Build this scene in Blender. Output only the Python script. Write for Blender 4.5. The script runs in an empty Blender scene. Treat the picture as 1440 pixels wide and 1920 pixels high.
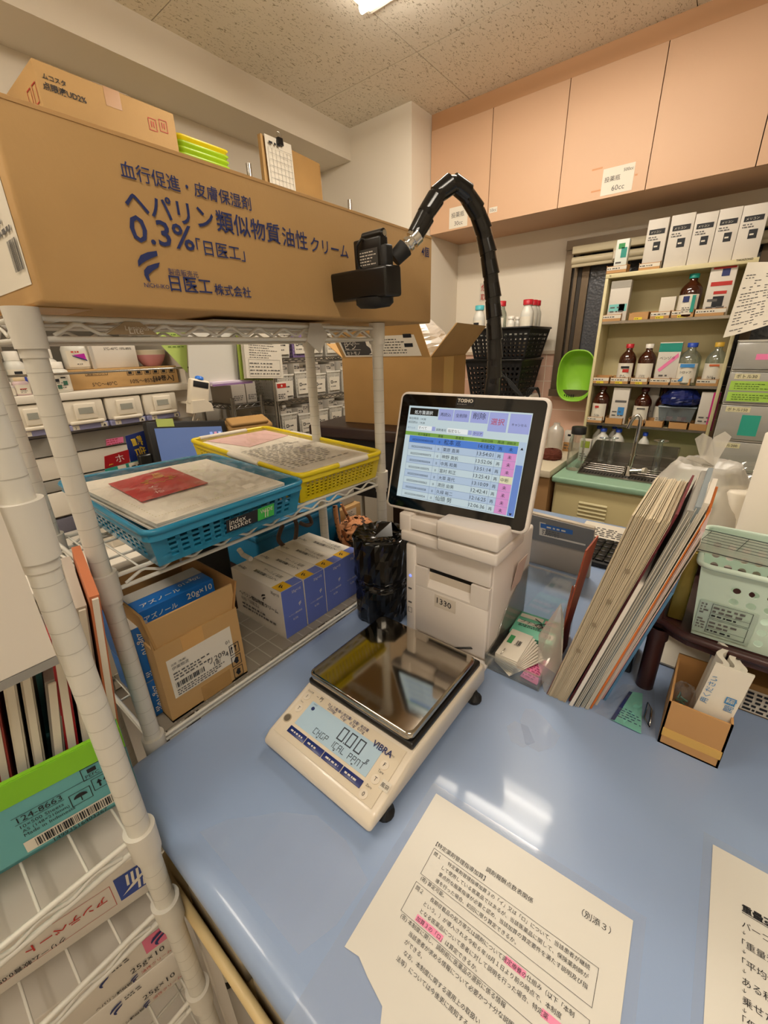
import bpy, bmesh, math, random
from mathutils import Vector, Matrix
random.seed(7)
D = bpy.data
SC = bpy.context.scene
COL = SC.collection
V = Vector
PI = math.pi
R = math.radians
# ------------------------------------------------------------------ camera, world, lights, exposure
F = 778.42                                   # focal length in pixels of the 1440x1920 frame
CAM = V((0.0, 0.0, 1.412))
YAW, PITCH, ROLL = 0.678047, 0.374723, 0.0257995
_fw = V((math.cos(YAW)*math.cos(PITCH), math.sin(YAW)*math.cos(PITCH), -math.sin(PITCH)))
_rt = V((math.sin(YAW), -math.cos(YAW), 0))
_dn = _fw.cross(_rt)
RT = math.cos(ROLL)*_rt + math.sin(ROLL)*_dn
DN = -math.sin(ROLL)*_rt + math.cos(ROLL)*_dn
FW = _fw
cd = D.cameras.new('camera')
cd.sensor_fit = 'VERTICAL'
cd.sensor_height = 36.0
cd.sensor_width = 27.0
cd.lens = 36.0*F/1920.0
cd.clip_start = 0.02
cam = D.objects.new('camera', cd)
mw = Matrix.Identity(4)
for i in range(3):
    mw[i][0] = RT[i]; mw[i][1] = -DN[i]; mw[i][2] = -FW[i]; mw[i][3] = CAM[i]
cam.matrix_world = mw
COL.objects.link(cam)
SC.camera = cam
SC.view_settings.view_transform = 'Standard'
SC.view_settings.look = 'None'
SC.view_settings.gamma = 1.0
SC.view_settings.use_curve_mapping = False
SC.view_settings.exposure = 0.12
SC.cycles.max_bounces = 10
SC.cycles.transparent_max_bounces = 24
SC.cycles.transmission_bounces = 8
SC.cycles.glossy_bounces = 5
SC.cycles.sample_clamp_indirect = 4.0
SC.cycles.caustics_reflective = False
SC.cycles.caustics_refractive = False
wd = D.worlds.new('world'); SC.world = wd; wd.use_nodes = True
wd.node_tree.nodes['Background'].inputs[0].default_value = (0.9, 0.8, 0.66, 1)
wd.node_tree.nodes['Background'].inputs[1].default_value = 0.12
LIGHT_COL = (1.0, 0.91, 0.78)
LAMPS = [  # centre x, centre y, length (along y), power
    (1.68, 0.86, 1.24, 19.0),
    (-0.35, -0.75, 1.24, 11.0),  # added lamp behind the camera, out of view, evens out the lighting
    (-0.55, 1.25, 1.24, 9.0),  # added unseen lamp that brightens the packing machine at the back left
]
ZC = 2.72                                    # ceiling
ZT = 0.80                                    # worktop

# ------------------------------------------------------------------ measuring: where a line of sight meets a plane of the room
def ray(px, py):
    return RT*((px-720)/F) + DN*((py-960)/F) + FW
def ax(px, py, x):
    d = ray(px, py); return CAM + d*((x-CAM.x)/d.x)
def ay(px, py, y):
    d = ray(px, py); return CAM + d*((y-CAM.y)/d.y)
def az(px, py, z):
    d = ray(px, py); return CAM + d*((z-CAM.z)/d.z)
X_, Y_, Z_ = V((1,0,0)), V((0,1,0)), V((0,0,1))

# ------------------------------------------------------------------ materials
def lin(h):
    if isinstance(h, str):
        h = h.lstrip('#'); c = [int(h[i:i+2], 16)/255 for i in (0, 2, 4)]
    else: c = list(h)
    return tuple((x/12.92 if x <= .04045 else ((x+.055)/1.055)**2.4) for x in c) + (1,)
MATS = {}
def mat(name, color='#ffffff', rough=.5, metal=0, spec=.5, noise=0, nscale=30, bump=0, bscale=200, coat=0, emit=0, alpha=None, trans=0, ior=1.45):
    if name in MATS: return MATS[name]
    m = D.materials.new(name); m.use_nodes = True
    nt = m.node_tree; b = nt.nodes['Principled BSDF']
    c = lin(color)
    b.inputs['Base Color'].default_value = c
    b.inputs['Roughness'].default_value = rough
    b.inputs['Metallic'].default_value = metal
    b.inputs['Specular IOR Level'].default_value = spec
    b.inputs['IOR'].default_value = ior
    if coat:
        b.inputs['Coat Weight'].default_value = coat; b.inputs['Coat Roughness'].default_value = .06
    if trans: b.inputs['Transmission Weight'].default_value = trans
    if emit:
        b.inputs['Emission Color'].default_value = c; b.inputs['Emission Strength'].default_value = emit
    tc = None
    if noise or bump:
        tc = nt.nodes.new('ShaderNodeTexCoord')
    if noise:
        n = nt.nodes.new('ShaderNodeTexNoise'); n.inputs['Scale'].default_value = nscale; n.inputs['Detail'].default_value = 6
        nt.links.new(tc.outputs['Object'], n.inputs['Vector'])
        mx = nt.nodes.new('ShaderNodeMix'); mx.data_type = 'RGBA'
        mx.inputs[6].default_value = tuple(x*(1-noise) for x in c[:3])+(1,)
        mx.inputs[7].default_value = tuple(min(1, x*(1+noise)) for x in c[:3])+(1,)
        nt.links.new(n.outputs['Fac'], mx.inputs[0]); nt.links.new(mx.outputs[2], b.inputs['Base Color'])
    if bump:
        n2 = nt.nodes.new('ShaderNodeTexNoise'); n2.inputs['Scale'].default_value = bscale; n2.inputs['Detail'].default_value = 3
        nt.links.new(tc.outputs['Object'], n2.inputs['Vector'])
        bp = nt.nodes.new('ShaderNodeBump'); bp.inputs['Strength'].default_value = bump; bp.inputs['Distance'].default_value = .002
        nt.links.new(n2.outputs['Fac'], bp.inputs['Height']); nt.links.new(bp.outputs['Normal'], b.inputs['Normal'])
    MATS[name] = m; return m
def clear(name, tint='#ffffff', dens=.12, rough=.05, haze=0.0, hcol='#ffffff', fr=.6):
    """thin clear plastic: lets light through, catches highlights, a little milky"""
    if name in MATS: return MATS[name]
    m = D.materials.new(name); m.use_nodes = True
    nt = m.node_tree; nt.nodes.clear()
    out = nt.nodes.new('ShaderNodeOutputMaterial')
    tr = nt.nodes.new('ShaderNodeBsdfTransparent'); tr.inputs[0].default_value = lin(tint)
    gl = nt.nodes.new('ShaderNodeBsdfGlossy'); gl.inputs['Roughness'].default_value = rough; gl.inputs[0].default_value = (1,1,1,1)
    lw = nt.nodes.new('ShaderNodeLayerWeight'); lw.inputs[0].default_value = .25
    mp = nt.nodes.new('ShaderNodeMath'); mp.operation = 'MULTIPLY_ADD'; mp.inputs[1].default_value = fr; mp.inputs[2].default_value = dens*.4
    mp.use_clamp = True
    nt.links.new(lw.outputs['Fresnel'], mp.inputs[0])
    last = tr
    if haze:
        df = nt.nodes.new('ShaderNodeBsdfPrincipled'); df.inputs['Base Color'].default_value = lin(hcol); df.inputs['Roughness'].default_value = .5
        m1 = nt.nodes.new('ShaderNodeMixShader'); m1.inputs[0].default_value = haze
        nt.links.new(tr.outputs[0], m1.inputs[1]); nt.links.new(df.outputs[0], m1.inputs[2]); last = m1
    m2 = nt.nodes.new('ShaderNodeMixShader')
    nt.links.new(mp.outputs[0], m2.inputs[0]); nt.links.new(last.outputs[0], m2.inputs[1]); nt.links.new(gl.outputs[0], m2.inputs[2])
    nt.links.new(m2.outputs[0], out.inputs[0])
    MATS[name] = m; return m

# ------------------------------------------------------------------ text, turned into flat letter shapes
_TX = {}
def text_shape(s, bold=0.0):
    k = (s, bold)
    if k in _TX: return _TX[k]
    c = D.curves.new('letters', 'FONT'); c.body = s; c.resolution_u = 2; c.offset = bold
    o = D.objects.new('letters', c); COL.objects.link(o)
    me = D.meshes.new_from_object(o.evaluated_get(bpy.context.evaluated_depsgraph_get()))
    vs = [v.co.copy() for v in me.vertices]; fs = [tuple(p.vertices) for p in me.polygons]
    D.objects.remove(o); D.curves.remove(c); D.meshes.remove(me)
    x0 = min((v.x for v in vs), default=0); x1 = max((v.x for v in vs), default=1)
    _TX[k] = (vs, fs, x0, x1); return _TX[k]

# ------------------------------------------------------------------ mesh builder
def basis(O, u, v, n=None):
    u = V(u); v = V(v); n = u.cross(v).normalized() if n is None else V(n)
    m = Matrix.Identity(4)
    for i in range(3): m[i][0] = u[i]; m[i][1] = v[i]; m[i][2] = n[i]; m[i][3] = V(O)[i]
    return m
def Tr(x, y=0, z=0): return Matrix.Translation(V((x, y, z)) if not hasattr(x, '__len__') else V(x))
def Rz(a): return Matrix.Rotation(a, 4, 'Z')
def Ry(a): return Matrix.Rotation(a, 4, 'Y')
def Rx(a): return Matrix.Rotation(a, 4, 'X')
class MB:
    def __init__(s, M=None):
        s.v = []; s.f = []; s.mi = []; s.sm = []; s.mats = []; s.M = M
    def _m(s, m):
        if m not in s.mats: s.mats.append(m)
        return s.mats.index(m)
    def add(s, vs, fs, m, smooth=False, M=None):
        b = len(s.v); T = None
        if s.M is not None: T = s.M @ M if M is not None else s.M
        elif M is not None: T = M
        s.v += [T @ V(v) for v in vs] if T is not None else [V(v) for v in vs]
        k = s._m(m)
        for f in fs:
            s.f.append(tuple(b+i for i in f)); s.mi.append(k); s.sm.append(smooth)
        return s
    def box(s, x0, x1, y0, y1, z0, z1, m, r=0, seg=2, M=None, faces=None):
        if x1 < x0: x0, x1 = x1, x0
        if y1 < y0: y0, y1 = y1, y0
        if z1 < z0: z0, z1 = z1, z0
        vs = [(x0,y0,z0),(x1,y0,z0),(x1,y1,z0),(x0,y1,z0),(x0,y0,z1),(x1,y0,z1),(x1,y1,z1),(x0,y1,z1)]
        fs = [(3,2,1,0),(4,5,6,7),(0,1,5,4),(1,2,6,5),(2,3,7,6),(3,0,4,7)]
        if not r: return s.add(vs, fs, m, False, M)
        return s.bevel(vs, fs, m, r, seg, M)
    def bevel(s, vs, fs, m, r, seg=2, M=None, smooth=True):
        bm = bmesh.new(); bv = [bm.verts.new(v) for v in vs]
        for f in fs: bm.faces.new([bv[i] for i in f])
        bmesh.ops.bevel(bm, geom=bm.edges[:], offset=r, segments=seg, profile=.5, affect='EDGES', clamp_overlap=True)
        bm.verts.index_update()
        s.add([v.co.copy() for v in bm.verts], [tuple(v.index for v in f.verts) for f in bm.faces], m, smooth, M)
        bm.free(); return s
    def hexa(s, p, m, r=0, M=None):
        fs = [(3,2,1,0),(4,5,6,7),(0,1,5,4),(1,2,6,5),(2,3,7,6),(3,0,4,7)]
        if r: return s.bevel(p, fs, m, r, 2, M)
        return s.add(p, fs, m, False, M)
    def quad(s, a, b, c, d, m, M=None): return s.add([a,b,c,d], [(0,1,2,3)], m, False, M)
    def sheet(s, a, b, c, d, t, m, M=None):
        """thin plate with thickness t behind the face a-b-c-d (front = counter-clockwise)"""
        a,b,c,d = map(V,(a,b,c,d)); n = (b-a).cross(d-a).normalized()*t
        return s.hexa([a-n,b-n,c-n,d-n,a,b,c,d], m, 0, M)
    def cyl(s, p0, p1, r0, m, r1=None, n=16, caps=True, smooth=True, M=None):
        r1 = r0 if r1 is None else r1
        p0 = V(p0); p1 = V(p1); d = (p1-p0).normalized()
        a = d.orthogonal().normalized(); b = d.cross(a)
        vs = []
        for p, r in ((p0,r0),(p1,r1)):
            for i in range(n):
                t = 2*PI*i/n; vs.append(p + a*(r*math.cos(t)) + b*(r*math.sin(t)))
        s.add(vs, [(i,(i+1)%n,n+(i+1)%n,n+i) for i in range(n)], m, smooth, M)
        if caps: s.add(vs, [tuple(range(n-1,-1,-1)), tuple(range(n,2*n))], m, False, M)
        return s
    def tube(s, pts, r, m, n=8, closed=False, M=None, smooth=True):
        pts = [V(p) for p in pts]; k = len(pts); vs = []; prev = None
        for i, p in enumerate(pts):
            if closed: d = pts[(i+1)%k]-pts[i-1]
            else: d = pts[min(i+1,k-1)]-pts[max(i-1,0)]
            if d.length < 1e-9: d = V((0,0,1))
            d.normalize()
            if prev is None: a = d.orthogonal().normalized()
            else:
                a = prev - d*prev.dot(d)
                a = a.normalized() if a.length > 1e-6 else d.orthogonal().normalized()
            prev = a; b = d.cross(a); rr = r[i] if hasattr(r,'__len__') else r
            for j in range(n):
                t = 2*PI*j/n; vs.append(p + a*(rr*math.cos(t)) + b*(rr*math.sin(t)))
        fs = []
        for i in range(k if closed else k-1):
            q = (i+1)%k
            for j in range(n): fs.append((i*n+j, i*n+(j+1)%n, q*n+(j+1)%n, q*n+j))
        s.add(vs, fs, m, smooth, M)
        if not closed: s.add(vs, [tuple(range(n-1,-1,-1)), tuple(range((k-1)*n,k*n))], m, False, M)
        return s
    def lathe(s, prof, m, c=(0,0,0), n=20, sx=1, sy=1, M=None, cap=True):
        """profile of (radius, height) turned about the upright axis through c"""
        vs = []; c = V(c)
        for r, z in prof:
            for i in range(n):
                t = 2*PI*i/n; vs.append(c + V((r*math.cos(t)*sx, r*math.sin(t)*sy, z)))
        k = len(prof)
        fs = [(a*n+i, a*n+(i+1)%n, (a+1)*n+(i+1)%n, (a+1)*n+i) for a in range(k-1) for i in range(n)]
        s.add(vs, fs, m, True, M)
        if cap: s.add(vs, [tuple(range(n-1,-1,-1)), tuple(range((k-1)*n,k*n))], m, False, M)
        return s
    def prism(s, poly, O, u, v, t, m, M=None, smooth=False):
        """outline (in u,v) given the thickness t along u x v, starting at O"""
        B = basis(O, u, v); k = len(poly)
        vs = [B @ V((a,b,0)) for a,b in poly] + [B @ V((a,b,t)) for a,b in poly]
        s.add(vs, [tuple(range(k-1,-1,-1)), tuple(range(k,2*k))], m, False, M)
        return s.add(vs, [(i,(i+1)%k,k+(i+1)%k,k+i) for i in range(k)], m, smooth, M)
    def decal(s, O, u, v, w, h, m, lift=.0006, M=None):
        O, u, v = V(O), V(u), V(v); n = u.cross(v).normalized()*lift
        return s.quad(O+n, O+u*w+n, O+u*w+v*h+n, O+v*h+n, m, M)
    def text(s, t, O, u, v, m, size=None, width=None, bold=0.0, lift=.001, M=None, center=False, sx=1.0):
        vs, fs, x0, x1 = text_shape(t, bold)
        if size is None: size = width/(x1-x0)
        kx = size*sx
        if width is not None: kx = width/(x1-x0)
        O, u, v = V(O), V(u), V(v); n = u.cross(v).normalized()
        off = (x0+x1)/2 if center else x0
        return s.add([O + u*((p.x-off)*kx) + v*(p.y*size) + n*lift for p in vs], fs, m, False, M)
    def frame(s, O, u, v, w, h, t, m, lift=.001, M=None):
        u, v, O = V(u), V(v), V(O)
        s.decal(O,u,v,w,t,m,lift,M); s.decal(O+v*(h-t),u,v,w,t,m,lift,M)
        s.decal(O+v*t,u,v,t,h-2*t,m,lift,M); return s.decal(O+v*t+u*(w-t),u,v,t,h-2*t,m,lift,M)
    def dashes(s, O, u, v, w, h, rows, m, fill=.5, lift=.001, seed=1, M=None):
        """rows of tiny illegible print"""
        rd = random.Random(seed); u, v, O = V(u), V(v), V(O); rh = h/rows
        for i in range(rows):
            x = 0; end = w*rd.uniform(.6, 1)
            while x < end:
                l = rh*rd.uniform(.35, 1.3)
                s.decal(O+u*x+v*(h-(i+1)*rh+rh*.2), u, v, min(l, w-x), rh*fill, m, lift, M)
                x += l + rh*rd.uniform(.2, .6)
        return s
    def barcode(s, O, u, v, w, h, m, lift=.001, seed=3, M=None, n=30):
        rd = random.Random(seed); x = 0; u, v, O = V(u), V(v), V(O); k = w/n
        while x < w-k*.5:
            l = k*rd.choice((.3,.5,.9)); s.decal(O+u*x, u, v, l, h, m, lift, M); x += l + k*rd.choice((.3,.5,.8))
        return s
    def lattice(s, a, b, c, d, nu, nv, t, m, br=.3, border=1, M=None):
        """wall a-b-c-d pierced by nu x nv holes; t = thickness"""
        a,b,c,d = map(V,(a,b,c,d)); n = (b-a).cross(d-a).normalized()*t
        def P(u,v): return (a*(1-u)+b*u)*(1-v)+(d*(1-u)+c*u)*v
        def bar(u0,u1,v0,v1):
            q = [P(u0,v0),P(u1,v0),P(u1,v1),P(u0,v1)]
            s.hexa([x-n for x in q]+q, m, 0, M)
        du, dv = 1/(nu+br*border), 1/(nv+br*border)
        for i in range(nu+1):
            u0 = i*du; bar(u0, min(1, u0+du*br), 0, 1)
        for j in range(nv+1):
            v0 = j*dv; bar(0, 1, v0, min(1, v0+dv*br))
        return s
    def build(s, name, parent=None):
        me = D.meshes.new(name)
        if parent is None:
            lo = [min(v[i] for v in s.v) for i in range(3)]; hi = [max(v[i] for v in s.v) for i in range(3)]
            o0 = V(((lo[0]+hi[0])/2, (lo[1]+hi[1])/2, lo[2]))
            me.from_pydata([v-o0 for v in s.v], [], s.f)
        else: me.from_pydata(s.v, [], s.f)
        for m in s.mats: me.materials.append(m)
        me.polygons.foreach_set('material_index', s.mi)
        me.polygons.foreach_set('use_smooth', s.sm)
        me.update()
        o = D.objects.new(name, me); COL.objects.link(o)
        if parent is None: o.location = o0
        else:
            o.parent = parent; o.matrix_parent_inverse = world(parent).inverted()
        return o
    def part(s, name, parent, label=None):
        o = s.build(name, parent)
        if label: o['label'] = label
        return o
    def solo(s, name, label, cat, group=None, kind=None):
        return tag(s.build(name), label, cat, group, kind)
    def struct(s, name):
        o = s.build(name); o['kind'] = 'structure'; return o
def world(o):
    m = Matrix.LocRotScale(o.location, o.rotation_euler, o.scale)
    if o.parent is not None: m = world(o.parent) @ o.matrix_parent_inverse @ m
    return m
def tag(o, label, cat, group=None, kind=None):
    o['label'] = label; o['category'] = cat
    if group: o['group'] = group
    if kind: o['kind'] = kind
    return o
def thing(name, label, cat, loc, group=None, rz=0):
    o = D.objects.new(name, None); COL.objects.link(o); o.location = loc; o.rotation_euler = (0,0,rz)
    o.empty_display_size = .05
    return tag(o, label, cat, group)
def dup(root, loc, label, rz=0, group=None):
    r = root.copy(); COL.objects.link(r); r.location = loc; r.rotation_euler = (0,0,rz); r['label'] = label
    if group: r['group'] = group
    for ch in list(root.children):
        c = ch.copy(); COL.objects.link(c); c.parent = r
        for g in list(ch.children):
            d = g.copy(); COL.objects.link(d); d.parent = c
    return r
def rect_loop(x0, x1, y0, y1, z, r, n=5):
    pts = []
    for cx, cy, a0 in ((x1-r,y1-r,0),(x0+r,y1-r,90),(x0+r,y0+r,180),(x1-r,y0+r,270)):
        for i in range(n+1):
            a = R(a0+90*i/n); pts.append(V((cx+r*math.cos(a), cy+r*math.sin(a), z)))
    return pts

# ------------------------------------------------------------------ shared materials
M_wall = mat('wall_paper', '#e6dccb', .8, bump=.25, bscale=400)
M_white = mat('white_plastic', '#ebe4da', .42)
M_ivory = mat('ivory_plastic', '#e3d8c4', .4)
M_grey = mat('grey_plastic', '#8d8a84', .5)
M_dark = mat('black_plastic', '#0d0c0c', .32)
M_mblack = mat('matt_black', '#121111', .6)
M_coated = mat('white_coated_wire', '#d9d5ca', .38)
M_collar = mat('white_collar', '#d8d3c8', .45)
M_steel = mat('chrome_wire', '#b9b6b0', .22, metal=1)
M_chrome = mat('chrome', '#d5d3d0', .08, metal=1)
M_stain = mat('stainless', '#a9a49b', .25, metal=1, bump=.08, bscale=60)
M_card = mat('cardboard', '#b8935f', .75, noise=.10, nscale=8, bump=.15, bscale=150)
M_card2 = mat('cardboard_dark', '#a7814c', .75, noise=.12, nscale=10, bump=.15, bscale=150)
M_cardin = mat('cardboard_inner', '#9a7140', .8, noise=.12, nscale=10)
M_paper = mat('paper', '#ded6c6', .7)
M_pink = mat('pink_paper', '#ef7fae', .65)
M_ink = mat('black_ink', '#191a1f', .6)
M_grayink = mat('grey_ink', '#5d5a58', .7)
M_navy = mat('navy_print', '#232f63', .6)
M_red = mat('red_print', '#b32a22', .55)
M_yellowp = mat('yellow_note', '#e8cf3a', .65)
M_film = clear('clear_film', '#fefdfb', .12, .10, haze=.03, fr=.35)
M_cover = clear('scale_cover', '#ffffff', .02, .08, haze=.0, fr=.3)
M_acryl = clear('clear_acrylic', '#f6f8f7', .2, .04, haze=.04)
M_milky = clear('milky_plastic', '#f5f3ee', .15, .25, haze=.55, hcol='#e9e4da')
M_glass = clear('glass', '#eef3f0', .25, .02, haze=.03)
# ================================================================== THE ROOM
def ceiling_mat():
    m = D.materials.new('acoustic_tile'); m.use_nodes = True; nt = m.node_tree; b = nt.nodes['Principled BSDF']
    b.inputs['Roughness'].default_value = .9
    tc = nt.nodes.new('ShaderNodeTexCoord')
    mp = nt.nodes.new('ShaderNodeMapping'); mp.inputs['Scale'].default_value = (22, 46, 20); mp.inputs['Rotation'].default_value = (0,0,.3)
    nt.links.new(tc.outputs['Object'], mp.inputs[0])
    nz = nt.nodes.new('ShaderNodeTexNoise'); nz.inputs['Scale'].default_value = 2.2; nz.inputs['Detail'].default_value = 3; nz.inputs['Distortion'].default_value = 1.4
    nt.links.new(mp.outputs[0], nz.inputs['Vector'])
    rp = nt.nodes.new('ShaderNodeValToRGB')
    rp.color_ramp.elements[0].position = .355; rp.color_ramp.elements[0].color = lin('#b3a68f')
    rp.color_ramp.elements[1].position = .405; rp.color_ramp.elements[1].color = lin('#efe6d6')
    nt.links.new(nz.outputs['Fac'], rp.inputs[0]); nt.links.new(rp.outputs[0], b.inputs['Base Color'])
    bp = nt.nodes.new('ShaderNodeBump'); bp.inputs['Strength'].default_value = .5; bp.inputs['Distance'].default_value = .004
    nt.links.new(rp.outputs[0], bp.inputs['Height']); nt.links.new(bp.outputs[0], b.inputs['Normal'])
    return m
M_ceil = ceiling_mat()
M_groove = mat('tile_groove', '#8a7a64', .9)
XW = 3.11                                    # window wall
YW = 2.50                                    # wall behind the shelves
XL, YF = -1.6, -2.2
mb = MB(); mb.box(XL, XW+.1, YF, YW+.1, -.05, 0, mat('vinyl_floor', '#b8b0a4', .45, noise=.08, nscale=6)); mb.struct('floor')
mb = MB()
g = .004; xs = [XL, .38, 1.283, 2.186, XW+.1]; ys = [YF, -1.68, -.625, .43, 1.487, YW+.1]
for i in range(len(xs)-1):
    for j in range(len(ys)-1):
        mb.box(xs[i]+g/2, xs[i+1]-g/2, ys[j]+g/2, ys[j+1]-g/2, ZC, ZC+.02, M_ceil)
mb.box(XL, XW+.1, YF, YW+.1, ZC+.006, ZC+.06, M_groove)
mb.struct('ceiling')
mb = MB(); mb.box(XL-.1, XW+.1, YW, YW+.1, 0, ZC, M_wall); mb.struct('wall_back')
mb = MB(); mb.box(XL-.1, XL, YF, YW, 0, ZC, M_wall); mb.struct('wall_left')
mb = MB(); mb.box(XL-.1, XW+.1, YF-.1, YF, 0, ZC, M_wall); mb.struct('wall_front')
# window wall with its opening
WY0, WY1, WZ0, WZ1 = -.75, .95, 1.10, 1.98
M_tile = mat('pink_wall_tile', '#d9b29c', .35)
mb = MB()
mb.box(XW, XW+.12, WY1, YW, 1.37, ZC, M_wall)
mb.box(XW, XW+.12, YF, WY0, 0, ZC, M_wall)
mb.box(XW, XW+.12, WY0, WY1, WZ1, ZC, M_wall)
mb.box(XW, XW+.12, WY0, WY1, 0, WZ0, M_tile)
mb.box(XW, XW+.12, WY1, YW, 0, 1.35, M_tile)
mb.box(XW-.012, XW+.12, WY1, YW, 1.35, 1.372, mat('tile_cap', '#c9b69f', .5))
for z in (.98, 1.17, 1.27):
    mb.box(XW-.0015, XW, WY0, YW, z, z+.004, mat('tile_joint', '#efe0d0', .7))
for y in (1.02, 1.22):
    mb.box(XW-.0015, XW, y, y+.004, .9, 1.35, MATS['tile_joint'])
mb.struct('wall_right')
# window 1: bronze sliding frame, dark night pane of patterned glass
M_bronze = mat('bronze_aluminium', '#6b5c4a', .38, metal=.6)
M_bronze_d = mat('bronze_groove', '#2c241c', .5)
mb = MB()
mb.box(XW-.05, XW+.06, WY1-.04, WY1+.005, WZ0, WZ1, M_bronze); mb.box(XW-.05, XW+.06, WY0, WY0+.04, WZ0, WZ1, M_bronze)
mb.box(XW-.06, XW+.06, WY0, WY1+.005, WZ1-.03, WZ1+.02, M_bronze); mb.box(XW-.08, XW+.06, WY0, WY1+.005, WZ0-.02, WZ0+.025, M_bronze)
mb.box(XW-.02, XW+.02, WY1-.095, WY1-.04, WZ0, WZ1, M_bronze_d); mb.box(XW-.03, XW+.03, WY1-.072, WY1-.052, WZ0, WZ1, M_bronze)
for y in (.835, .10, -.02, -.65): mb.box(XW-.015, XW+.03, y-.022, y+.022, WZ0+.02, WZ1-.03, M_bronze)
mb.box(XW-.015, XW+.03, WY0, WY1-.08, WZ0+.02, WZ0+.06, M_bronze)
wf = mb.struct('window_1')
def pane_mat():
    m = D.materials.new('patterned_glass'); m.use_nodes = True; nt = m.node_tree; b = nt.nodes['Principled BSDF']
    b.inputs['Base Color'].default_value = lin('#484a50'); b.inputs['Roughness'].default_value = .22
    tc = nt.nodes.new('ShaderNodeTexCoord'); vo = nt.nodes.new('ShaderNodeTexVoronoi'); vo.inputs['Scale'].default_value = 70
    nt.links.new(tc.outputs['Object'], vo.inputs['Vector'])
    bp = nt.nodes.new('ShaderNodeBump'); bp.inputs['Strength'].default_value = .35; bp.inputs['Distance'].default_value = .003
    nt.links.new(vo.outputs['Distance'], bp.inputs['Height']); nt.links.new(bp.outputs[0], b.inputs['Normal'])
    return m
mb = MB(); mb.box(XW+.004, XW+.012, WY0+.03, WY1-.05, WZ0+.02, WZ1-.02, pane_mat()); mb.part('pane', wf)
# beam along the back wall, column between beam and cupboards
mb = MB(); mb.box(XL, 2.512, 2.222, YW, 2.552, ZC, M_wall); mb.struct('trim_1')
mb = MB(); mb.box(2.512, XW, 1.744, YW, 0, ZC, M_wall); mb.struct('wall_column')
# ceiling light fittings
M_tubeglow = mat('lamp_glow', '#fff5e6', .4, emit=28)
M_reflect = mat('lamp_reflector', '#f3ead8', .4)
def ceiling_lamp(i, x, y, L, P):
    labels = ['fluorescent ceiling light with two bare tubes above the worktop',
              'added unseen fluorescent light with two bare tubes over the near side of the room',
              'added unseen fluorescent light with two bare tubes brightening the left aisle']
    t = thing('ceiling_light', labels[i], 'ceiling light', (x, y, ZC-.03), 'fluorescent ceiling lights')
    m = MB(); w = .15
    m.box(x-w, x+w, y-L/2, y+L/2, ZC-.012, ZC-.002, M_reflect)
    for s in (-1, 1):
        m.box(x+s*w-.006, x+s*w+.006, y-L/2, y+L/2, ZC-.016, ZC-.002, M_reflect)
        m.box(x-w, x+w, y+s*L/2-.006, y+s*L/2+.006, ZC-.016, ZC-.002, M_reflect)
    m.part('housing', t)
    for s in (-1, 1):
        m = MB(); m.cyl((x+s*.07, y-L/2+.02, ZC-.045), (x+s*.07, y+L/2-.02, ZC-.045), .014, M_tubeglow, n=12); m.part('tube', t)
    ld = D.lights.new('ceiling_light_glow', 'AREA'); ld.shape = 'RECTANGLE'; ld.size = .28; ld.size_y = L-.06
    ld.energy = P; ld.color = LIGHT_COL
    lo = D.objects.new('ceiling_light_glow', ld); lo.location = (x, y, ZC-.064); COL.objects.link(lo)
for i, a in enumerate(LAMPS): ceiling_lamp(i, *a)

# ================================================================== OVERHEAD CUPBOARDS
M_peach = mat('peach_laminate', '#cda685', .5, noise=.04, nscale=3)
M_peach2 = mat('peach_fascia', '#bd9068', .55)
M_gap = mat('door_gap', '#4a3524', .8)
CX, CZ0, CZ1 = 2.718, 2.10, 2.642
ys = [1.742, 1.335, .925, .511, .10, -.31, -.72]
cupl = ['peach overhead cupboard at the far end beside the column, one narrow door', 'second peach overhead cupboard door from the column',
        'peach overhead cupboard with a taped 60cc note on its door', 'fourth peach overhead cupboard from the column, plain door',
        'peach overhead cupboard cut off by the right edge of the photo', 'peach overhead cupboard beyond the right edge of the frame']
for i in range(6):
    y1, y0 = ys[i], ys[i+1]
    t = thing('overhead_cupboard', cupl[i], 'cupboard', (CX+.2, (y0+y1)/2, CZ0), 'peach overhead cupboards')
    m = MB(); m.box(CX+.02, XW, y0, y1, CZ0, CZ1, M_peach); m.box(CX+.018, CX+.02, y0, y1, CZ0+.004, CZ1, M_gap)
    m.part('body', t)
    m = MB(); m.box(CX, CX+.018, y0+.002, y1-.002, CZ0, CZ1-.003, M_peach)
    if i == 2:
        for (px, py, a) in ((1110, 321, 1), (1108, 362, 1), (1190, 330, 2)):
            q = ax(px, py, CX); m.decal(q, -Y_, Z_, .05 if a == 1 else .012, .007, mat('old_tape', '#c98e62', .6))
    m.part('door', t)
mb = MB(); mb.box(CX+.006, XW, ys[-1], ys[0], CZ1, ZC, M_peach2); mb.struct('trim_2')
def note(name, lab, px0, px1, X, lines, cat='note', rot=0, paper=M_paper, ink=M_grayink):
    a = ax(*px0, X); b = ax(*px1, X)
    w = abs(a.y-b.y); h = abs(a.z-b.z); O = V((X-.001, max(a.y,b.y), min(a.z,b.z)))
    m = MB(); m.sheet(O, O-Y_*w, O-Y_*w+Z_*h, O+Z_*h, .0008, paper)
    for (t, fx, fz, fw) in lines: m.text(t, O-Y_*w*fx+Z_*h*fz, -Y_, Z_, ink, width=w*fw)
    m.solo(name, lab, cat)
note('paper_note', 'white paper note reading 500cc 60cc taped to a cupboard door', (1132, 318), (1184, 356), CX, [('投薬瓶', .08, .5, .5), ('500cc', .66, .75, .3), ('60cc', .35, .12, .4)])
note('paper_note', 'white paper note reading 30cc on the far cupboard door', (843, 391), (876, 423), CX, [('投薬瓶', .12, .52, .7), ('30cc', .3, .12, .45)])
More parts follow.
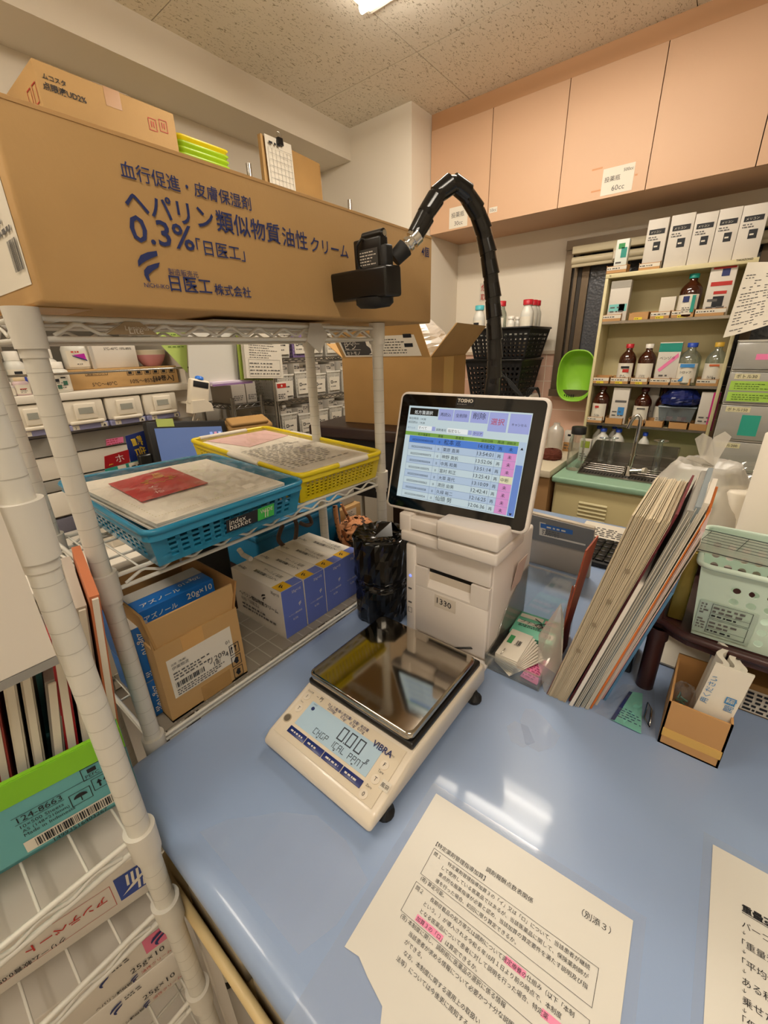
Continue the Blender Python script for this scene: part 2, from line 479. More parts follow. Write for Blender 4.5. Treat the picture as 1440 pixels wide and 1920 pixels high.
note('paper_note', 'tiny scrap of paper stuck low on the second cupboard door', (918, 390), (932, 397), CX, [('50cc', .1, .2, .8)])
# blind rolled up under the cupboards
M_blind = mat('cream_blind', '#bdb091', .5)
t = thing('roller_blind', 'cream blind head rail rolled up along the top of the window', 'blind', (3.02, .1, 1.90))
m = MB(); m.box(2.99, 3.05, WY0, .90, 1.915, 1.955, M_blind, r=.004); m.part('head_rail', t)
m = MB(); m.cyl((3.02, WY0, 1.88), (3.02, .90, 1.88), .022, M_blind, n=14); m.box(3.01, 3.03, WY0, .90, 1.845, 1.866, M_blind, r=.003); m.part('roll', t)
for y in (.66, -.1):
    m = MB(); m.box(2.985, 3.045, y-.012, y+.012, 1.85, 1.93, M_blind, r=.004); m.cyl((2.98, y, 1.90), (2.98, y, 1.86), .006, M_ivory); m.part('bracket', t)
# ================================================================== WHITE WIRE RACK BESIDE THE WORKTOP
PR = .0125
def post(mbm, x, y, z0, z1, r=PR, m=M_coated, rings=True):
    mbm.cyl((x,y,z0), (x,y,z1), r, m, n=20)
    if rings:
        z = z0+.025
        while z < z1-.01:
            mbm.cyl((x,y,z), (x,y,z+.0008), r+.0002, M_ringline, n=20, caps=False); z += .025
M_ringline = mat('groove_line', '#bab5a9', .6)
def collar(mbm, x, y, z, m=M_collar, h=.044, r=.0176):
    mbm.cyl((x,y,z-h/2), (x,y,z+h/2), r-.001, m, r, n=26); mbm.cyl((x,y,z-h/2-.010), (x,y,z-h/2), r-.0035, m, n=26)
def collars(t, pts, z, h=.044):
    for x, y in pts:
        m = MB(); collar(m, x, y, z, h=h); m.part('collar', t)
def rail(mbm, a, b, zt, zb, m, r=.0035, pitch=.052):
    a = V(a); b = V(b); L = (b-a).length; d = (b-a)/L
    mbm.cyl(a+Z_*zt, b+Z_*zt, r, m, n=8); mbm.cyl(a+Z_*zb, b+Z_*zb, r, m, n=8)
    n = max(2, int(round((L-.05)/pitch)))*2
    pts = [a + d*(.025+(L-.05)*i/n) + Z_*((zt-r*1.2) if i % 2 else (zb+r*1.2)) for i in range(n+1)]
    # wavy brace between the two bars
    sm = []
    for i in range(len(pts)-1):
        sm += [pts[i].lerp(pts[i+1], .12), pts[i].lerp(pts[i+1], .88)]
    mbm.tube([pts[0]]+sm+[pts[-1]], r*.72, m, n=6)
def wire_shelf(t, x0, x1, y0, y1, zt, zb, m=M_coated, step=.028, side=True):
    f = MB(); rail(f, (x0,y0,0), (x1,y0,0), zt, zb, m); rail(f, (x0,y1,0), (x1,y1,0), zt, zb, m)
    if side: rail(f, (x0,y0,0), (x0,y1,0), zt, zb, m); rail(f, (x1,y0,0), (x1,y1,0), zt, zb, m)
    fr = f.part('shelf_frame', t)
    w = MB(); x = x0+.02
    while x < x1-.01:
        w.cyl((x,y0,zt+.001), (x,y1,zt+.001), .0017, m, n=6); x += step
    for y in (y0+(y1-y0)/3, y0+(y1-y0)*2/3): w.cyl((x0,y,zt-.003), (x1,y,zt-.003), .0025, m, n=6)
    w.part('shelf_wires', fr)
    return fr
AX0, AX1, AY0, AY1 = .154, .79, .643, .872
t1 = thing('wire_rack', 'white coated wire rack standing along the far edge of the blue worktop', 'rack', ((AX0+AX1)/2, (AY0+AY1)/2, 0), 'white wire racks')
for x in (AX0, AX1):
    for y in (AY0, AY1):
        m = MB(); post(m, x, y, .02, 1.462 if y == AY0 else 1.455); m.part('post', t1)
        m = MB(); m.lathe([(.004,0),(.016,.002),(.016,.02),(.006,.03)], M_mblack, (x,y,0)); m.part('foot', t1)
for zt, zb in ((1.455,1.432), (1.112,1.091), (.791,.7825), (.25,.228)):
    wire_shelf(t1, AX0, AX1, AY0, AY1, zt, zb)
    collars(t1, [(x,y) for x in (AX0,AX1) for y in (AY0,AY1)], (zt+zb)/2)
# little trapezium plate on the top rail
m = MB(); q = [ay(200,627,AY0-.006), ay(297,628,AY0-.006), ay(262,604,AY0-.006), ay(234,603,AY0-.006)]
m.sheet(q[0], q[1], q[2], q[3], .002, mat('tan_plate', '#9b8667', .5))
m.text('Luminous', ay(235,619,AY0-.0061), X_, Z_, M_paper, width=.030); m.text('Lite', ay(243,626,AY0-.0061), X_, Z_, M_paper, width=.018)
m.part('name_plate', t1)
# clear mat over the lowest visible shelf
mb = MB(); mb.box(AX0+.02, AX1-.015, AY0+.004, AY1-.004, .7945, .7965, mat('grey_shelf_mat', '#847c70', .35))
for x in range(0, 20): mb.box(AX0+.04+x*.03, AX0+.0425+x*.03, AY0+.006, AY1-.006, .7965, .7968, mat('mat_line', '#a59c8e', .5))
for y in (.70, .755, .81): mb.box(AX0+.02, AX1-.02, y, y+.0025, .7965, .7968, MATS['mat_line'])
mb.solo('shelf_mat', 'grey translucent mat lying on the lower shelf beneath the blue cream boxes', 'mat')
# ================================================================== BIG CARTON ON TOP
BX0, BX1, BY0, BY1, BZ0, BZ1 = .168, 1.008, .598, .90, 1.466, 1.652
BYF = .60
def zc(px, py, y=BYF): return ay(px, py, y)
A_ = zc(80,560); B_ = zc(808,603); Ct = zc(720,412)
BX0, BX1 = A_.x, B_.x; BZ0 = 1.467; BZ1 = Ct.z
t = thing('carton', 'long brown cardboard carton with navy Japanese print lying on top of the white rack', 'carton', ((BX0+BX1)/2, .75, BZ0))
m = MB(); m.box(BX0, BX1, BYF, .905, BZ0, BZ1, M_card, r=.004)
# seam and tape at the left end, corner notch
m.box(BX0+.002, BX1-.002, BYF-.0008, BYF, BZ1-.006, BZ1-.002, mat('carton_edge', '#c39a66', .8))
def nt(s, p0, p1, bold=.0, mt=M_navy, y=BYF-.0012, size=None, ar=None):
    a = ay(*p0, y); b = ay(*p1, y); u = (b-a); w = u.length
    if ar: size = w*ar/.72
    m.text(s, a, X_, Z_, mt, width=w, bold=bold, size=size, lift=.0006)
nt('血行促進・皮膚保湿剤', (227,329), (471,391), .008)
nt('ヘパリン', (237,395), (402,427), .016)
nt('類似物質', (407,430), (526,456), .010)
nt('油性', (530,457), (577,467), .006)
nt('クリーム', (583,469), (653,482), .008)
nt('0.3%', (248,451), (366,468), .012, ar=.35)
nt('「日医工」', (370,474), (460,488), .006)
nt('NICHI-IKO', (271,538), (318,543), .005)
nt('製造販売元', (316,514), (372,519), .0)
nt('日医工', (320,543), (398,549), .01)
nt('株式会社', (403,551), (471,556), .01)
nt('4個', (790,478), (804,482), .01)
def swoosh(m, c, s, mt, u=X_, v=Z_, lift=.0008):
    pts1 = [(.0,.45),(.02,.62),(.15,.8),(.4,.92),(.72,1.0),(.72,.86),(.5,.76),(.3,.66),(.14,.56)]
    pts2 = [(.14,.22),(.16,.36),(.3,.5),(.55,.6),(.75,.66),(.66,.5),(.45,.38),(.28,.24),(.3,.02),(.2,.08)]
    n = V(u).cross(V(v)).normalized()*lift
    for pts in (pts1, pts2):
        m.add([V(c)+V(u)*(x*s)+V(v)*(y*s)+n for x,y in pts], [tuple(range(len(pts)))], mt)
swoosh(m, ay(265,529,BYF-.0012), .037, M_navy)
m.part('body', t)
m = MB()
lx = BX0-.0006
m.quad((lx,.62,BZ0+.02),(lx,.622,BZ0+.145),(lx,.80,BZ0+.145),(lx,.80,BZ0+.02), M_paper)
lu = -Y_
m.barcode((lx-.0004,.66,BZ0+.035), lu, Z_, .035, .03, M_ink, n=18)
m.dashes((lx-.0004,.79,BZ0+.07), lu, Z_, .16, .06, 6, M_grayink, seed=5)
m.part('address_label', t)
m = MB()
m.hexa([(BX0-.001,.64,BZ0-.0012),(BX0+.06,.64,BZ0-.0012),(BX0+.06,.86,BZ0-.0012),(BX0-.001,.86,BZ0-.0012),(BX0-.001,.64,BZ0-.0004),(BX0+.06,.64,BZ0-.0004),(BX0+.06,.86,BZ0-.0004),(BX0-.001,.86,BZ0-.0004)], mat('packing_tape', '#c79a5c', .3))
m.part('packing_tape', t)
# papers squeezed between the carton and the rack top
m = MB(); m.box(.40, .66, .66, .86, 1.4575, 1.462, M_paper); m.solo('paper_stack', 'flat papers squeezed under the long carton on the rack top', 'paper')
m = MB(); p = [ay(*q, AY0-.006) for q in ((575,640),(600,662),(614,628),(600,606),(580,606))]
m.prism([(v.x-p[0].x, v.z-p[0].z) for v in p], p[0], X_, Z_, .0008, mat('grey_paper','#b8b1a4',.7))
m.solo('paper_scrap', 'folded grey paper corner hanging over the white rack top rail', 'paper')

# ================================================================== BASKETS ON THE MIDDLE SHELF
def lattice_basket(t, base, rim, zb, zr, mat_b, nu, nv, mu, br=.35, top=.25, bot=.12, rimr=.005, th=.0022):
    """four corners base/rim (x,y) FL FR BR BL; pierced walls with solid bands"""
    base = [V((x,y,zb)) for x,y in base]; rim = [V((x,y,zr)) for x,y in rim]
    m = MB()
    for i in range(4):
        j = (i+1) % 4
        a, b, c, d = base[i], base[j], rim[j], rim[i]
        n_ = (b-a).cross(d-a).normalized()*th
        def P(u, v): return (a*(1-u)+b*u)*(1-v)+(d*(1-u)+c*u)*v
        def sol(u0,u1,v0,v1):
            q = [P(u0,v0),P(u1,v0),P(u1,v1),P(u0,v1)]; m.hexa([x-n_ for x in q]+q, mat_b)
        k = nu if i % 2 == 0 else mu
        sol(0,1,0,bot); sol(0,1,1-top,1); sol(0,.06,bot,1-top); sol(.94,1,bot,1-top)
        m.lattice(P(.06,bot),P(.94,bot),P(.94,1-top),P(.06,1-top), k, nv, th, mat_b, br=br)
    q = base; m.hexa([x-Z_*0 for x in q]+[x+Z_*.002 for x in q], mat_b)
    m.part('basket_body', t)
    m = MB(); loop = []
    cx = sum((v.x for v in rim))/4; cy = sum((v.y for v in rim))/4
    for i in range(4):
        p = rim[i]; a = (rim[i-1]-p).normalized(); b = (rim[(i+1)%4]-p).normalized(); r = .022
        for k in range(6):
            s = k/5; loop.append(p + a*(r*(1-s)**2) + b*(r*s**2))
    out = []
    for p in loop:
        d = V((p.x-cx, p.y-cy, 0)).normalized(); out.append(p+d*.004)
    m.tube(out, rimr, mat_b, n=8, closed=True)
    # downward lip of the rim
    vs = [p+Z_*0 for p in out]+[p+V((p.x-cx,p.y-cy,0)).normalized()*.002-Z_*.014 for p in out]; n = len(out)
    m.add(vs, [(i,n+i,n+(i+1)%n,(i+1)%n) for i in range(n)], mat_b, True)
    m.part('rim', t)
def crumple(mb, a, b, c, d, m, nu=16, nv=12, amp=.006, seed=1, edge=True):
    rd = random.Random(seed); a,b,c,d = map(V,(a,b,c,d)); n = (b-a).cross(d-a).normalized(); vs = []
    ph = [(rd.uniform(4,16), rd.uniform(4,16), rd.uniform(0,6)) for _ in range(5)]
    for j in range(nv+1):
        for i in range(nu+1):
            u, v = i/nu, j/nv
            h = sum(abs(math.sin(p*u+q*v+r)) for p,q,r in ph)/5 + rd.uniform(-.15,.15)
            vs.append((a*(1-u)+b*u)*(1-v)+(d*(1-u)+c*u)*v + n*(h*amp))
    return mb.add(vs, [(j*(nu+1)+i, j*(nu+1)+i+1, (j+1)*(nu+1)+i+1, (j+1)*(nu+1)+i) for j in range(nv) for i in range(nu)], m, False)
M_blueb = mat('blue_plastic', '#2f93bb', .22, spec=.5, trans=.3)
M_yelb = mat('yellow_plastic', '#dcc410', .35)
zr, zb = 1.178, 1.117
rim = [az(275,1002,zr), az(566,903,zr), az(395,853,zr), az(112,905,zr)]
rim = [(v.x, v.y) for v in rim]
cxm = sum(x for x,y in rim)/4; cym = sum(y for x,y in rim)/4
base = [(cxm+(x-cxm)*.93, cym+(y-cym)*.93) for x,y in rim]
tb = thing('basket', 'blue translucent mesh basket of documents on the rack shelf', 'basket', (cxm, cym, zb), 'document baskets')
lattice_basket(tb, base, rim, zb, zr, M_blueb, 13, 4, 15)
# product sticker on the front
fa = V((base[0][0], base[0][1], zb)); fb = V((base[1][0], base[1][1], zb)); ra = V((rim[0][0], rim[0][1], zr)); rb = V((rim[1][0], rim[1][1], zr))
u = (fb-fa).normalized(); v = ((ra+rb)/2-(fa+fb)/2).normalized(); n = u.cross(v).normalized()
m = MB(); O = fa + u*((fb-fa).length*.40) + v*.020 + n*.010
m.sheet(O, O+u*.062, O+u*.062+v*.024, O+v*.024, .0008, M_ink)
m.sheet(O+u*.0625, O+u*.098, O+u*.098+v*.024, O+u*.0625+v*.024, .0008, mat('green_tag','#3db04a',.5))
m.text('index', O+u*.005+v*.0135, u, v, M_paper, width=.032); m.text('basket', O+u*.005+v*.004, u, v, M_paper, width=.042)
m.text('WIDE', O+u*.067+v*.0135, u, v, M_paper, width=.027); m.text('Ⅱ', O+u*.077+v*.003, u, v, M_paper, width=.007)
m.part('sticker', tb)
BR4 = [V((x,y,zr)) for x,y in rim]
def inr(fu, fv, dz=0, q=None):
    q = q or BR4
    return (q[0]*(1-fu)+q[1]*fu)*(1-fv)+(q[3]*(1-fu)+q[2]*fu)*fv + Z_*dz
# documents: a stack, a red card, film over the top
m = MB(); q = [inr(.10,.07,-.02), inr(.93,.07,-.02), inr(.93,.92,-.02), inr(.06,.92,-.02)]
for k in range(5):
    dz = Z_*(.004*k); j = V((random.uniform(-.004,.004), random.uniform(-.004,.004), 0))
    m.hexa([p+dz+j for p in q]+[p+dz+j+Z_*.0034 for p in q], mat('document_%d' % (k % 2), ['#ece4d4','#f3ecdf'][k % 2], .7))
top = -.02+.0204
m.dashes(inr(.2,.55,top), X_, Y_, .16, .07, 8, mat('yellow_green_print','#b8ab55',.7), fill=.2, seed=9)
us = (inr(.9,.12)-inr(.14,.12)); 
for k in range(46):
    p = inr(.12+.79*k/46, .13, top+.0004); m.decal(p, us.normalized(), Y_, .0025, .0014, MATS['yellow_green_print'])
for k in range(14):
    p = inr(.12, .13+.35*k/14, top+.0004); m.decal(p, us.normalized(), Y_, .0014, .0025, MATS['yellow_green_print'])
m.solo('document_stack', 'cream documents with dotted yellow border lying in the blue basket', 'documents')
def on_z(px, py, z): return az(px, py, z)
zc_ = zr+.004
m = MB(); q = [on_z(265,940,zc_), on_z(390,905,zc_), on_z(318,876,zc_), on_z(203,907,zc_)]
M_redcard = mat('red_card', '#bb161d', .3)
m.hexa([p-Z_*.0008 for p in q]+q, M_redcard)
uu = (q[1]-q[0]).normalized(); vv = (q[3]-q[0]); vv = (vv-uu*vv.dot(uu)).normalized()
W = (q[1]-q[0]).length; Hh = (q[3]-q[0]).length
# hand-drawn star burst and characters, read from the far side
pts = [];
for k in range(20):
    a = 2*PI*k/20; rr = .030 if k % 2 else .018
    pts.append(q[0]*.44+q[1]*.0+q[2]*.56 + uu*(rr*1.1*math.cos(a)) + vv*(rr*.75*math.sin(a)) + Z_*.0008)
m.tube(pts, .0006, mat('yellow_pen','#d8b53a',.5), n=4, closed=True)
m.text('ホット', q[0]*.62+q[1]*.38+Z_*.0008+vv*.012, (uu*.2+vv).normalized(), (vv*.2-uu).normalized(), mat('white_pen','#e8dcd4',.5), width=.055)
m.text('薬味', q[0]*.32+q[2]*.68+Z_*.0008-vv*.01, (uu*.2+vv).normalized(), (vv*.2-uu).normalized(), MATS['yellow_pen'], width=.04)
m.solo('red_card', 'red handwritten card with yellow starburst under film on the blue basket', 'card')
m = MB(); crumple(m, inr(.02,.03,.004), inr(.98,.06,.004), inr(.97,.96,.005), inr(.03,.95,.005), M_film, 26, 20, .007, 4)
m.solo('plastic_bag', 'crinkled clear plastic bag covering the papers in the blue basket', 'bag')

zr2, zb2 = 1.180, 1.117
r2 = [az(560,893,zr2), az(713,848,zr2), az(523,798,zr2), az(360,826,zr2)]
r2 = [(v.x, v.y) for v in r2]
# keep it rectangular and inside the posts
O2 = V((r2[0][0], r2[0][1], 0)); u2 = V((r2[1][0]-r2[0][0], r2[1][1]-r2[0][1], 0)); v2 = V((r2[3][0]-r2[0][0], r2[3][1]-r2[0][1], 0))
r2 = [(p.x,p.y) for p in (O2, O2+u2, O2+u2+v2, O2+v2)]
cxm = sum(x for x,y in r2)/4; cym = sum(y for x,y in r2)/4
b2 = [(cxm+(x-cxm)*.95, cym+(y-cym)*.95) for x,y in r2]
ty = thing('basket', 'yellow plastic mesh basket of documents behind the blue basket', 'basket', (cxm, cym, zb2), 'document baskets')
lattice_basket(ty, b2, r2, zb2, zr2, M_yelb, 17, 6, 22, br=.42, top=.16, bot=.12, rimr=.006)
YR = [V((x,y,zr2)) for x,y in r2]
# white tape wrapped on the rim
for (fu0,fv0,fu1,fv1,lab) in ((.42,0,.78,0,1),(0,.28,0,.55,2),(1,.45,1,.72,3),(.10,1,.72,1,4)):
    a = inr(fu0,fv0,0,YR); b = inr(fu1,fv1,0,YR); d = ((a+b)/2-V((cxm,cym,zr2))).normalized()*.004
    m = MB(); m.tube([a+d, b+d], .0072, M_paper, n=8); m.part('rim_tape', ty, 'white paper tape wrapped round the rim')
m = MB(); q = [inr(.06,.05,-.035,YR), inr(.94,.05,-.035,YR), inr(.94,.95,-.035,YR), inr(.06,.95,-.035,YR)]
for k in range(7):
    dz = Z_*(.0045*k); j = V((random.uniform(-.003,.003), random.uniform(-.003,.003), 0))
    m.hexa([p+dz+j for p in q]+[p+dz+j+Z_*.0038 for p in q], MATS['document_%d' % (k % 2)])
tt = -.035+.0045*6+.0045
vy = v2.normalized(); uy = u2.normalized()
m.dashes(inr(.12,.12,tt,YR), uy, vy, u2.length*.7, v2.length*.45, 16, M_grayink, fill=.25, seed=12)
q = [inr(.3,.62,tt,YR), inr(.93,.70,tt,YR), inr(.93,.95,tt,YR), inr(.12,.95,tt,YR)]
m.hexa(q+[p+Z_*.001 for p in q], mat('pale_pink_form','#dfb4ae',.7))
m.solo('document_stack', 'printed forms with a pale pink sheet lying in the yellow basket', 'documents')
m = MB(); crumple(m, inr(.05,.04,.000,YR), inr(.95,.04,.0,YR), inr(.95,.96,.0,YR), inr(.05,.96,.0,YR), M_film, 16, 20, .004, 8)
m.solo('plastic_cover', 'clear plastic cover over the forms in the yellow basket', 'cover')

# ================================================================== LOWER SHELF OF THE RACK
ZS = .797
def flap(m, a, b, d, w, mt, t=.004):
    a, b, d = V(a), V(b), V(d).normalized()*w; n = (b-a).cross(d).normalized()*t
    m.hexa([a-n, b-n, b-n+d, a-n+d, a, b, b+d, a+d], mt)
# open carton holding blue ointment boxes
c0 = az(335,1366,ZS); c1 = az(475,1268,ZS); c3 = V((c0.x, .85, 0))
X0, X1, Y0, Y1 = c0.x, c1.x, .652, .85
ZF = .955
t = thing('open_carton', 'opened brown carton with a white delivery label on the lower rack shelf', 'carton', ((X0+X1)/2, (Y0+Y1)/2, ZS))
m = MB(); w = .004
m.box(X0,X1,Y0,Y0+w,ZS,ZF,M_card); m.box(X0,X1,Y1-w,Y1,ZS,ZF,M_card); m.box(X0,X0+w,Y0+w,Y1-w,ZS,ZF,M_card); m.box(X1-w,X1,Y0+w,Y1-w,ZS,ZF,M_card)
m.box(X0,X1,Y0,Y1,ZS,ZS+.004,M_card)
m.box(X0+.045,X0+.085,Y0-.0006,Y0,ZF-.05,ZF, MATS['packing_tape']); m.box(X0+.06,X0+.12,Y0-.0006,Y0,ZS+.001,ZS+.035, M_card2)
m.text('8', (X1-.02, Y0-.0006, ZS+.005), X_, Z_, M_card2, size=.01)
for k, z in enumerate((ZS+.062, ZS+.034, ZS+.006)):
    O = V((X1-.030, Y0-.0006, z)); m.frame(O, X_, Z_, .021, .024, .0015, M_ink)
    if k == 0:
        for dx in (.004,.012): m.add([O+X_*dx+Z_*.005-Y_*.001, O+X_*(dx+.002)+Z_*.005-Y_*.001, O+X_*(dx+.002)+Z_*.02-Y_*.001, O+X_*dx+Z_*.02-Y_*.001],[(0,1,2,3)],M_ink); m.add([O+X_*(dx-.002)+Z_*.015-Y_*.001,O+X_*(dx+.004)+Z_*.015-Y_*.001,O+X_*(dx+.001)+Z_*.021-Y_*.001],[(0,1,2)],M_ink)
    else: m.add([O+X_*(.0105+.006*math.cos(i*PI/5)*(1 if i%2 else .6))+Z_*(.012+.008*math.sin(i*PI/5))-Y_*.001 for i in range(10)],[tuple(range(10))],M_ink)
m.part('body', t)
m = MB(); flap(m, (X0,Y0+.003,ZF), (X1,Y0+.003,ZF), (0,-.05,1), .052, M_card); m.part('front_flap', t)
m = MB(); flap(m, (X0+.003,Y1,ZF), (X0+.003,Y0,ZF), (-.12,0,1), .07, M_card2); m.part('side_flap', t)
m = MB(); flap(m, (X1-.003,Y0,ZF), (X1-.003,Y1,ZF), (.25,0,1), .055, M_cardin); m.part('side_flap', t)
m = MB(); flap(m, (X1,Y1-.003,ZF), (X0,Y1-.003,ZF), (0,.3,1), .06, M_cardin); m.part('rear_flap', t)
m = MB(); O = V((X0+.014, Y0-.0008, ZS+.045)); lw = X1-X0-.034; lh = .082
m.sheet(O, O+X_*lw, O+X_*lw+Z_*lh, O+Z_*lh, .0006, M_paper)
m.text('出荷（先端）', O+X_*.006+Z_*.068, X_, Z_, M_ink, width=.026); m.text('伊東物流', O+X_*.006+Z_*.059, X_, Z_, M_grayink, width=.03)
m.dashes(O+X_*.006+Z_*.036, X_, Z_, lw*.55, .018, 3, M_grayink, seed=2)
m.barcode(O+X_*.006+Z_*.02, X_, Z_, .055, .011, M_ink, n=26)
m.text('リ209', O+X_*.068+Z_*.028, X_, Z_, M_ink, width=.035); m.text('18/', O+X_*.078+Z_*.018, X_, Z_, M_ink, width=.014)
m.text('41', O+X_*(lw-.02)+Z_*.022, X_, Z_, M_ink, width=.012); m.text('01', O+X_*(lw-.015)+Z_*.048, X_, Z_, M_ink, width=.008)
m.dashes(O+X_*.006+Z_*.003, X_, Z_, lw*.8, .014, 3, M_grayink, seed=6)
m.part('delivery_label', t)
M_azul = mat('azure_box', '#1565b4', .35); M_boxgrey = mat('box_grey', '#b6b1a8', .45)
def azunol(x0, y0, z0, w, d, h, lab, side=False, group='blue ointment boxes'):
    m = MB(); m.box(x0, x0+w, y0, y0+d, z0, z0+h, M_azul, r=.0015)
    m.box(x0+.0005, x0+w-.0005, y0+d*.55, y0+d, z0+h, z0+h+.0005, M_boxgrey)
    m.text('アズノール', (x0+.006, y0-.0004, z0+h-.022), X_, Z_, M_paper, width=w*.42, bold=.01)
    m.text('20g×10', (x0+w*.6, y0-.0004, z0+h-.018), X_, Z_, M_paper, width=w*.36, bold=.01)
    m.text('20g×10', (x0+w*.9, y0+.03, z0+h+.0004), -X_, -Y_, M_paper, width=w*.3)
    m.text('アズノール', (x0+.01, y0+.008, z0+h+.0004), X_, Y_, M_paper, width=w*.5, bold=.01)
    m.dashes((x0+.01, y0-.0004, z0+.02), X_, Z_, w*.7, .04, 4, M_paper, fill=.3)
    m.solo('ointment_box', lab, 'box', group)
azunol(X0+.008, .700, ZS+.005, X1-X0-.018, .075, .205, 'blue ointment box standing taller, at the back inside the opened carton')
azunol(X0+.009, .664, ZS+.005, X1-X0-.020, .034, .178, 'blue ointment box leaning at the front inside the opened carton')
def oply(x0, y0, z0, w, d, h, lab):
    m = MB(); m.box(x0, x0+w, y0, y0+d, z0, z0+h, M_azul, r=.0015)
    m.box(x0+.0005, x0+w-.0005, y0+.0005, y0+d-.0005, z0+h, z0+h+.0006, M_boxgrey)
    m.text('20g×10', (x0+w*.3, y0-.0005, z0+h-.01), -Z_, X_, M_paper, width=.045, bold=.01)
    m.dashes((x0+.006, y0-.0005, z0+.01), X_, Z_, w*.6, .012, 3, M_paper)
    m.solo('ointment_box', lab, 'box', 'blue ointment boxes')
oply(.176, .690, ZS+.078, .032, .15, .112, 'slim blue ointment box, upper of the two stacked beside the opened carton')
oply(.176, .690, ZS, .034, .15, .077, 'slim blue ointment box, lower of the two stacked beside the opened carton')
# four blue and white cream boxes
M_cblue = mat('cornflower_box', '#5a6bb4', .45); M_cwhite = mat('box_white', '#d8d0c4', .5); M_cyel = mat('box_yellow', '#d9a91f', .45)
gx = [.464, .530, .595, .6575, .72]
cl = ['nearest the opened carton in its row', 'second from the opened carton', 'third from the opened carton', 'last in its row, nearest the black bag']
for i in range(4):
    x0 = gx[i]+.001; w = .0625; y0, y1, h = .671, .863, .124
    m = MB(); m.box(x0, x0+w, y0, y1, ZS, ZS+h, M_cwhite, r=.001)
    m.decal((x0, y0, ZS), X_, Z_, w, h, M_cblue, lift=.0006)
    m.add([(x0,y0,ZS+h+.0006),(x0+w,y0,ZS+h+.0006),(x0+w,y0+.028,ZS+h+.0006),(x0,y0+.028,ZS+h+.0006)],[(0,1,2,3)],M_cblue)
    m.add([(x0,y0,ZS+h+.0012),(x0+w*.52,y0,ZS+h+.0012),(x0+w*.52,y0+.032,ZS+h+.0012),(x0,y0+.032,ZS+h+.0012)],[(0,1,2,3)],M_cyel)
    swoosh(m, (x0+.009,y0+.008,ZS+h+.0014), .016, M_ink, X_, Y_, .0004)
    m.text('25g×10', (x0+w*.45, y0-.0008, ZS+h-.016), X_, Z_, M_paper, width=.026)
    swoosh(m, (x0+w*.7, y0-.0008, ZS+.066), .011, M_paper, X_, Z_, .0004)
    m.text('ヘパリン類似物質', (x0+.012, y0-.0008, ZS+.052), X_, Z_, M_paper, width=.040); m.text('0.3%', (x0+.024, y0-.0008, ZS+.038), X_, Z_, M_paper, width=.014)
    m.text('ヘパリン類似物質', (x0+.03, y0+.045, ZS+h+.0008), -X_*.0+Y_, -X_, M_ink, width=.085, bold=.01)
    m.text('油性クリーム', (x0+.046, y0+.045, ZS+h+.0008), Y_, -X_, M_grayink, width=.07)
    m.text('25g×10', (x0+.02, y1-.04, ZS+h+.0008), Y_, -X_, M_ink, width=.03)
    if i == 0:
        m.text('25g×10', (x0-.0008, y0+.035, ZS+h-.014), -Y_, Z_, M_ink, width=.03)
        m.text('ヘパリン類似物質クリーム', (x0-.0008, y1-.025, ZS+.062), -Y_, Z_, M_ink, width=.15, bold=.015)
        m.text('0.3%「日医工」', (x0-.0008, y1-.03, ZS+.048), -Y_, Z_, M_ink, width=.07)
        m.dashes((x0-.0008, y1-.03, ZS+.022), -Y_, Z_, .13, .02, 2, M_grayink); swoosh(m, (x0-.0008, y0+.075, ZS+.075), .022, M_ink, -Y_, Z_, .0004)
    m.solo('cream_box', 'blue and white cream box, ' + cl[i], 'box', 'blue and white cream boxes')
# ================================================================== SECOND WIRE RACK, AT THE LEFT EDGE
PX, PY = .066, .452
t2 = thing('wire_rack', 'white coated wire rack at the left edge of the photo holding files and cartons', 'rack', (-.25, .60, 0), 'white wire racks')
QX = -.55
for x, y in ((PX,PY),(QX,PY),(PX,.80),(QX,.80)):
    m = MB(); post(m, x, y, .02, 1.75); m.part('post', t2)
for zt, zb in ((.864,.845), (.716,.697), (.30,.28)):
    wire_shelf(t2, QX, PX, PY, .80, zt, zb, step=.045)
    collars(t2, [(x,y) for x in (PX,QX) for y in (PY,.80)], (zt+zb)/2-.004)
wire_shelf(t2, QX, PX, PY, .80, .482, .463, step=.045)
collars(t2, [(PX,PY),(QX,PY),(PX,.80),(QX,.80)], 1.272, .055); collars(t2, [(PX,PY)], .470)
# white panel hung on the post
m = MB(); y = PY-.022
q = [V((-.35,y,1.155)), V((.050,y,1.158)), V((.050,y,1.34)), V((-.35,y,1.34))]
m.sheet(q[0], q[1], q[2], q[3], .003, mat('panel_white','#e2d9cb',.4)); m.box(-.35,.050,y-.001,y+.004,1.149,1.157, M_grey)
m.solo('white_board', 'white panel sheet clipped in front of the left rack post', 'panel')
m = MB(); m.prism([(0,0),(.02,0),(.02,.006),(0,.006)], (.050,PY-.0205,1.149), X_, Z_, .002, M_film)
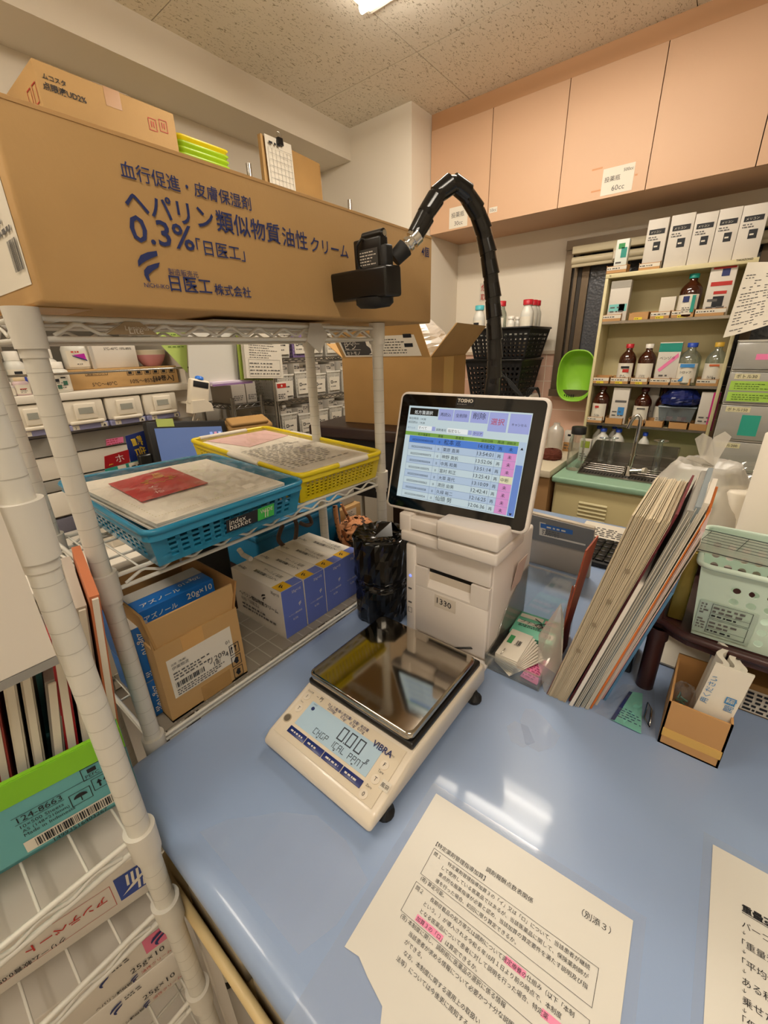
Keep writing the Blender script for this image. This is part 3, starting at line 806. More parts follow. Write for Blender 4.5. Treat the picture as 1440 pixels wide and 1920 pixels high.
# box of copy paper with green tape
TY = .502
TX0, TX1, TZ, zb = -.22, .088, .982, .869
RB = Tr(TX1,TY,0) @ Rz(R(-11)) @ Tr(-TX1,-TY,0)
t = thing('file_box', 'teal copy paper box with bright green tape round its rim, full of files', 'box', (-.06, .62, zb))
M_teal = mat('teal_box', '#63a5a8', .55, noise=.05, nscale=6); M_gtape = mat('green_tape', '#7fc028', .35)
m = MB(RB); w = .004; TYB = .70
m.box(TX0,TX1,TY,TY+w,zb,TZ,M_teal); m.box(TX0,TX1,TYB-w,TYB,zb,TZ,M_teal); m.box(TX0,TX0+w,TY,TYB,zb,TZ,M_teal); m.box(TX1-w,TX1,TY,TYB,zb,TZ,M_teal); m.box(TX0,TX1,TY,TYB,zb,zb+w,M_teal)
e = -.024
m.text('124-8663', (e, TY-.0006, zb+.056), X_, Z_, M_ink, width=.041); m.decal((e-.004,TY,zb+.0645),X_,Z_,.072,.0006,M_ink,.001); m.decal((e-.003,TY,zb+.0535),X_,Z_,.045,.0006,M_ink,.001)
for k, s_ in enumerate(('10×500 Sheets','A5 (148×210mm)','Made in Indonesia')): m.text(s_, (e, TY-.0006, zb+.0465-k*.0068), X_, Z_, M_ink, width=(.040,.044,.048)[k])
m.decal((e-.004,TY,zb+.008),X_,Z_,.094,.0165,M_paper,.0008); m.barcode((e+.006,TY-.0006,zb+.0105),X_,Z_,.078,.0125,M_ink,n=44); m.text('14993516403267', (e+.02,TY-.0006,zb+.003), X_, Z_, M_ink, width=.055)
for k in range(3):
    O = V(((.022,.046,.040)[k], TY-.0004, zb+(.036,.042,.064)[k])); m.frame(O,X_,Z_,.0215,.019,.0008,M_ink)
    if k == 0: m.add([O+X_*(.0107+.007*math.cos(i*PI/10))+Z_*(.0095+.006*math.sin(i*PI/10))-Y_*.001 for i in range(11)],[tuple(range(11))],M_ink); m.decal(O+X_*.0103+Z_*.003,X_,Z_,.001,.008,M_ink,.001)
    elif k == 1:
        for dx in (.005,.012): m.decal(O+X_*(dx+.0012)+Z_*.003,X_,Z_,.002,.008,M_ink,.001); m.add([O+X_*(dx-.0008)+Z_*.0095-Y_*.001,O+X_*(dx+.0052)+Z_*.0095-Y_*.001,O+X_*(dx+.0022)+Z_*.0155-Y_*.001],[(0,1,2)],M_ink)
    else: m.text('PEFC', O+X_*.003+Z_*.003-Y_*.0004, X_, Z_, M_ink, width=.014); m.decal(O+X_*.006+Z_*.009,X_,Z_,.009,.006,M_ink,.001)
m.part('body', t)
m = MB(RB); h0 = .030
m.box(TX0-.001,TX1+.001,TY-.001,TY,TZ-h0,TZ+.001,M_gtape); m.box(TX0-.001,TX1+.001,TYB,TYB+.001,TZ-h0,TZ+.001,M_gtape); m.box(TX1,TX1+.001,TY,TYB,TZ-h0,TZ+.001,M_gtape); m.box(TX0-.001,TX0,TY,TYB,TZ-h0,TZ+.001,M_gtape)
m.box(TX0,TX1,TY,TY+.005,TZ,TZ+.002,M_gtape)
m.part('green_tape', t)
# files standing in that box
fcol = ['#cfc6b8','#3b3733','#d9d0c0','#7c2430','#bdb3a4','#e0d8ca','#2f2c2a','#c9bfae','#a2423a','#d8cfbe','#b9b0a0','#86817a','#9b1b22','#ddd5c6','#b7ada0','#bd6f48']
fl = ['cream','black','pale','maroon','beige','white','dark charcoal','oatmeal','brick red','ivory','stone','grey','red','bone white','taupe','orange edged']
x = TX1-.006
for i in reversed(range(16)):
    w = random.uniform(.012,.018); top = 1.150-.012*(15-i) if i > 11 else 1.09+random.uniform(-.03,.03)
    lean = .034; x -= w+.0015
    m = MB(RB); c = mat('file_'+fl[i].replace(' ','_'), fcol[i], .5)
    y0, y1 = TY+.012+random.uniform(0,.01), TYB-.012
    m.hexa([(x,y0,zb+.006),(x+w*.8,y0,zb+.006),(x+w*.8,y1,zb+.006),(x,y1,zb+.006),(x+lean,y0+.02,top),(x+w*.8+lean,y0+.02,top),(x+w*.8+lean,y1,top+.01),(x+lean,y1,top+.01)], c)
    m.hexa([(x+w*.15,y0-.002,zb+.01),(x+w*.65,y0-.002,zb+.01),(x+w*.65,y1,zb+.01),(x+w*.15,y1,zb+.01),(x+lean+w*.15,y0+.016,top-.003),(x+w*.65+lean,y0+.016,top-.003),(x+w*.65+lean,y1,top+.006),(x+lean+w*.15,y1,top+.006)], M_paper)
    m.solo('file_folder', ('%s document file standing in the green taped box ' % fl[i]) + ('at the rack post end' if i == 15 else 'left of the %s one' % fl[i+1]), 'file', 'files in the green taped box')
    if x < TX0+.03: break
# cartons on the two shelves below
CXR = .074
RC = Tr(CXR,.478,0) @ Rz(R(-13)) @ Tr(-CXR,-.478,0)
m = MB(RC); m.box(-.20,CXR,.478,.70,.719,.798,M_cwhite,r=.0015)
lx = CXR-.047
m.decal((lx,.478,.737),X_,Z_,.044,.044,mat('navy_logo','#27408a',.4),.0008)
for k in range(3):
    m.add([V((lx+.011+k*.006,.4768,.757)),V((lx+.014+k*.006,.4768,.757)),V((lx+.016+k*.006,.4768,.777)),V((lx+.013+k*.006,.4768,.777))],[(0,1,2,3)],M_paper)
    m.add([V((lx+.021+k*.006,.4768,.740)),V((lx+.024+k*.006,.4768,.740)),V((lx+.026+k*.006,.4768,.755)),V((lx+.023+k*.006,.4768,.755))],[(0,1,2,3)],M_paper)
m.add([V((lx+.003,.4766,.744)),V((lx+.020,.4766,.752)),V((lx+.041,.4766,.768)),V((lx+.041,.4766,.771)),V((lx+.018,.4766,.757))],[(0,1,2,3,4)],M_paper)
m.text('アンテベート', (lx-.012,.4772,.765),-X_,-Z_,M_red,width=.082,bold=.02); m.frame((lx-.15,.4778,.736),X_,Z_,.145,.040,.0006,M_red,.0006)
m.text('クリーム軟膏0.05%', (lx-.060,.4772,.744),-X_,-Z_,M_ink,width=.07,bold=.01)
m.solo('drug_carton', 'white drug carton with red katakana and a navy square logo on the left rack', 'carton')
for i in range(2):
    z0 = .563 if i == 0 else .488
    m = MB(RC); m.box(-.20,CXR-.004,.478,.70,z0,z0+.0735,M_cwhite,r=.0015)
    if i == 0:
        m.decal((CXR-.045,.478,z0+.040),X_,Z_,.040,.033,mat('pink_label','#d8708e',.45),.0008); swoosh(m, (CXR-.036,.4768,z0+.043), .026, M_navy)
    m.text('25g×10', (CXR-.068,.4772,z0+.024),X_,Z_,M_ink,width=.044)
    m.text('ヘパリン類似物質', (CXR-.115,.4772,z0+.006),X_,Z_,M_ink,width=.05,bold=.02); m.text('油性クリーム',(CXR-.058,.4772,z0+.009),X_,Z_,M_red,width=.04)
    swoosh(m, (CXR-.105,.4768,z0+.042), .022, M_navy); swoosh(m, (CXR-.072,.4768,z0+.004), .014, M_navy)
    m.dashes((CXR-.085,.4772,z0+.056),X_,Z_,.03,.010,2,M_grayink,seed=4)
    m.solo('cream_carton', ['white 25g cream carton with a pink label, upper of two','white 25g cream carton without a pink label, lower of two'][i], 'carton', 'white cream cartons on the left rack')
# beige tray below the worktop edge
t = thing('beige_tray', 'beige mesh tray of printed packs hanging below the left worktop edge', 'tray', (.13,.40,.55))
M_beige = mat('beige_plastic', '#d8bf8c', .4)
zr3 = .66
lp = rect_loop(.087, .20, -.25, .562, zr3, .045, 6)
m = MB(); m.tube(lp, .007, M_beige, n=8, closed=True)
inn = [V((p.x,p.y,p.z)) for p in lp]; c = V((.1435,.156,0)); lo = [V((c.x+(p.x-c.x)*.86, c.y+(p.y-c.y)*.95, .575)) for p in lp]; n = len(lp)
m.add(inn+lo, [(i,(i+1)%n,n+(i+1)%n,n+i) for i in range(n)], M_beige, True); m.add(lo, [tuple(range(n))], M_beige)
m.part('body', t)
m = MB(); m.lattice((.188,.52,.59),(.188,.36,.59),(.196,.36,.65),(.196,.52,.65),10,4,.002,M_mblack,br=.4); m.part('mesh_panel', t)
M_pack = mat('beige_pack', '#b8a888', .5)
for k in range(4):
    y1 = .50-.17*k; m = MB(); m.box(.103,.183,y1-.15,y1,.585,.640+.004*k,M_pack,r=.006)
    zt_ = .640+.004*k
    m.frame((.112,y1-.012,zt_),-Y_,X_,.12,.06,.0012,M_ink,.001)
    m.decal((.150,y1-.06,zt_),-Y_,X_,.045,.022,M_paper,.0012); m.barcode((.152,y1-.062,zt_),-Y_,X_,.04,.018,M_ink,.0018,n=20); m.text('医療用', (.155,y1-.02,zt_),-Y_,X_,M_red,width=.03)
    m.dashes((.118,y1-.02,zt_),-Y_,X_,.09,.02,3,M_grayink,seed=k)
    m.solo('supply_pack', 'beige printed pack in the beige tray, ' + ['farthest under the rack end','second from the rack end','third from the rack end','fourth, nearest the viewer'][k], 'pack', 'printed packs in the beige tray')
t = thing('under_counter_stand', 'low white stand under the beige tray below the worktop', 'stand', (.13, .15, 0))
m = MB(); m.box(.095,.19,-.22,.53,.55,.572,M_white); m.part('top', t)
for x_ in (.105,.18):
    for y_ in (-.2,.51): m = MB(); m.box(x_-.008,x_+.008,y_-.008,y_+.008,0,.55,M_white); m.part('leg', t)
# ================================================================== BLUE WORKTOP
M_blue = mat('blue_top', '#90a4c5', .30, spec=.5, coat=.30, noise=.03, nscale=4)
WX0, WX1, WY_0, WY_1 = .092, 1.60, -1.15, .624
t = thing('work_counter', 'large blue topped worktop carrying the scale and the touch screen', 'counter', (.85,-.27,0))
m = MB(); r = .016
prof = [(0,-.034),(-.004,-.030),(-.006,-.02),(-.004,-.010),(.002,-.004),(.012,-.0008),(.022,0)]
loops = [[V((p.x,p.y,ZT+dz)) for p in rect_loop(WX0+dx, WX1-dx, WY_0+dx, WY_1-dx, 0, .03, 5)] for dx, dz in prof]
n = len(loops[0]); vs = [p for l in loops for p in l]
m.add(vs, [(a*n+i, a*n+(i+1)%n, (a+1)*n+(i+1)%n, (a+1)*n+i) for a in range(len(loops)-1) for i in range(n)], M_blue, True)
m.add(loops[-1], [tuple(range(n))], M_blue); m.add(loops[0], [tuple(range(n-1,-1,-1))], M_blue)
m.part('top', t)
m = MB(); M_base = mat('counter_base', '#cfc3ae', .5)
m.box(.24, 1.56, -1.1, .58, .06, .766, M_base); m.box(.27, 1.53, -1.07, .55, 0, .06, M_grey); m.part('cabinet_base', t)
# worn film edges stuck on the top
M_wear = clear('worn_film', '#ffffff', .10, .10, haze=.20, hcol='#d3e2fa', fr=.08)
def patch(pts, name, lab, z=ZT+.0006):
    q = [az(px,py,z) for px,py in pts]; m = MB()
    m.add(q, [tuple(range(len(q)))], M_wear)
    m.solo(name, lab, 'film')
patch([(975,1352),(985,1395),(1010,1410),(1040,1400),(1050,1380),(1020,1345),(1000,1330),(985,1328)], 'film_scrap', 'clear torn film scrap stuck on the blue top below the leaning files')
patch([(950,1362),(958,1390),(980,1402),(1003,1392),(990,1362),(965,1352)], 'film_scrap', 'smaller clear film scrap on the blue top nearer the scale')
patch([(374,1560),(428,1536),(480,1530),(525,1522),(594,1529),(648,1575),(690,1650),(630,1735),(560,1790)], 'film_sheet', 'faint clear film edge on the blue top in front of the scale', ZT+.0004)
# laminated sheets
M_lam = clear('laminate_film', '#ffffff', .10, .05, haze=.14, hcol='#d6e4fa', fr=.2)
M_sheetp = mat('notice_paper', '#dcd8ce', .32, coat=.5)
t = thing('laminated_notice', 'laminated white notice about dispensing fees lying in front of the scale', 'notice', (.27,.07,ZT))
P1 = az(827,1503,ZT); P2 = az(1205,1745,ZT); P3 = az(645,1770,ZT)
O = V((.160, .2005, ZT+.0012)); W_, H_ = .254, .206
u, v = V((.045,-1,0)).normalized(), V((1,.045,0)).normalized()
m = MB(); m.quad(*[O+u*a+v*b-Z_*.0006 for a,b in ((-.012,-.09),(W_+.012,-.09),(W_+.012,H_+.012),(-.012,H_+.012))], M_lam); m.part('laminate', t)
m = MB(); pts = [(0,.0),(.018,.003),(.035,-.004),(.06,-.012),(.085,-.06),(W_,-.09),(W_,H_),(0,H_)]
m.add([O+u*a+v*b for a,b in pts], [tuple(range(len(pts)))], M_sheetp)
m.add([O+u*a+v*b-Z_*.0002 for a,b in pts], [tuple(range(len(pts)-1,-1,-1))], M_sheetp)
M_hl = mat('pink_highlight', '#ef8fb2', .5)
rows = ['特定薬剤管理指導加算３の「イ」又は「ロ」について、当該患者が継続','して使用している医薬品ではあるが、当該医薬品に関して、保険薬剤師が','重点的な服薬指導が必要と認め、当該加算の算定要件を満たす説明及び指','導を行った場合、初回に限り算定できるか。','(答) 算定可能。']
rows2 = ['長期収載品の処方等又は調剤について選定療養の仕組み（以下「本制','という。）が導入される令和６年10月１日より前の時点で、本制度','となる医薬品について患者に対して説明を行った場合、特定薬','加算３の「ロ」は算定できるか。','(答) 本制度に関し、調剤前に医薬品の選択に係る情報','当該患者が求める情報について必要かつ十分な説明','ができる。','なお、本制度に関する運用上の取扱い','法等）については今後更に周知する']
def rowtxt(s, fx, y, size): m.text(s, O+u*fx+v*y, u, v, M_ink, size=size, lift=.0005)
sz = .0056
m.text('調剤報酬点数表関係', O+u*.098+v*(H_-.050), u, v, M_ink, width=.058, lift=.0005)
m.text('（別添３）', O+u*.205+v*(H_-.028), u, v, M_ink, width=.030, lift=.0005)
m.text('【特定薬剤管理指導加算】', O+u*.033+v*(H_-.061), u, v, M_ink, width=.068, lift=.0005)
y = H_-.072
m.text('問１', O+u*.036+v*y, u, v, M_ink, size=sz, lift=.0005)
for i, s in enumerate(rows):
    rowtxt(s, .052 if 0 < i < 4 else (.056 if i == 0 else .036), y-.0082*i, sz*.93)
m.frame(O+u*.033+v*(y-.0082*3-.003), u, v, .197, .0082*4+.002, .0004, M_ink, .0005)
y2 = y-.0082*5-.0035
m.text('問２', O+u*.036+v*y2, u, v, M_ink, size=sz, lift=.0005)
m.decal(O+u*.147+v*(y2-.001), u, v, .022, .0066, M_hl, .0003); m.decal(O+u*.190+v*(y2-.0175), u, v, .02, .0066, M_hl, .0003); m.decal(O+u*.051+v*(y2-.0256), u, v, .034, .0066, M_hl, .0003)
for i, s in enumerate(rows2):
    rowtxt(s, .056 if i in (0,7) else (.036 if i == 4 else .052), y2-.0082*i, sz*.93)
m.frame(O+u*.033+v*(y2-.0082*3-.003), u, v, .197, .0082*4+.002, .0004, M_ink, .0005)
m.part('notice_sheet', t)
t = thing('laminated_notice', 'laminated instruction sheet at the lower right about weight registration', 'notice', (.4,-.2,ZT))
O = V((.20, -.111, ZT+.0012)); W_, H_ = .19, .327; u, v = V((0,-1,0)), V((1,0,0))
m = MB(); m.quad(*[O+u*a+v*b-Z_*.0006 for a,b in ((-.010,0),(W_,0),(W_,H_+.012),(-.010,H_+.012))], M_lam); m.part('laminate', t)
m = MB(); m.hexa([O+u*a+v*b+Z_*c for c in (-.0002,0) for a,b in ((0,0),(W_,0),(W_,H_),(0,H_))], M_sheetp)
lines = [('重量登録の方法',.064,.0095,1),('バーコードを',.082,.0085,0),('↓',.0895,.005,0),('「重量登録を',.102,.0085,0),('↓',.109,.005,0),('「平均値登録',.121,.0085,0),('↓',.128,.005,0),('ある程度多く',.139,.0085,0),('↓',.146,.005,0),('乗せた錠数',.156,.0085,0),('↓',.163,.005,0),('「保存」 を押',.173,.0085,0),('ピロー包装',.205,.0085,0),('↓',.213,.005,0),('メニュー',.223,.0085,0),('↓',.231,.005,0),('「ピロー」',.241,.0085,0)]
for s, dy, size, b in lines:
    m.text(s, O+u*.029+v*(H_-dy), u, v, M_ink, size=size, lift=.0005, bold=.03 if b else 0)
m.decal(O+u*.029+v*(H_-.0665), u, v, .07, .0006, M_ink, .0005)
m.part('notice_sheet', t)

# ================================================================== BALANCE
M_sc = mat('scale_ivory', '#e8dcc9', .30, coat=.4)
SX0, SX1, SY0, SY1 = .258, .630, .246, .474
t = thing('laboratory_balance', 'ivory electronic balance with a steel pan and a display reading 0.00', 'balance', ((SX0+SX1)/2, (SY0+SY1)/2, ZT))
yc = (SY0+SY1)/2; hw = (SY1-SY0)/2
m = MB()
prof = [(0,.012),(0,.024),(.012,.034),(.103,.060),(.118,.062),(.328,.062),(.342,.052),(.345,.012)]
def sec(inset, dz=0): return [V((SX0+x, 0, ZT+z+dz)) for x, z in prof]
vs = []; k = len(prof)
for yy, sx in ((SY0,1),(SY1,1)):
    vs += [V((SX0+x, yy, ZT+z)) for x, z in prof]
fs = [tuple(range(k-1,-1,-1)), tuple(range(k,2*k))] + [(i,(i+1)%k,k+(i+1)%k,k+i) for i in range(k)]
m.bevel(vs, fs, M_sc, .006, 3)
m.part('body', t)
# sloping face with keys and print
fO = V((SX0+.012, SY1-.004, ZT+.0345)); fv = V((.091,0,.026)).normalized(); fu = -Y_; FL = .0945; FWd = SY1-SY0-.008
m = MB()
m.hexa([fO+fu*a+fv*b+fu.cross(fv)*c for c in (0,.0012) for a,b in ((.006,.004),(FWd-.006,.004),(FWd-.006,FL-.004),(.006,FL-.004))], mat('scale_face', '#e0d2ba', .35))
N = fu.cross(fv)
B = lambda a, b, c=.0016: fO+fu*a+fv*b+N*c
m.text('VIBRA', B(.163,.070), fu, fv, M_navy, width=.036, bold=.02)
m.text('On/Off', B(.008,.083), fu, fv, M_grayink, width=.013); m.text('ᯤ PJ'.replace('ᯤ','~'), B(.030,.081), fu, fv, M_grayink, width=.014)
m.text('Tare', B(.010,.062), fu, fv, M_grayink, width=.007)
m.text('ひょう量/最小測定量/  目量/  実目量', B(.058,.082), fu, fv, M_navy, width=.088); m.text('2200g/      0.5g/    0.1g/  0.01g', B(.062,.0765), fu, fv, M_navy, width=.080)
m.text('Menu', B(.193,.073), fu, fv, M_grayink, width=.010); m.text('Tare', B(.193,.046), fu, fv, M_grayink, width=.010); m.text('Zero', B(.190,.022), fu, fv, M_grayink, width=.010)
m.part('control_panel', t)
m = MB(); M_lcd = mat('lcd_blue', '#a9bfcb', .2, emit=.12); M_seg = mat('lcd_segment', '#3d4652', .5)
L0, L1, B0, B1 = .030, .183, .030, .074
m.hexa([B(a,b,c) for c in (.0012,.002) for a,b in ((L0,B0),(L1,B0),(L1,B1),(L0,B1))], M_lcd)
def seg7(d, a, b, w, h, tk=.0013):
    S = {'0':'abcdef','1':'bc','2':'abged','C':'afed','H':'bcefg','G':'afedc','R':'abefg','I':'bc','A':'abcefg','L':'fed','P':'abefg','N':'abcef','T':'aij','-':'g'}[d]
    g = {'a':(0,h-tk,w,tk),'d':(0,0,w,tk),'g':(0,h/2-tk/2,w,tk),'b':(w-tk,h/2,tk,h/2),'c':(w-tk,0,tk,h/2),'e':(0,0,tk,h/2),'f':(0,h/2,tk,h/2),'i':(w/2,0,tk,h/2),'j':(w/2,h/2,tk,h/2)}
    for q in S:
        x, y, ww, hh = g[q]; m.decal(B(a+x,b+y,.002), fu, fv, ww, hh, M_seg, .0005)
for i, d in enumerate('000'): seg7(d, .108+i*.0175, .048, .0125, .021, .0020)
m.decal(B(.1225,.048,.002), fu, fv, .002, .002, M_seg, .0005)
m.text('g', B(.170,.046,.002), fu, fv, M_seg, size=.011)
for k, w in enumerate(('CHGR','ICAL','PRNT')):
    for i, d in enumerate(w): seg7(d, .068+k*.037+i*.0078, .0345, .0058, .0095, .0010)
    a0 = .078+k*.037; m.add([B(a0,.0335,.0026),B(a0+.002,.031,.0026),B(a0+.004,.0335,.0026)],[(0,1,2)],M_seg)
m.cyl(B(.040,.064,.0015), B(.040,.064,.0026), .0032, M_navy, n=14); m.text('HOLD', B(.036,.070,.002), fu, fv, M_navy, width=.008)
m.part('lcd', t)
m = MB()
for k in range(4):
    a0 = L0-.002+k*.0395; m.hexa([B(a,b,c) for c in (.0012,.0026) for a,b in ((a0,.014),(a0+.038,.014),(a0+.038,.025),(a0,.025))], mat('navy_key','#1c2c6b',.3), r=.0006)
    m.dashes(B(a0+.006,.017,.0026), fu, fv, .026, .005, 1, M_paper, lift=.0004, seed=k)
m.part('function_keys', t)
for nm, a, b, s in (('tare_key',.017,.052,'T'),('menu_key',.197,.058,'F'),('tare_key',.197,.036,'T'),('zero_key',.194,.012,'0'),('power_key',.014,.075,'I')):
    m = MB(); m.cyl(B(a,b,.0010), B(a,b,.0022), .0066, M_sc, n=20); m.text(s if len(s)==1 else s, B(a,b-.0025,.0022), fu, fv, M_ink, size=.008, center=True, lift=.0004)
    m.part(nm, t)
m = MB(); m.cyl(B(.012,.030,.0005), B(.012,.030,.0018), .0075, mat('level_ring','#b9a98f',.3), n=20); m.cyl(B(.012,.030,.0018), B(.012,.030,.0021), .0058, mat('level_glass','#6d6456',.1), n=20); m.part('spirit_level', t)
m = MB(); m.sheet(B(.2065,.030,.0015), B(.2215,.030,.0015), B(.2215,.043,.0015), B(.2065,.043,.0015), .0004, M_paper); m.text('風袋', B(.2075,.0335,.0016), fu, fv, M_ink, width=.013, lift=.0003); m.part('tare_sticker', t)
# black collar under the pan, draught cover, feet
m = MB(); m.box(SX0+.103, SX0+.325, SY0+.003, SY1-.001, ZT+.060, ZT+.073, M_dark, r=.004); m.part('pan_support', t)
px0, px1, py0, py1 = SX0+.103, SX0+.312, SY0+.006, SY1-.003
m = MB(); zt_ = ZT+.089
M_pan = mat('polished_pan', '#b3aca0', .07, metal=1)
lo = [rect_loop(px0+d, px1-d, py0+d, py1-d, zt_+dz, .012, 5) for d, dz in ((.001,-.013),(0,-.011),(0,-.003),(.0012,-.0008),(.004,0))]
n = len(lo[0]); vs = [p for l in lo for p in l]
m.add(vs, [(a*n+i, a*n+(i+1)%n, (a+1)*n+(i+1)%n, (a+1)*n+i) for a in range(4) for i in range(n)], M_pan, True); m.add(lo[-1], [tuple(range(n))], M_pan); m.add(lo[0], [tuple(range(n-1,-1,-1))], M_pan)
m.part('weighing_pan', t)
for x_, y_ in ((SX0+.04,SY0+.020),(SX0+.30,SY0+.014),(SX0+.04,SY1-.020),(SX0+.30,SY1-.02)):
    m = MB(); m.lathe([(.013,0),(.0145,.003),(.0145,.008),(.010,.010),(.006,.02)], M_mblack, (x_, y_-(.013 if y_ < yc else -.013), ZT), n=14); m.part('foot', t)
# clear protective cover drawn over the front and the sides
m = MB(); o = .003
m.hexa([fO+fu*a+fv*b+N*c for c in (.0034,.0037) for a,b in ((-.004,-.016),(FWd+.004,-.016),(FWd+.004,FL+.002),(-.004,FL+.002))], M_cover)
m.quad((SX0-.003,SY0-.003,ZT+.004),(SX1,SY0-.003,ZT+.004),(SX1,SY0-.003,ZT+.058),(SX0+.1,SY0-.003,ZT+.058), M_cover)
m.part('protective_cover', t)

# ================================================================== TOUCH SCREEN TERMINAL WITH LABEL PRINTER
t = thing('dispensing_terminal', 'white touch screen terminal on a label printer listing prescriptions', 'terminal', (.75,.37,ZT))
TX, TY0, TY1 = .656, .268, .458
M_tw = mat('terminal_white', '#e8dfd6', .45)
m = MB()
m.box(TX, .86, TY0, TY1, ZT+.006, 1.045, M_tw, r=.006)
m.part('printer_body', t)
m = MB(); m.box(TX-.012, TX+.05, TY1-.02, TY1+.004, ZT+.004, 1.03, M_tw, r=.004)
m.cyl((TX-.0128,TY1-.008,.955),(TX-.0118,TY1-.008,.955),.003,mat('blue_led','#5a6cff',.3,emit=2.5),n=10)
for z in (.92,.885): m.dashes((TX-.0122,TY1-.003,z),-Y_,Z_,.010,.008,1,M_grayink)
m.frame((TX-.0122,TY1-.002,.862),-Y_,Z_,.011,.013,.001,M_grayink); m.part('side_bezel', t)
m = MB(); m.box(TX-.008, TX+.004, TY0+.002, TY1-.018, .985, 1.046, M_tw, r=.003); m.part('upper_door', t)
m = MB()
O = V((TX-.008, TY1-.018, 0)); w = TY1-TY0-.020
pl = [(0,.82),(w,.82),(w,.982),(0,.982)]
m.box(TX-.010, TX+.004, TY0+.002, TY1-.018, ZT+.02, .936, M_tw, r=.003)
m.box(TX-.010, TX+.004, TY0+.002, TY0+.040, .936, .982, M_tw); m.box(TX-.010, TX+.004, TY1-.050, TY1-.018, .936, .982, M_tw)
m.box(TX-.0015, TX+.004, TY0+.040, TY1-.050, .936, .974, mat('terminal_recess', '#d6c9b8', .5)); m.box(TX-.0012, TX+.004, TY0+.040, TY1-.050, .974, .982, M_dark)
m.hexa([V((TX-.010,TY1-.050,.936)),V((TX-.010,TY0+.040,.936)),V((TX-.001,TY0+.040,.936)),V((TX-.001,TY1-.050,.936)),V((TX-.010,TY1-.050,.940)),V((TX-.010,TY0+.040,.940)),V((TX-.001,TY0+.040,.957)),V((TX-.001,TY1-.050,.957))], M_tw)
m.part('paper_door', t)
m = MB(); O = ax(815,1118,TX-.0105); m.sheet(O-Z_*.024, O-Y_*.050-Z_*.024, O-Y_*.050+Z_*.006, O+Z_*.006, .0005, mat('faint_label','#ddd2c4',.6)); m.text('1330', O-Y_*.006-Z_*.013-X_*.0002, (-Y_-Z_*.08).normalized(), Z_, M_ink, width=.034, lift=.0006); m.part('handwritten_label', t)
# neck slabs under the screen
m = MB(); m.box(.624, .76, .251, .378, 1.074, 1.108, M_tw, r=.005); m.box(.628, .76, .253, .378, 1.044, 1.071, M_tw, r=.005); m.part('neck', t)
m = MB(); m.box(.648, .72, .380, .474, 1.062, 1.088, M_tw, r=.004); m.box(.646, .70, .452, .480, 1.054, 1.094, M_tw, r=.003); m.box(.640, .72, .380, .472, 1.036, 1.058, M_tw, r=.003); m.part('side_arm', t)
m = MB(); m.box(TX-.025, TX+.21, TY0-.006, TY1+.004, ZT+.0005, ZT+.008, M_tw, r=.002); m.part('base_plate', t)
m = MB(); q = [V((.75,TY0-.002,.93)),V((.80,TY0-.0025,.93)),V((.80,TY0-.012,1.0)),V((.75,TY0-.012,1.0))]; m.sheet(q[0],q[1],q[2],q[3],.0006,mat('pinkish_slip','#dcc2b4',.6)); m.part('taped_slip', t)
m = MB(); m.tube([V((.70,.30,ZT+.012)),V((.66,.285,ZT+.03)),V((.645,.30,ZT+.035)),V((.63,.33,ZT+.03)),V((.636,.36,ZT+.014))],.0022,M_dark,n=6); m.part('cable', t)
# screen
c1 = [V((.721,.523,1.330)), V((.749,.224,1.328)), V((.679,.225,1.096)), V((.651,.524,1.098))]
su = ((c1[1]-c1[0])+(c1[2]-c1[3])).normalized(); sv0 = ((c1[0]-c1[3])+(c1[1]-c1[2])).normalized(); sv = (sv0-su*sv0.dot(su)).normalized(); sn = su.cross(sv)
cen = sum(c1, V((0,0,0)))/4; SWD, SHT = .299, .242
BL = cen-su*SWD/2-sv*SHT/2
SM = basis(BL, su, sv, sn)
m = MB(SM); lp = [rect_loop(d, SWD-d, d, SHT-d, z, .014, 5) for d, z in ((.010,-.030),(.002,-.022),(0,-.006),(.0015,0),(.005,.0008))]
n = len(lp[0]); m.add([p for l in lp for p in l], [(a*n+i, a*n+(i+1)%n, (a+1)*n+(i+1)%n, (a+1)*n+i) for a in range(4) for i in range(n)], M_tw, True); m.add(lp[0], [tuple(range(n-1,-1,-1))], M_tw); m.add(lp[-1], [tuple(range(n))], M_tw)
m.part('screen_housing', t)
m = MB(SM); b = rect_loop(.006, SWD-.006, .006, SHT-.006, .0014, .009, 5); m.add(b, [tuple(range(len(b)))], mat('screen_glass', '#050505', .06, spec=.6)); m.part('screen_bezel', t)
m = MB(SM); U3, V3 = X_, Y_
def px_on_screen(px, py):
    d = ray(px, py); tt = (BL-CAM).dot(sn)/d.dot(sn); p = CAM+d*tt-BL; return p.dot(su), p.dot(sv)
D0 = px_on_screen(768,760); D1 = px_on_screen(1001,776); D2 = px_on_screen(963,971); D3 = px_on_screen(745,929)
dx0 = (D0[0]+D3[0])/2; dx1 = (D1[0]+D2[0])/2; dy0 = (D3[1]+D2[1])/2; dy1 = (D0[1]+D1[1])/2; DW, DH = dx1-dx0, dy1-dy0
def glow(n, c, e=.62):
    m_ = mat(n, c, .5, emit=e); m_.node_tree.nodes['Principled BSDF'].inputs['Base Color'].default_value = tuple(x*.12 for x in lin(c)[:3])+(1,); return m_
G = {k: glow('screen_'+k, c) for k, c in dict(pale='#cfe3ea', blue='#9fb2e6', btn='#a6b0ea', row='#bcd2ea', sel='#4f86e0', green='#7fae4a', pink='#e39ad6', cream='#ece8c0', line='#7d93b8', scroll='#6d8fd8').items()}
G['txt'] = mat('screen_text', '#0b1020', .5); G['red'] = glow('screen_red', '#d02a3c', .5); G['blk'] = mat('screen_black', '#07080a', .4); G['wt'] = glow('screen_white', '#eef4f4', .7)
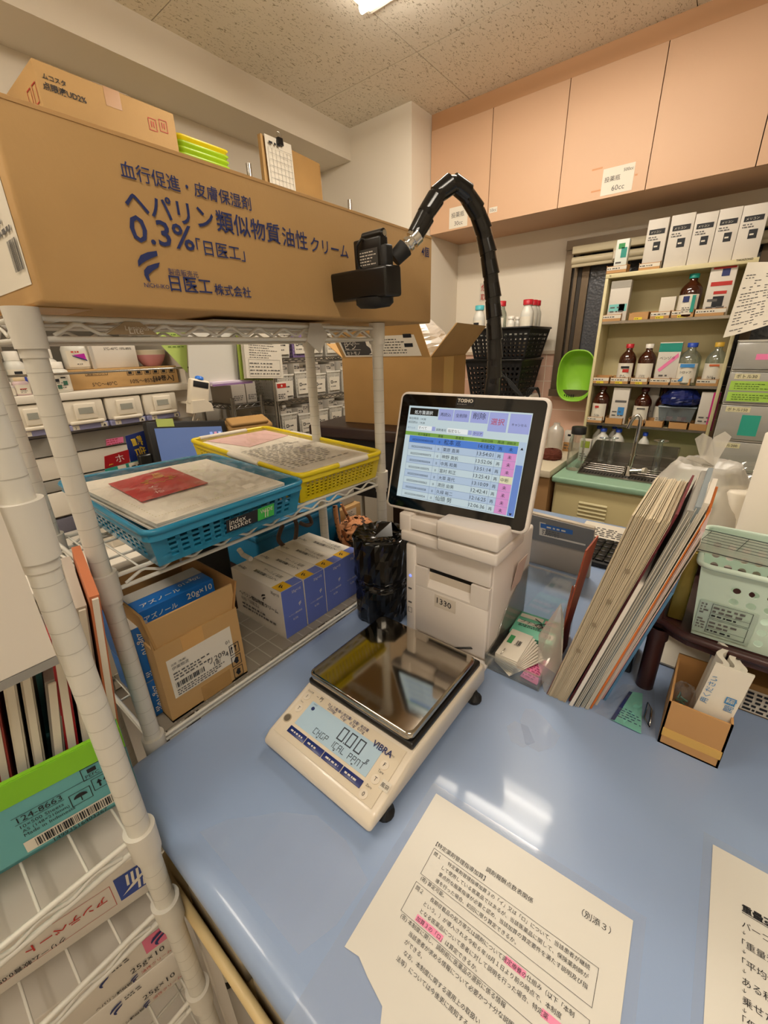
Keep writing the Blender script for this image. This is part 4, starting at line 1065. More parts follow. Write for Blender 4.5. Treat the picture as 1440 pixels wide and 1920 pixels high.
def rc(x, y, w, h, k, l=.0018): m.decal((dx0+x*DW, dy0+(1-y-h)*DH, 0), X_, Y_, w*DW, h*DH, G[k], l)
def st(s, x, y, w, k='txt', l=.0024, bold=0): m.text(s, (dx0+x*DW, dy0+(1-y)*DH, 0), X_, Y_, G[k], width=w*DW, lift=l, bold=bold)
rc(0,0,1,1,'pale',.0016)
rc(.015,.02,.255,.075,'blk'); st('処方箋選択',.06,.082,.165,'wt')
st('現在時刻 : 14:38',.015,.145,.155); st('前回読込 : 14:28',.015,.185,.15); st('絞り込み',.015,.243,.07,'line')
rc(.11,.205,.125,.045,'wt'); st('すべて',.115,.242,.075); rc(.235,.205,.03,.045,'btn'); st('調剤者名',.275,.243,.085); rc(.37,.205,.17,.05,'wt'); st('指定なし',.377,.246,.105); rc(.545,.21,.03,.045,'btn'); rc(.58,.21,.085,.05,'btn'); st('クリア',.588,.248,.068)
for x, w, s, k, h in ((.275,.125,'再読込','txt',.115),(.405,.13,'全削除','txt',.115),(.545,.14,'削除','txt',.115),(.69,.14,'選択','red',.185),(.845,.15,'キャンセル','txt',.185)):
    rc(x,.015,w,h,'btn'); st(s, x+w*.14, .015+h*.62, w*.72, k)
rc(0,.275,.94,.04,'green')
for s, x, w in (('処方箋番号',.12,.11),('連番',.30,.045),('患者名',.45,.07),('送信日時',.66,.09),('再送',.785,.05),('調剤済',.855,.065)): st(s,x,.309,w)
data = [('002025040400100','松本 巡','14:18:52'),('002025040900066','栗原 直美','13:54:01'),('002025040900073','神野 真帆','13:52:06'),('002025040900004','中馬 和美','13:51:14'),('002025041000075','富村 和正','13:25:43'),('002025041000060','大草 英代','13:10:09'),('002025041000063','澳田 由美','12:42:41'),('002025041000058','久緑 裕二','12:16:25'),('002025041000054','仙頭 努','12:06:36')]
rh = .0745
for i, (a_, b_, c_) in enumerate(data):
    y = .318+i*rh; rc(.045,y,.895,rh,'sel' if i == 0 else ('row' if i % 2 else 'pale')); rc(0,y,.043,rh*.95,'pale')
    rc(.045,y+rh-.003,.895,.003,'line',.002)
    st(a_,.075,y+rh*.72,.19); st('0',.315,y+rh*.72,.012); st(b_,.36,y+rh*.74,.14); st(c_,.645,y+rh*.72,.125); st('再',.80,y+rh*.74,.028)
    if i: rc(.845,y,.095,rh*.97,'cream' if i == 4 else 'pink',.0021)
    st('中断' if i == 4 else '未',.855+(.0 if i == 4 else .022),y+rh*.74,.06 if i == 4 else .03)
for x in (.045,.29,.35,.64,.785,.845): rc(x,.318,.002,rh*9,'line',.0022)
rc(.945,.275,.05,.715,'scroll'); rc(.945,.275,.05,.22,'row',.002); st('▲',.958,.35,.022); st('▼',.958,.985,.022)
m.part('display', t)
m = MB(SM); lw = .036; m.decal((SWD/2-.024, SHT-.0235, 0), X_, Y_, lw, .0165, M_mblack, .0017); m.text('TOSHO', (SWD/2-.0215,SHT-.0165,0), X_, Y_, M_paper, width=.031, bold=.03, lift=.002); m.dashes((SWD/2-.0215,SHT-.0215,0),X_,Y_,.031,.0025,1,M_grey,lift=.002); m.part('maker_badge', t)
# ================================================================== OVERHEAD CAMERA ON ITS GOOSENECK
ch = V((.625,.455,0))
t = thing('document_camera', 'black document camera on a thick black gooseneck arching over the worktop', 'camera', (.87,.39,ZT))
path = [(918,760,.86),(926,700,.845),(927,640,.835),(924,560,.83),(917,490,.82),(908,440,.81),(896,402,.795),(880,373,.775),(866,355,.755),(852,347,.74),(836,352,.725),(818,370,.71),(803,394,.695),(790,420,.682),(778,445,.672)]
pts = [ax(a,b,c) for a,b,c in path]
pts = [V((.872,.40,ZT+.03)), V((.872,.40,1.15)), V((.868,.398,1.25))] + pts
def smooth(pts, k=6):
    out = []
    for i in range(len(pts)-1):
        p0 = pts[max(i-1,0)]; p1 = pts[i]; p2 = pts[i+1]; p3 = pts[min(i+2,len(pts)-1)]
        for j in range(k):
            s = j/k; out.append(.5*((2*p1)+(p2-p0)*s+(2*p0-5*p1+4*p2-p3)*s*s+(3*p1-p0-3*p2+p3)*s**3))
    return out+[pts[-1]]
sp = smooth(pts, 8)
M_goose = mat('gooseneck_black', '#0e0d0d', .18, spec=.6)
m = MB(); m.tube(sp, .0135, M_goose, n=16)
# overlapping spiral wrap
acc = 0; nxt = 0
for i in range(1, len(sp)-1):
    acc += (sp[i]-sp[i-1]).length
    if acc >= nxt and sp[i].z > 1.25:
        d = (sp[i+1]-sp[i-1]).normalized(); tl = V((.25,.3,.2)); ax_ = (d+tl*.35).normalized()
        m.cyl(sp[i]-ax_*.016, sp[i]+ax_*.016, .0156, M_goose, .0140, n=20); nxt = acc+.034
m.part('gooseneck', t)
m = MB(); m.box(.845,.90,.37,.43,ZT+.001,ZT+.035,M_dark,r=.006); m.part('clamp', t)
e0 = sp[-1]; d = (sp[-1]-sp[-4]).normalized()
h0 = ax(745,480,.650)
m = MB(); d2 = (h0-e0).normalized(); m.cyl(e0-d2*.006, e0+d2*.006, .0135, M_chrome, n=20); m.cyl(e0+d2*.006, e0+d2*.024, .0095, M_chrome, .0085, n=18); m.cyl(e0+d2*.012, e0+d2*.017, .012, M_chrome, n=20); m.part('chrome_joint', t, 'chrome threaded joint at the end of the gooseneck')
m = MB(); e1 = e0+d2*.022; m.cyl(e1, e1+d2*.026, .0145, M_mblack, .0125, n=16); m.part('ball_joint', t)
# head: flat black body, upper hinge block, lens ring
hM = Tr(ax(690,512,.622)) @ Rz(R(-96)) @ Rx(R(4)) @ Ry(R(1))
m = MB(hM); m.box(-.086,.060,-.020,.020,-.040,.006,M_dark,r=.005,seg=3); m.part('camera_head', t)
m = MB(hM); m.box(-.028,.036,-.004,.016,.004,.050,M_dark,r=.003); m.cyl((-.010,.006,.053),(.036,.006,.053),.007,M_dark,n=14); m.cyl((.036,.006,.053),(.0385,.006,.053),.0045,M_chrome,n=12); m.box(.036,.050,-.006,.012,-.02,.036,M_mblack,r=.003)
m.part('hinge_block', t)
m = MB(hM); m.sheet((-.014,-.0045,.008),(.030,-.0045,.008),(.030,-.0045,.034),(-.014,-.0045,.034),.0004,mat('spec_label','#3a3836',.5)); m.dashes((-.012,-.0046,.010),X_,Z_,.038,.022,5,M_paper,fill=.35,lift=.0006,seed=11); m.part('spec_label', t)
m = MB(hM); m.lathe([(.0,-.056),(.022,-.054),(.028,-.048),(.028,-.038)], M_mblack, (.012,0,0), n=20, sx=1.3); m.part('lens_cup', t)
m = MB(hM); m.tube([V((-.014,-.006,.006)),V((-.015,-.010,.022)),V((-.013,-.010,.040)),V((-.004,-.006,.050)),V((.004,.002,.046)),V((.004,.010,.030))],.0022,M_dark,n=8); m.cyl((-.014,-.006,.0),(-.014,-.007,.011),.0042,M_mblack,n=10); m.part('usb_cable', t)

# ================================================================== BLACK BAG
def bag_mesh(mb, prof, c, mt, seed=3, n=40, wob=.10, sm=False):
    rd = random.Random(seed); vs = []; ph = [rd.uniform(0,6) for _ in range(6)]
    rows = []
    for i in range(len(prof)-1):
        for k in range(5):
            s = k/5; rows.append((prof[i][0]*(1-s)+prof[i+1][0]*s, prof[i][1]*(1-s)+prof[i+1][1]*s))
    rows.append(prof[-1])
    for r, z in rows:
        for i in range(n):
            a = 2*PI*i/n
            k = 1+wob*(abs(math.sin(3.5*a+ph[0]+z*18))+abs(math.sin(6.3*a+ph[1]-z*30))*.6+rd.uniform(-.25,.25)-.8)
            vs.append(V(c)+V((r*k*math.cos(a), r*k*math.sin(a), z+rd.uniform(-.002,.002))))
    k = len(rows)
    mb.add(vs, [(a*n+i, a*n+(i+1)%n, (a+1)*n+(i+1)%n, (a+1)*n+i) for a in range(k-1) for i in range(n)], mt, sm)
    return mb
M_bag = mat('black_film', '#060606', .16, spec=.6)
def bag_c(px, py, z): return az(px, py, z)
m = MB(); bag_mesh(m, [(.054,0),(.060,.01),(.060,.09),(.055,.105),(.062,.12),(.063,.215),(.058,.222),(.012,.215)], (.672,.553,ZT), M_bag, 3, wob=.09)
q = V((.668,.545,1.022)); 
m.add([q+V((-.03,.0,0)), q+V((0,-.03,.0)), q+V((.012,-.018,.028)), q+V((-.005,.005,.022))], [(0,1,2,3)], M_bag); m.add([q+V((.02,.0,0)), q+V((.03,-.03,.0)), q+V((.012,-.018,.03))], [(0,1,2)], M_bag)
m.solo('wrapped_bottle', 'tall container wrapped in shiny black plastic beside the printer', 'wrapped container')
m = MB(); bag_mesh(m, [(.022,0),(.036,.02),(.042,.09),(.038,.15),(.015,.172)], (.748,.535,ZT), M_bag, 5, wob=.12)
m.solo('black_bag', 'small crumpled black bag squeezed between the wrapped container and the printer', 'bag')
# ================================================================== RIGHT HAND SIDE OF THE WORKTOP
# clear acrylic case
t = thing('acrylic_case', 'clear acrylic case holding cards beside the white terminal', 'case', (.75,.215,ZT))
ax0, ax1, ay0, ay1 = .648, .852, .158, .268
m = MB(); m.box(ax0,ax1,ay0,ay1,ZT+.006,ZT+.009,M_acryl); m.part('base', t)
m = MB(); m.box(ax0,ax0+.003,ay0,ay1,ZT+.001,ZT+.034,M_acryl); m.box(ax0-.001,ax0+.004,ay0,ay1,ZT+.033,ZT+.036,M_acryl); m.part('front_lip', t)
m = MB(); m.box(ax1-.003,ax1,ay0,ay1,ZT+.006,ZT+.148,M_acryl); m.box(ax1-.004,ax1+.001,ay0,ay1,ZT+.146,ZT+.149,M_film); m.part('back_panel', t)
for y in (ay0, ay1-.003):
    m = MB(); prof = [(0,.002),(.204,.002),(.204,.148),(.165,.146),(.135,.125),(.105,.11),(.075,.085),(.05,.045),(0,.034)]
    m.prism(prof, (ax0,y+.003,ZT), X_, Z_, .003, M_acryl); m.tube([V((ax0+a,y+.0015,ZT+b)) for a,b in prof[2:]], .0013, M_film, n=5); m.part('side_panel', t)
# ringed card deck
t = thing('ring_cards', 'white ring-bound card deck with a green patch in the acrylic case', 'cards', (.69,.225,ZT+.01))
q0 = az(948,1172,.838); 
for i in range(9):
    a = R(-8*max(0,i-1)/1.6)*-1 if False else R(3.5*i)
    Mx = Tr(.664,.255,ZT+.012+.0024*(8-i)) @ Ry(R(-4)) @ Rz(-a)
    m = MB(Mx); m.box(0,.088,-.046,0,0,.0018,M_paper,r=.0006)
    if i == 0:
        m.decal((.042,-.006,.0018),-Y_,X_,.010,.026,mat('green_print','#2f8a50',.5),.0006); m.barcode((.044,-.024,.0018),-Y_,X_,.010,.014,M_ink,n=10)
        m.text('4987', (.040,-.022,.0022),-Y_,X_,M_grayink,width=.012)
    m.part('card', t)
m = MB(); m.tube([V((.676+.011*math.cos(a), .248-.012*abs(math.sin(a))*.6, ZT+.026+.014*math.sin(a))) for a in [2*PI*i/20 for i in range(20)]], .0011, M_chrome, n=6, closed=True); m.part('ring', t)
M_mintbox = mat('mint_print', '#6fc0a0', .45)
m = MB(Tr(.755,.212,ZT+.010) @ Rz(R(4))); m.box(-.0,.088,-.050,.050,0,.020,M_mintbox,r=.001)
m.decal((.042,.046,.020),-Y_,X_,.092,.012,M_paper,.0006); m.text('プチン配合錠', (.044,.040,.020),-Y_,X_,M_ink,width=.08,lift=.001); m.decal((.066,.046,.020),-Y_,X_,.05,.014,M_paper,.0006); m.decal((.062,-.008,.020),-Y_,X_,.026,.016,mat('pale_pink_print','#e0a5a0',.5),.0006); m.decal((.014,-.012,.020),-Y_,X_,.026,.018,M_paper,.0006); m.text('30', (.016,-.018,.020),-Y_,X_,M_ink,width=.014,lift=.001)
m.dashes((.03,.04,.020),-Y_,X_,.07,.01,2,M_ink); m.solo('medicine_box', 'mint green medicine box lying at the back of the acrylic case', 'box')
m = MB(Tr(.656,.198,ZT+.0095) @ Rz(R(-6))); m.box(0,.075,-.034,0,0,.0015,M_pink); m.dashes((.004,-.002,.0015),-Y_,X_,.03,.066,10,mat('dark_pink_print','#a93a6a',.6)); m.solo('pink_leaflet', 'pink printed leaflet under the white cards in the acrylic case', 'leaflet')
m = MB(); m.tube([V((.825,.23,ZT+.032)),V((.815,.215,ZT+.034)),V((.80,.205,ZT+.0335)),V((.792,.212,ZT+.033)),V((.80,.222,ZT+.0335)),V((.82,.20,ZT+.034)),V((.835,.185,ZT+.034))],.0009,M_mblack,n=5); m.solo('rubber_band', 'dark rubber band lying on the mint green medicine box', 'rubber band')
# leaning files
t = None
DY_ = .006
fs = [  # y at foot, thickness, colour, top z, x0, x1, lean, label
 (.150,.0025,'#8a4028',1.085,.70,.765,.026,'thin russet card wallet at the left end of the leaning files', 'document_wallet'),
 (.1385,.036,'#cfc0a4',1.180,.652,.865,.075,'thick cream paged dossier with rough fanned page tops', 'dossier'),
 (.101,.003,'#64202a',1.19,.66,.87,.089,'thin maroon folder right of the thick dossier', 'document_folder'),
 (.0975,.006,'#e6ddd0',1.075,.650,.86,.062,'short white paper set slipping forward between the leaning files', 'paper_set'),
 (.090,.008,'#8f8c84',1.20,.655,.87,.089,'grey translucent file, first of the grey ones right of the dossier', 'document_file'),
 (.081,.007,'#7e888c',1.205,.66,.875,.088,'bluish grey file in the middle of the leaning files', 'document_file'),
 (.073,.006,'#d2cabc',1.212,.66,.778,.088,'off-white file, next to the orange one among the leaning files', 'document_file'),
 (.066,.003,'#d9752a',1.20,.665,.778,.087,'bright orange folder among the leaning files', 'document_folder'),
 (.062,.005,'#e3d6d6',1.165,.68,.778,.081,'white folder right of the orange one', 'document_folder'),
 (.056,.004,'#c89a96',1.08,.70,.778,.063,'low pinkish folder at the right of the leaning files', 'document_folder'),
 (.051,.004,'#4f7ba0',1.05,.70,.778,.056,'low blue folder at the right end of the leaning files', 'document_folder')]
for i, (y, w, c, top, x0, x1, lean, lab, nm) in enumerate(fs):
    mt = mat('leaf_%d' % i, c, .45); y += DY_
    z0 = ZT+.001
    w1 = w*1.02
    if i == 1:
        t = thing(nm, lab, 'file', (.75,y-.03,ZT), 'leaning files on the worktop')
        m = MB(); n = 44
        for k in range(n):
            a0 = y-.0015-(w-.003)*k/n; a1 = a0-(w-.003)/n*.86; b0 = y-.0015-lean-(.050-.003)*k/n; b1 = b0-(.050-.003)/n*.9
            dx = random.uniform(-.0015,.0015); dz = random.uniform(-.003,.002)
            m.hexa([(x0+dx,a1,z0),(x1,a1,z0),(x1,a0-0.0,z0),(x0+dx,a0,z0),(x0+dx,b1,top+dz),(x1,b1-.004,top+.006+dz),(x1,b0-.004,top+.006+dz),(x0+dx,b0,top+dz)], mat('page_%d' % (k % 3), ['#cdbd9f','#c2b295','#d6c8ad'][k % 3], .7))
        m.part('pages', t)
        m = MB(); mc = mat('dossier_cover','#6b2a24',.5)
        m.hexa([(x0,y-.001,z0),(x1,y-.001,z0),(x1,y,z0),(x0,y,z0),(x0+.012,y-.001-lean,top-.02),(x1,y-.001-lean,top-.01),(x1,y-lean,top-.01),(x0+.012,y-lean,top-.02)], mc); m.part('cover', t)
        m = MB(); 
        for k,z in enumerate((.92,.98,1.03,1.09)):
            s = (z-z0)/(top-z0); yy = y-.014-lean*s-.004*k; m.decal((x0-.0022,yy,z),-Y_,Z_,.006,.007,mat('index_smudge','#8a7a62',.7),.0008)
        m.part('index_tabs', t)
        continue
    m = MB()
    m.hexa([(x0,y-w,z0),(x1,y-w,z0),(x1,y,z0),(x0,y,z0),(x0+.004,y-w1-lean,top),(x1,y-w1-lean-.004,top+.006),(x1,y-lean-.004,top+.006),(x0+.004,y-lean,top)], mt)
    if w > .0045 and i != 3:
        for k in range(3):
            yy = y-w*(.2+.3*k); m.hexa([(x0-.003+.001*k,yy-.0007,z0),(x1,yy-.0007,z0),(x1,yy,z0),(x0-.003+.001*k,yy,z0),(x0+.002,yy-.0007-lean,top-.002-.008*k),(x1,yy-.0007-lean,top),(x1,yy-lean,top),(x0+.002,yy-lean,top-.002-.008*k)], M_paper)
    m.solo(nm, lab, 'file', 'leaning files on the worktop')
M_sleeve = clear('sleeve_film','#f6f3ee',.15,.12,haze=.38,hcol='#cfc4b6')
m = MB(); q = [ax(1010,1190,.70), ax(1052,1130,.72), ax(1058,1165,.69), ax(1052,1270,.66), ax(1022,1305,.655), ax(1008,1240,.66)]
m.add(q, [(0,1,2,3,4,5)], M_sleeve)
m.solo('clear_sleeve', 'crinkled clear sleeve drooping in front of the leaning files', 'sleeve')
m = MB(); m.prism([(0,0),(.055,.0),(.052,.12),(.02,.165),(.004,.12)], (.745,.1535,ZT+.012), X_, Z_, .003, mat('russet_leather','#8f4a2c',.4)); m.solo('leather_wallet', 'folded russet leather wallet standing at the left of the leaning files', 'wallet')
# wallet card pouch lying on the top
t = thing('clear_pouch', 'clear plastic pouch with a teal measuring card lying below the leaning files', 'pouch', (.72,.015,ZT))
q = [az(1112,1338,ZT+.001), az(1228,1388,ZT+.001), az(1226,1292,ZT+.001), az(1168,1285,ZT+.001)]
m = MB(); crumple(m, *q, M_film, 12, 10, .006, 17); m.part('pouch', t)
m = MB(); q = [az(1145,1348,ZT+.004), az(1202,1375,ZT+.004), az(1205,1300,ZT+.004), az(1180,1296,ZT+.004)]
m.hexa([p-Z_*.001 for p in q]+q, mat('teal_card','#7cc4b4',.45)); u = (q[1]-q[0]).normalized(); vv = (q[2]-q[1]).normalized(); m.dashes(q[0]+u*.010+vv*.012, u, vv, .035, .03, 5, M_navy, fill=.3)
q2 = [az(1145,1348,ZT+.0046), az(1152,1351,ZT+.0046), az(1186,1298,ZT+.0046), az(1180,1296,ZT+.0046)]; m.add(q2,[(0,1,2,3)],M_navy)
m.part('card', t)
m = MB(); m.tube([az(1215,1318,ZT+.006), az(1208,1345,ZT+.006), az(1217,1362,ZT+.006), az(1222,1330,ZT+.006)], .0018, M_chrome, n=6, closed=True); m.part('clip', t, 'silver clip in the pouch')
# dark brown two tier tray
M_brown = mat('dark_brown_plastic', '#3a1f1d', .38)
t = thing('plastic_tray', 'dark brown plastic tray on posts carrying the mint basket', 'tray', (.88,-.15,ZT))
bx0, bx1, by0, by1, bz = .762, 1.02, -.36, .012, .948
m = MB()
front = [(by1,bx0+.020),(by1-.012,bx0+.018),(by1-.03,bx0+.004),(by1-.05,bx0-.006),(by1-.09,bx0-.010),(by1-.2,bx0-.010),(by0,bx0-.010)]
poly = [(x,y) for y,x in front]+[(bx1,by0),(bx1,by1)]
m.prism(poly, (0,0,bz-.014), X_, Y_, .016, M_brown); m.tube([V((x,y,bz+.002)) for y,x in front], .007, M_brown, n=8)
m.part('tray_floor', t)
m = MB(); H = .085
# end wall with an oval handle opening
oc, ow, oh, N_ = V(((bx0+.02+bx1)/2,0,bz+.045)), .055, .024, 24
x0_, x1_ = bx0+.02, bx1
pin = [(oc.x+ow*math.cos(2*PI*i/N_), oc.z+oh*math.sin(2*PI*i/N_)) for i in range(N_)]
def sq(i):
    a = 2*PI*i/N_; c_, s_ = math.cos(a), math.sin(a); k = 1/max(abs(c_),abs(s_)); return (oc.x+(x1_-x0_)/2*c_*k, bz+H/2+H/2*s_*k)
pout = [sq(i) for i in range(N_)]
for i in range(N_):
    j = (i+1)%N_
    q = [pin[i],pin[j],pout[j],pout[i]]
    m.hexa([(x,by1-.008,z) for x,z in q]+[(x,by1,z) for x,z in q], M_brown)
m.tube([V((x0_,by1-.004,bz)),V((x0_,by1-.004,bz+H*.8)),V((x0_+.02,by1-.004,bz+H)),V((x1_,by1-.004,bz+H))],.006,M_brown,n=8)
m.part('end_wall', t)
m = MB(); m.box(bx1-.006,bx1,by0,by1,bz,bz+.03,M_brown); m.part('back_wall', t)
for (x,y) in ((.786,.004),(.99,.004),(.786,-.34),(.99,-.34)):
    m = MB(); m.cyl((x,y,ZT+.001),(x,y,bz-.012),.0145,M_brown,n=18); m.cyl((x,y,bz-.035),(x,y,bz-.012),.017,M_brown,n=18); m.part('leg', t)
# mint basket with round holes
M_mint = mat('mint_plastic', '#c9dccc', .4)
def holed(m, a, b, c, d, nu, nv, mt, rr=.3, th=.002, stag=True, n=12, u0=.0, u1=1.0, v0=.0, v1=1.0):
    a,b,c,d = map(V,(a,b,c,d)); nn = (b-a).cross(d-a).normalized()*th
    P = lambda u,v: (a*(1-u)+b*u)*(1-v)+(d*(1-u)+c*u)*v
    for j in range(nv):
        for i in range(nu):
            ua, ub = u0+(u1-u0)*i/nu, u0+(u1-u0)*(i+1)/nu; va, vb = v0+(v1-v0)*j/nv, v0+(v1-v0)*(j+1)/nv
            uc, vc = (ua+ub)/2, (va+vb)/2
            for k in range(n):
                def o(k):
                    t_ = 2*PI*k/n+PI/4; c_, s_ = math.cos(t_), math.sin(t_); q = .5/max(abs(c_),abs(s_)); return P(uc+(ub-ua)*c_*q, vc+(vb-va)*s_*q)
                def h(k):
                    t_ = 2*PI*k/n+PI/4; return P(uc+(ub-ua)*rr*math.cos(t_), vc+(vb-va)*rr*math.sin(t_))
                A, Bq, Cq, Dq = h(k), h(k+1), o(k+1), o(k)
                m.add([A,Bq,Cq,Dq],[(3,2,1,0)],mt); m.add([A-nn,Bq-nn,Cq-nn,Dq-nn],[(0,1,2,3)],mt); m.add([A,Bq,Bq-nn,A-nn],[(0,1,2,3)],mt)
    def sol(ua,ub,va,vb):
        if ub-ua < 1e-6 or vb-va < 1e-6: return
        q = [P(ua,va),P(ub,va),P(ub,vb),P(ua,vb)]; m.hexa([x-nn for x in q]+q, mt)
    sol(0,1,0,v0); sol(0,1,v1,1); sol(0,u0,v0,v1); sol(u1,1,v0,v1)
t = thing('basket', 'mint green basket with round holes on the dark brown tray', 'basket', (.85,-.16,bz+.004))
zb_, zt_ = bz+.004, 1.083
bb = [(.770,-.040),(.770,-.30),(.935,-.30),(.935,-.040)]; tt_ = [(.760,-.028),(.760,-.312),(.945,-.312),(.945,-.028)]
m = MB()
for i in range(4):
    j = (i+1) % 4
    a = V((*bb[i],zb_)); b = V((*bb[j],zb_)); c = V((*tt_[j],zt_)); d = V((*tt_[i],zt_))
    if i in (0,2): holed(m,a,b,c,d,11,5,M_mint,u0=.13,u1=.97,v0=.06,v1=.84)
    else: holed(m,a,b,c,d,7,5,M_mint,u0=.08,u1=.92,v0=.06,v1=.82)
m.box(.770,.935,-.30,-.040,zb_,zb_+.002,M_mint)
m.part('basket_body', t)
m = MB(); m.tube(rect_loop(.757,.948,-.315,-.025,zt_,.018,5), .0045, M_mint, n=8, closed=True); m.part('rim', t)
m = MB(); u = -Y_; O = V((.7675,-.040,zb_+.008)); vv = V((-.01,0,.127)).normalized(); M_tagl = clear('label_film', '#d9efe0', .2, .2, haze=.65, hcol='#cfe2d2')
m.sheet(O, O+u*.072, O+u*.072+vv*.062, O+vv*.062, .0006, M_tagl)
for k in range(2):
    y_ = .034-.029*k; m.frame(O+u*.016+vv*y_, u, vv, .050, .027, .0006, M_ink); m.dashes(O+u*.018+vv*(y_+.010), u, vv, .045, .014, 2, M_grayink, seed=k); m.dashes(O+u*.018+vv*(y_+.002), u, vv, .045, .006, 1, M_ink, seed=k+3)
    m.decal(O+u*.016+vv*(y_+.009),u,vv,.05,.0005,M_ink,.001); m.dashes(O+u*.002+vv*(y_+.004), u, vv, .011, .022, 4, M_grayink, seed=k+7)
m.part('name_label', t)
m = MB(); m.box(.80,.86,-.026,-.002,bz+.003,1.085,mat('gold_foil','#8d7a34',.3,metal=.5),r=.002); m.solo('gold_box', 'slim gold foil box standing between the tray end and the mint basket', 'box')
# ruler lying on the basket
t = thing('ruler', 'clear plastic drawing ruler with black lines lying across the mint basket', 'ruler', (.80,-.15,1.09))
a = V((.757,-.030,1.088)); A1 = ax(1272,1022,.80); A0 = ax(1312,990,.86)
rd_ = V((-.015,-1,-.04)).normalized()
q = [A1, A1+rd_*.30, A0+rd_*.30, A0]; nn = (q[1]-q[0]).cross(q[3]-q[0]).normalized()
m = MB(); m.hexa([p-nn*.002 for p in q]+q, clear('ruler_plastic','#fafbfa',.12,.05,haze=.06)); m.part('plate', t)
m = MB(); up = (q[3]-q[0])
for s in (.02,.985): m.tube([q[0]+up*s+nn*.0006, q[1]+up*s+nn*.0006], .0007, M_ink, n=4)
m.tube([q[0]+nn*.0006, q[3]+nn*.0006], .0007, M_ink, n=4)
for k in range(5): m.tube([q[0]+up*(.35+.13*k)+rd_*.018+nn*.0006, q[1]+up*(.35+.13*k)+nn*.0006], .00035, M_ink, n=4)
for k in range(6): m.tube([q[0]+up*.35+rd_*(.018+.05*k)+nn*.0006, q[0]+up*.98+rd_*(.018+.05*k)+nn*.0006], .0004, M_ink, n=4)
m.tube([q[0]+up*.3+rd_*.014+nn*.0006+(up.normalized()*math.cos(i*PI/6)+rd_*math.sin(i*PI/6))*.004 for i in range(12)], .0005, M_ink, n=4, closed=True)
m.part('rule_lines', t)
# tan card box with packs
t = thing('card_box', 'small open tan cardboard box holding folded white packs below the brown tray', 'box', (.725,-.075,ZT))
M_tan = mat('tan_card', '#bd8f5a', .6, noise=.05, nscale=12)
c0 = az(1232,1391,ZT); c1 = az(1342,1438,ZT)
kx0, kx1, ky1, ky0 = .660, .780, -.033, -.112; kz = .888; w = .003
m = MB(); m.box(kx0,kx0+w,ky0,ky1,ZT,kz,M_tan); m.box(kx1-w,kx1,ky0,ky1,ZT,kz+.012,M_tan); m.box(kx0,kx1,ky0,ky0+w,ZT,kz,M_tan); m.box(kx0,kx1,ky1-w,ky1,ZT,kz+.004,M_tan); m.box(kx0,kx1,ky0,ky1,ZT,ZT+w,M_tan); m.part('body', t)
m = MB(); m.box(kx0-.0006,kx0,ky0+.001,ky1-.002,ZT+.018,ZT+.034,mat('yellow_tape','#d3a95a',.4)); m.part('tape_band', t)
for k in range(3):
    m = MB(); y0 = -.062-.012*k; pts = []
    for i in range(15):
        s = i/14; pts.append(V((.688+.010*k+.072*s, y0-.012*math.sin(s*PI)*(1 if k%2 else .6)-.006*math.sin(s*9), 0)))
    zt2 = .955-.006*k
    vs = [p+Z_*(ZT+.006) for p in pts]+[p+Z_*zt2+V((.004,-.012,0)) for p in pts]; n = 15
    m.add(vs, [(i,i+1,n+i+1,n+i) for i in range(n-1)], M_paper, True)
    vs2 = [v+V((0,-.008,0)) for v in vs]; m.add(vs2, [(n+i,n+i+1,i+1,i) for i in range(n-1)], M_paper, True)
    m.add([vs[n+i] for i in range(n)]+[vs2[n+i] for i in range(n)], [(i,i+1,n+i+1,n+i) for i in range(n-1)], M_paper, True)
    m.solo('paper_pack', ['folded white paper pack in the tan box, the leftmost fold','folded white paper pack in the tan box, the middle fold','folded white paper pack in the tan box, the rightmost fold'][k], 'paper', 'folded white packs in the tan box')
M_bprint = mat('blue_print', '#3b7fb4', .5)
m = MB(); O = V((kx0+.010,-.058,ZT+.008)); pv = V((.10,-.10,1)).normalized()
m.sheet(O, O-Y_*.045, O-Y_*.045+pv*.158, O+pv*.158, .005, M_paper); m.text('用ください', O-Y_*.010+pv*.088-X_*.0004, pv, Y_, M_bprint, width=.05); m.frame(O-Y_*.028+pv*.10-X_*.0002, -Y_, pv, .012,.012,.0015,M_bprint); m.text('開封', O-Y_*.040+pv*.088-X_*.0004, pv, Y_, M_bprint, width=.022)
m.solo('printed_pack', 'white pack with blue print standing at the front of the tan box', 'pack')
m = MB(); bag_mesh(m, [(.012,0),(.016,.02),(.017,.07),(.013,.095),(.004,.10)], (.690,-.049,ZT+.006), M_film, 9, 20, .1); m.solo('clear_bag', 'small clear bag standing at the left inside the tan box', 'bag')
m = MB(); 
for k in range(9): m.tube([V((.685+random.uniform(-.008,.01),-.048+random.uniform(-.008,.008),ZT+.012+.009*k)) for _ in range(4)], .0016, mat('green_band_%d' % (k%2), ['#3f6f66','#2f5a3a'][k%2], .5), n=5)
m.solo('rubber_bands', 'bundle of dark green rubber bands inside the small clear bag', 'rubber bands', kind='stuff')
m = MB(); m.box(.82,.96,-.45,-.135,ZT+.001,ZT+.062,M_card2,r=.002); m.quad((.8194,-.137,ZT+.004),(.8194,-.448,ZT+.004),(.8194,-.448,ZT+.05),(.8194,-.137,ZT+.05),M_paper)
m.dashes((.8192,-.14,ZT+.006),-Y_,Z_,.3,.042,5,M_ink,fill=.55,seed=21); m.solo('labelled_box', 'brown box with a printed white label strip behind the tan box', 'box')
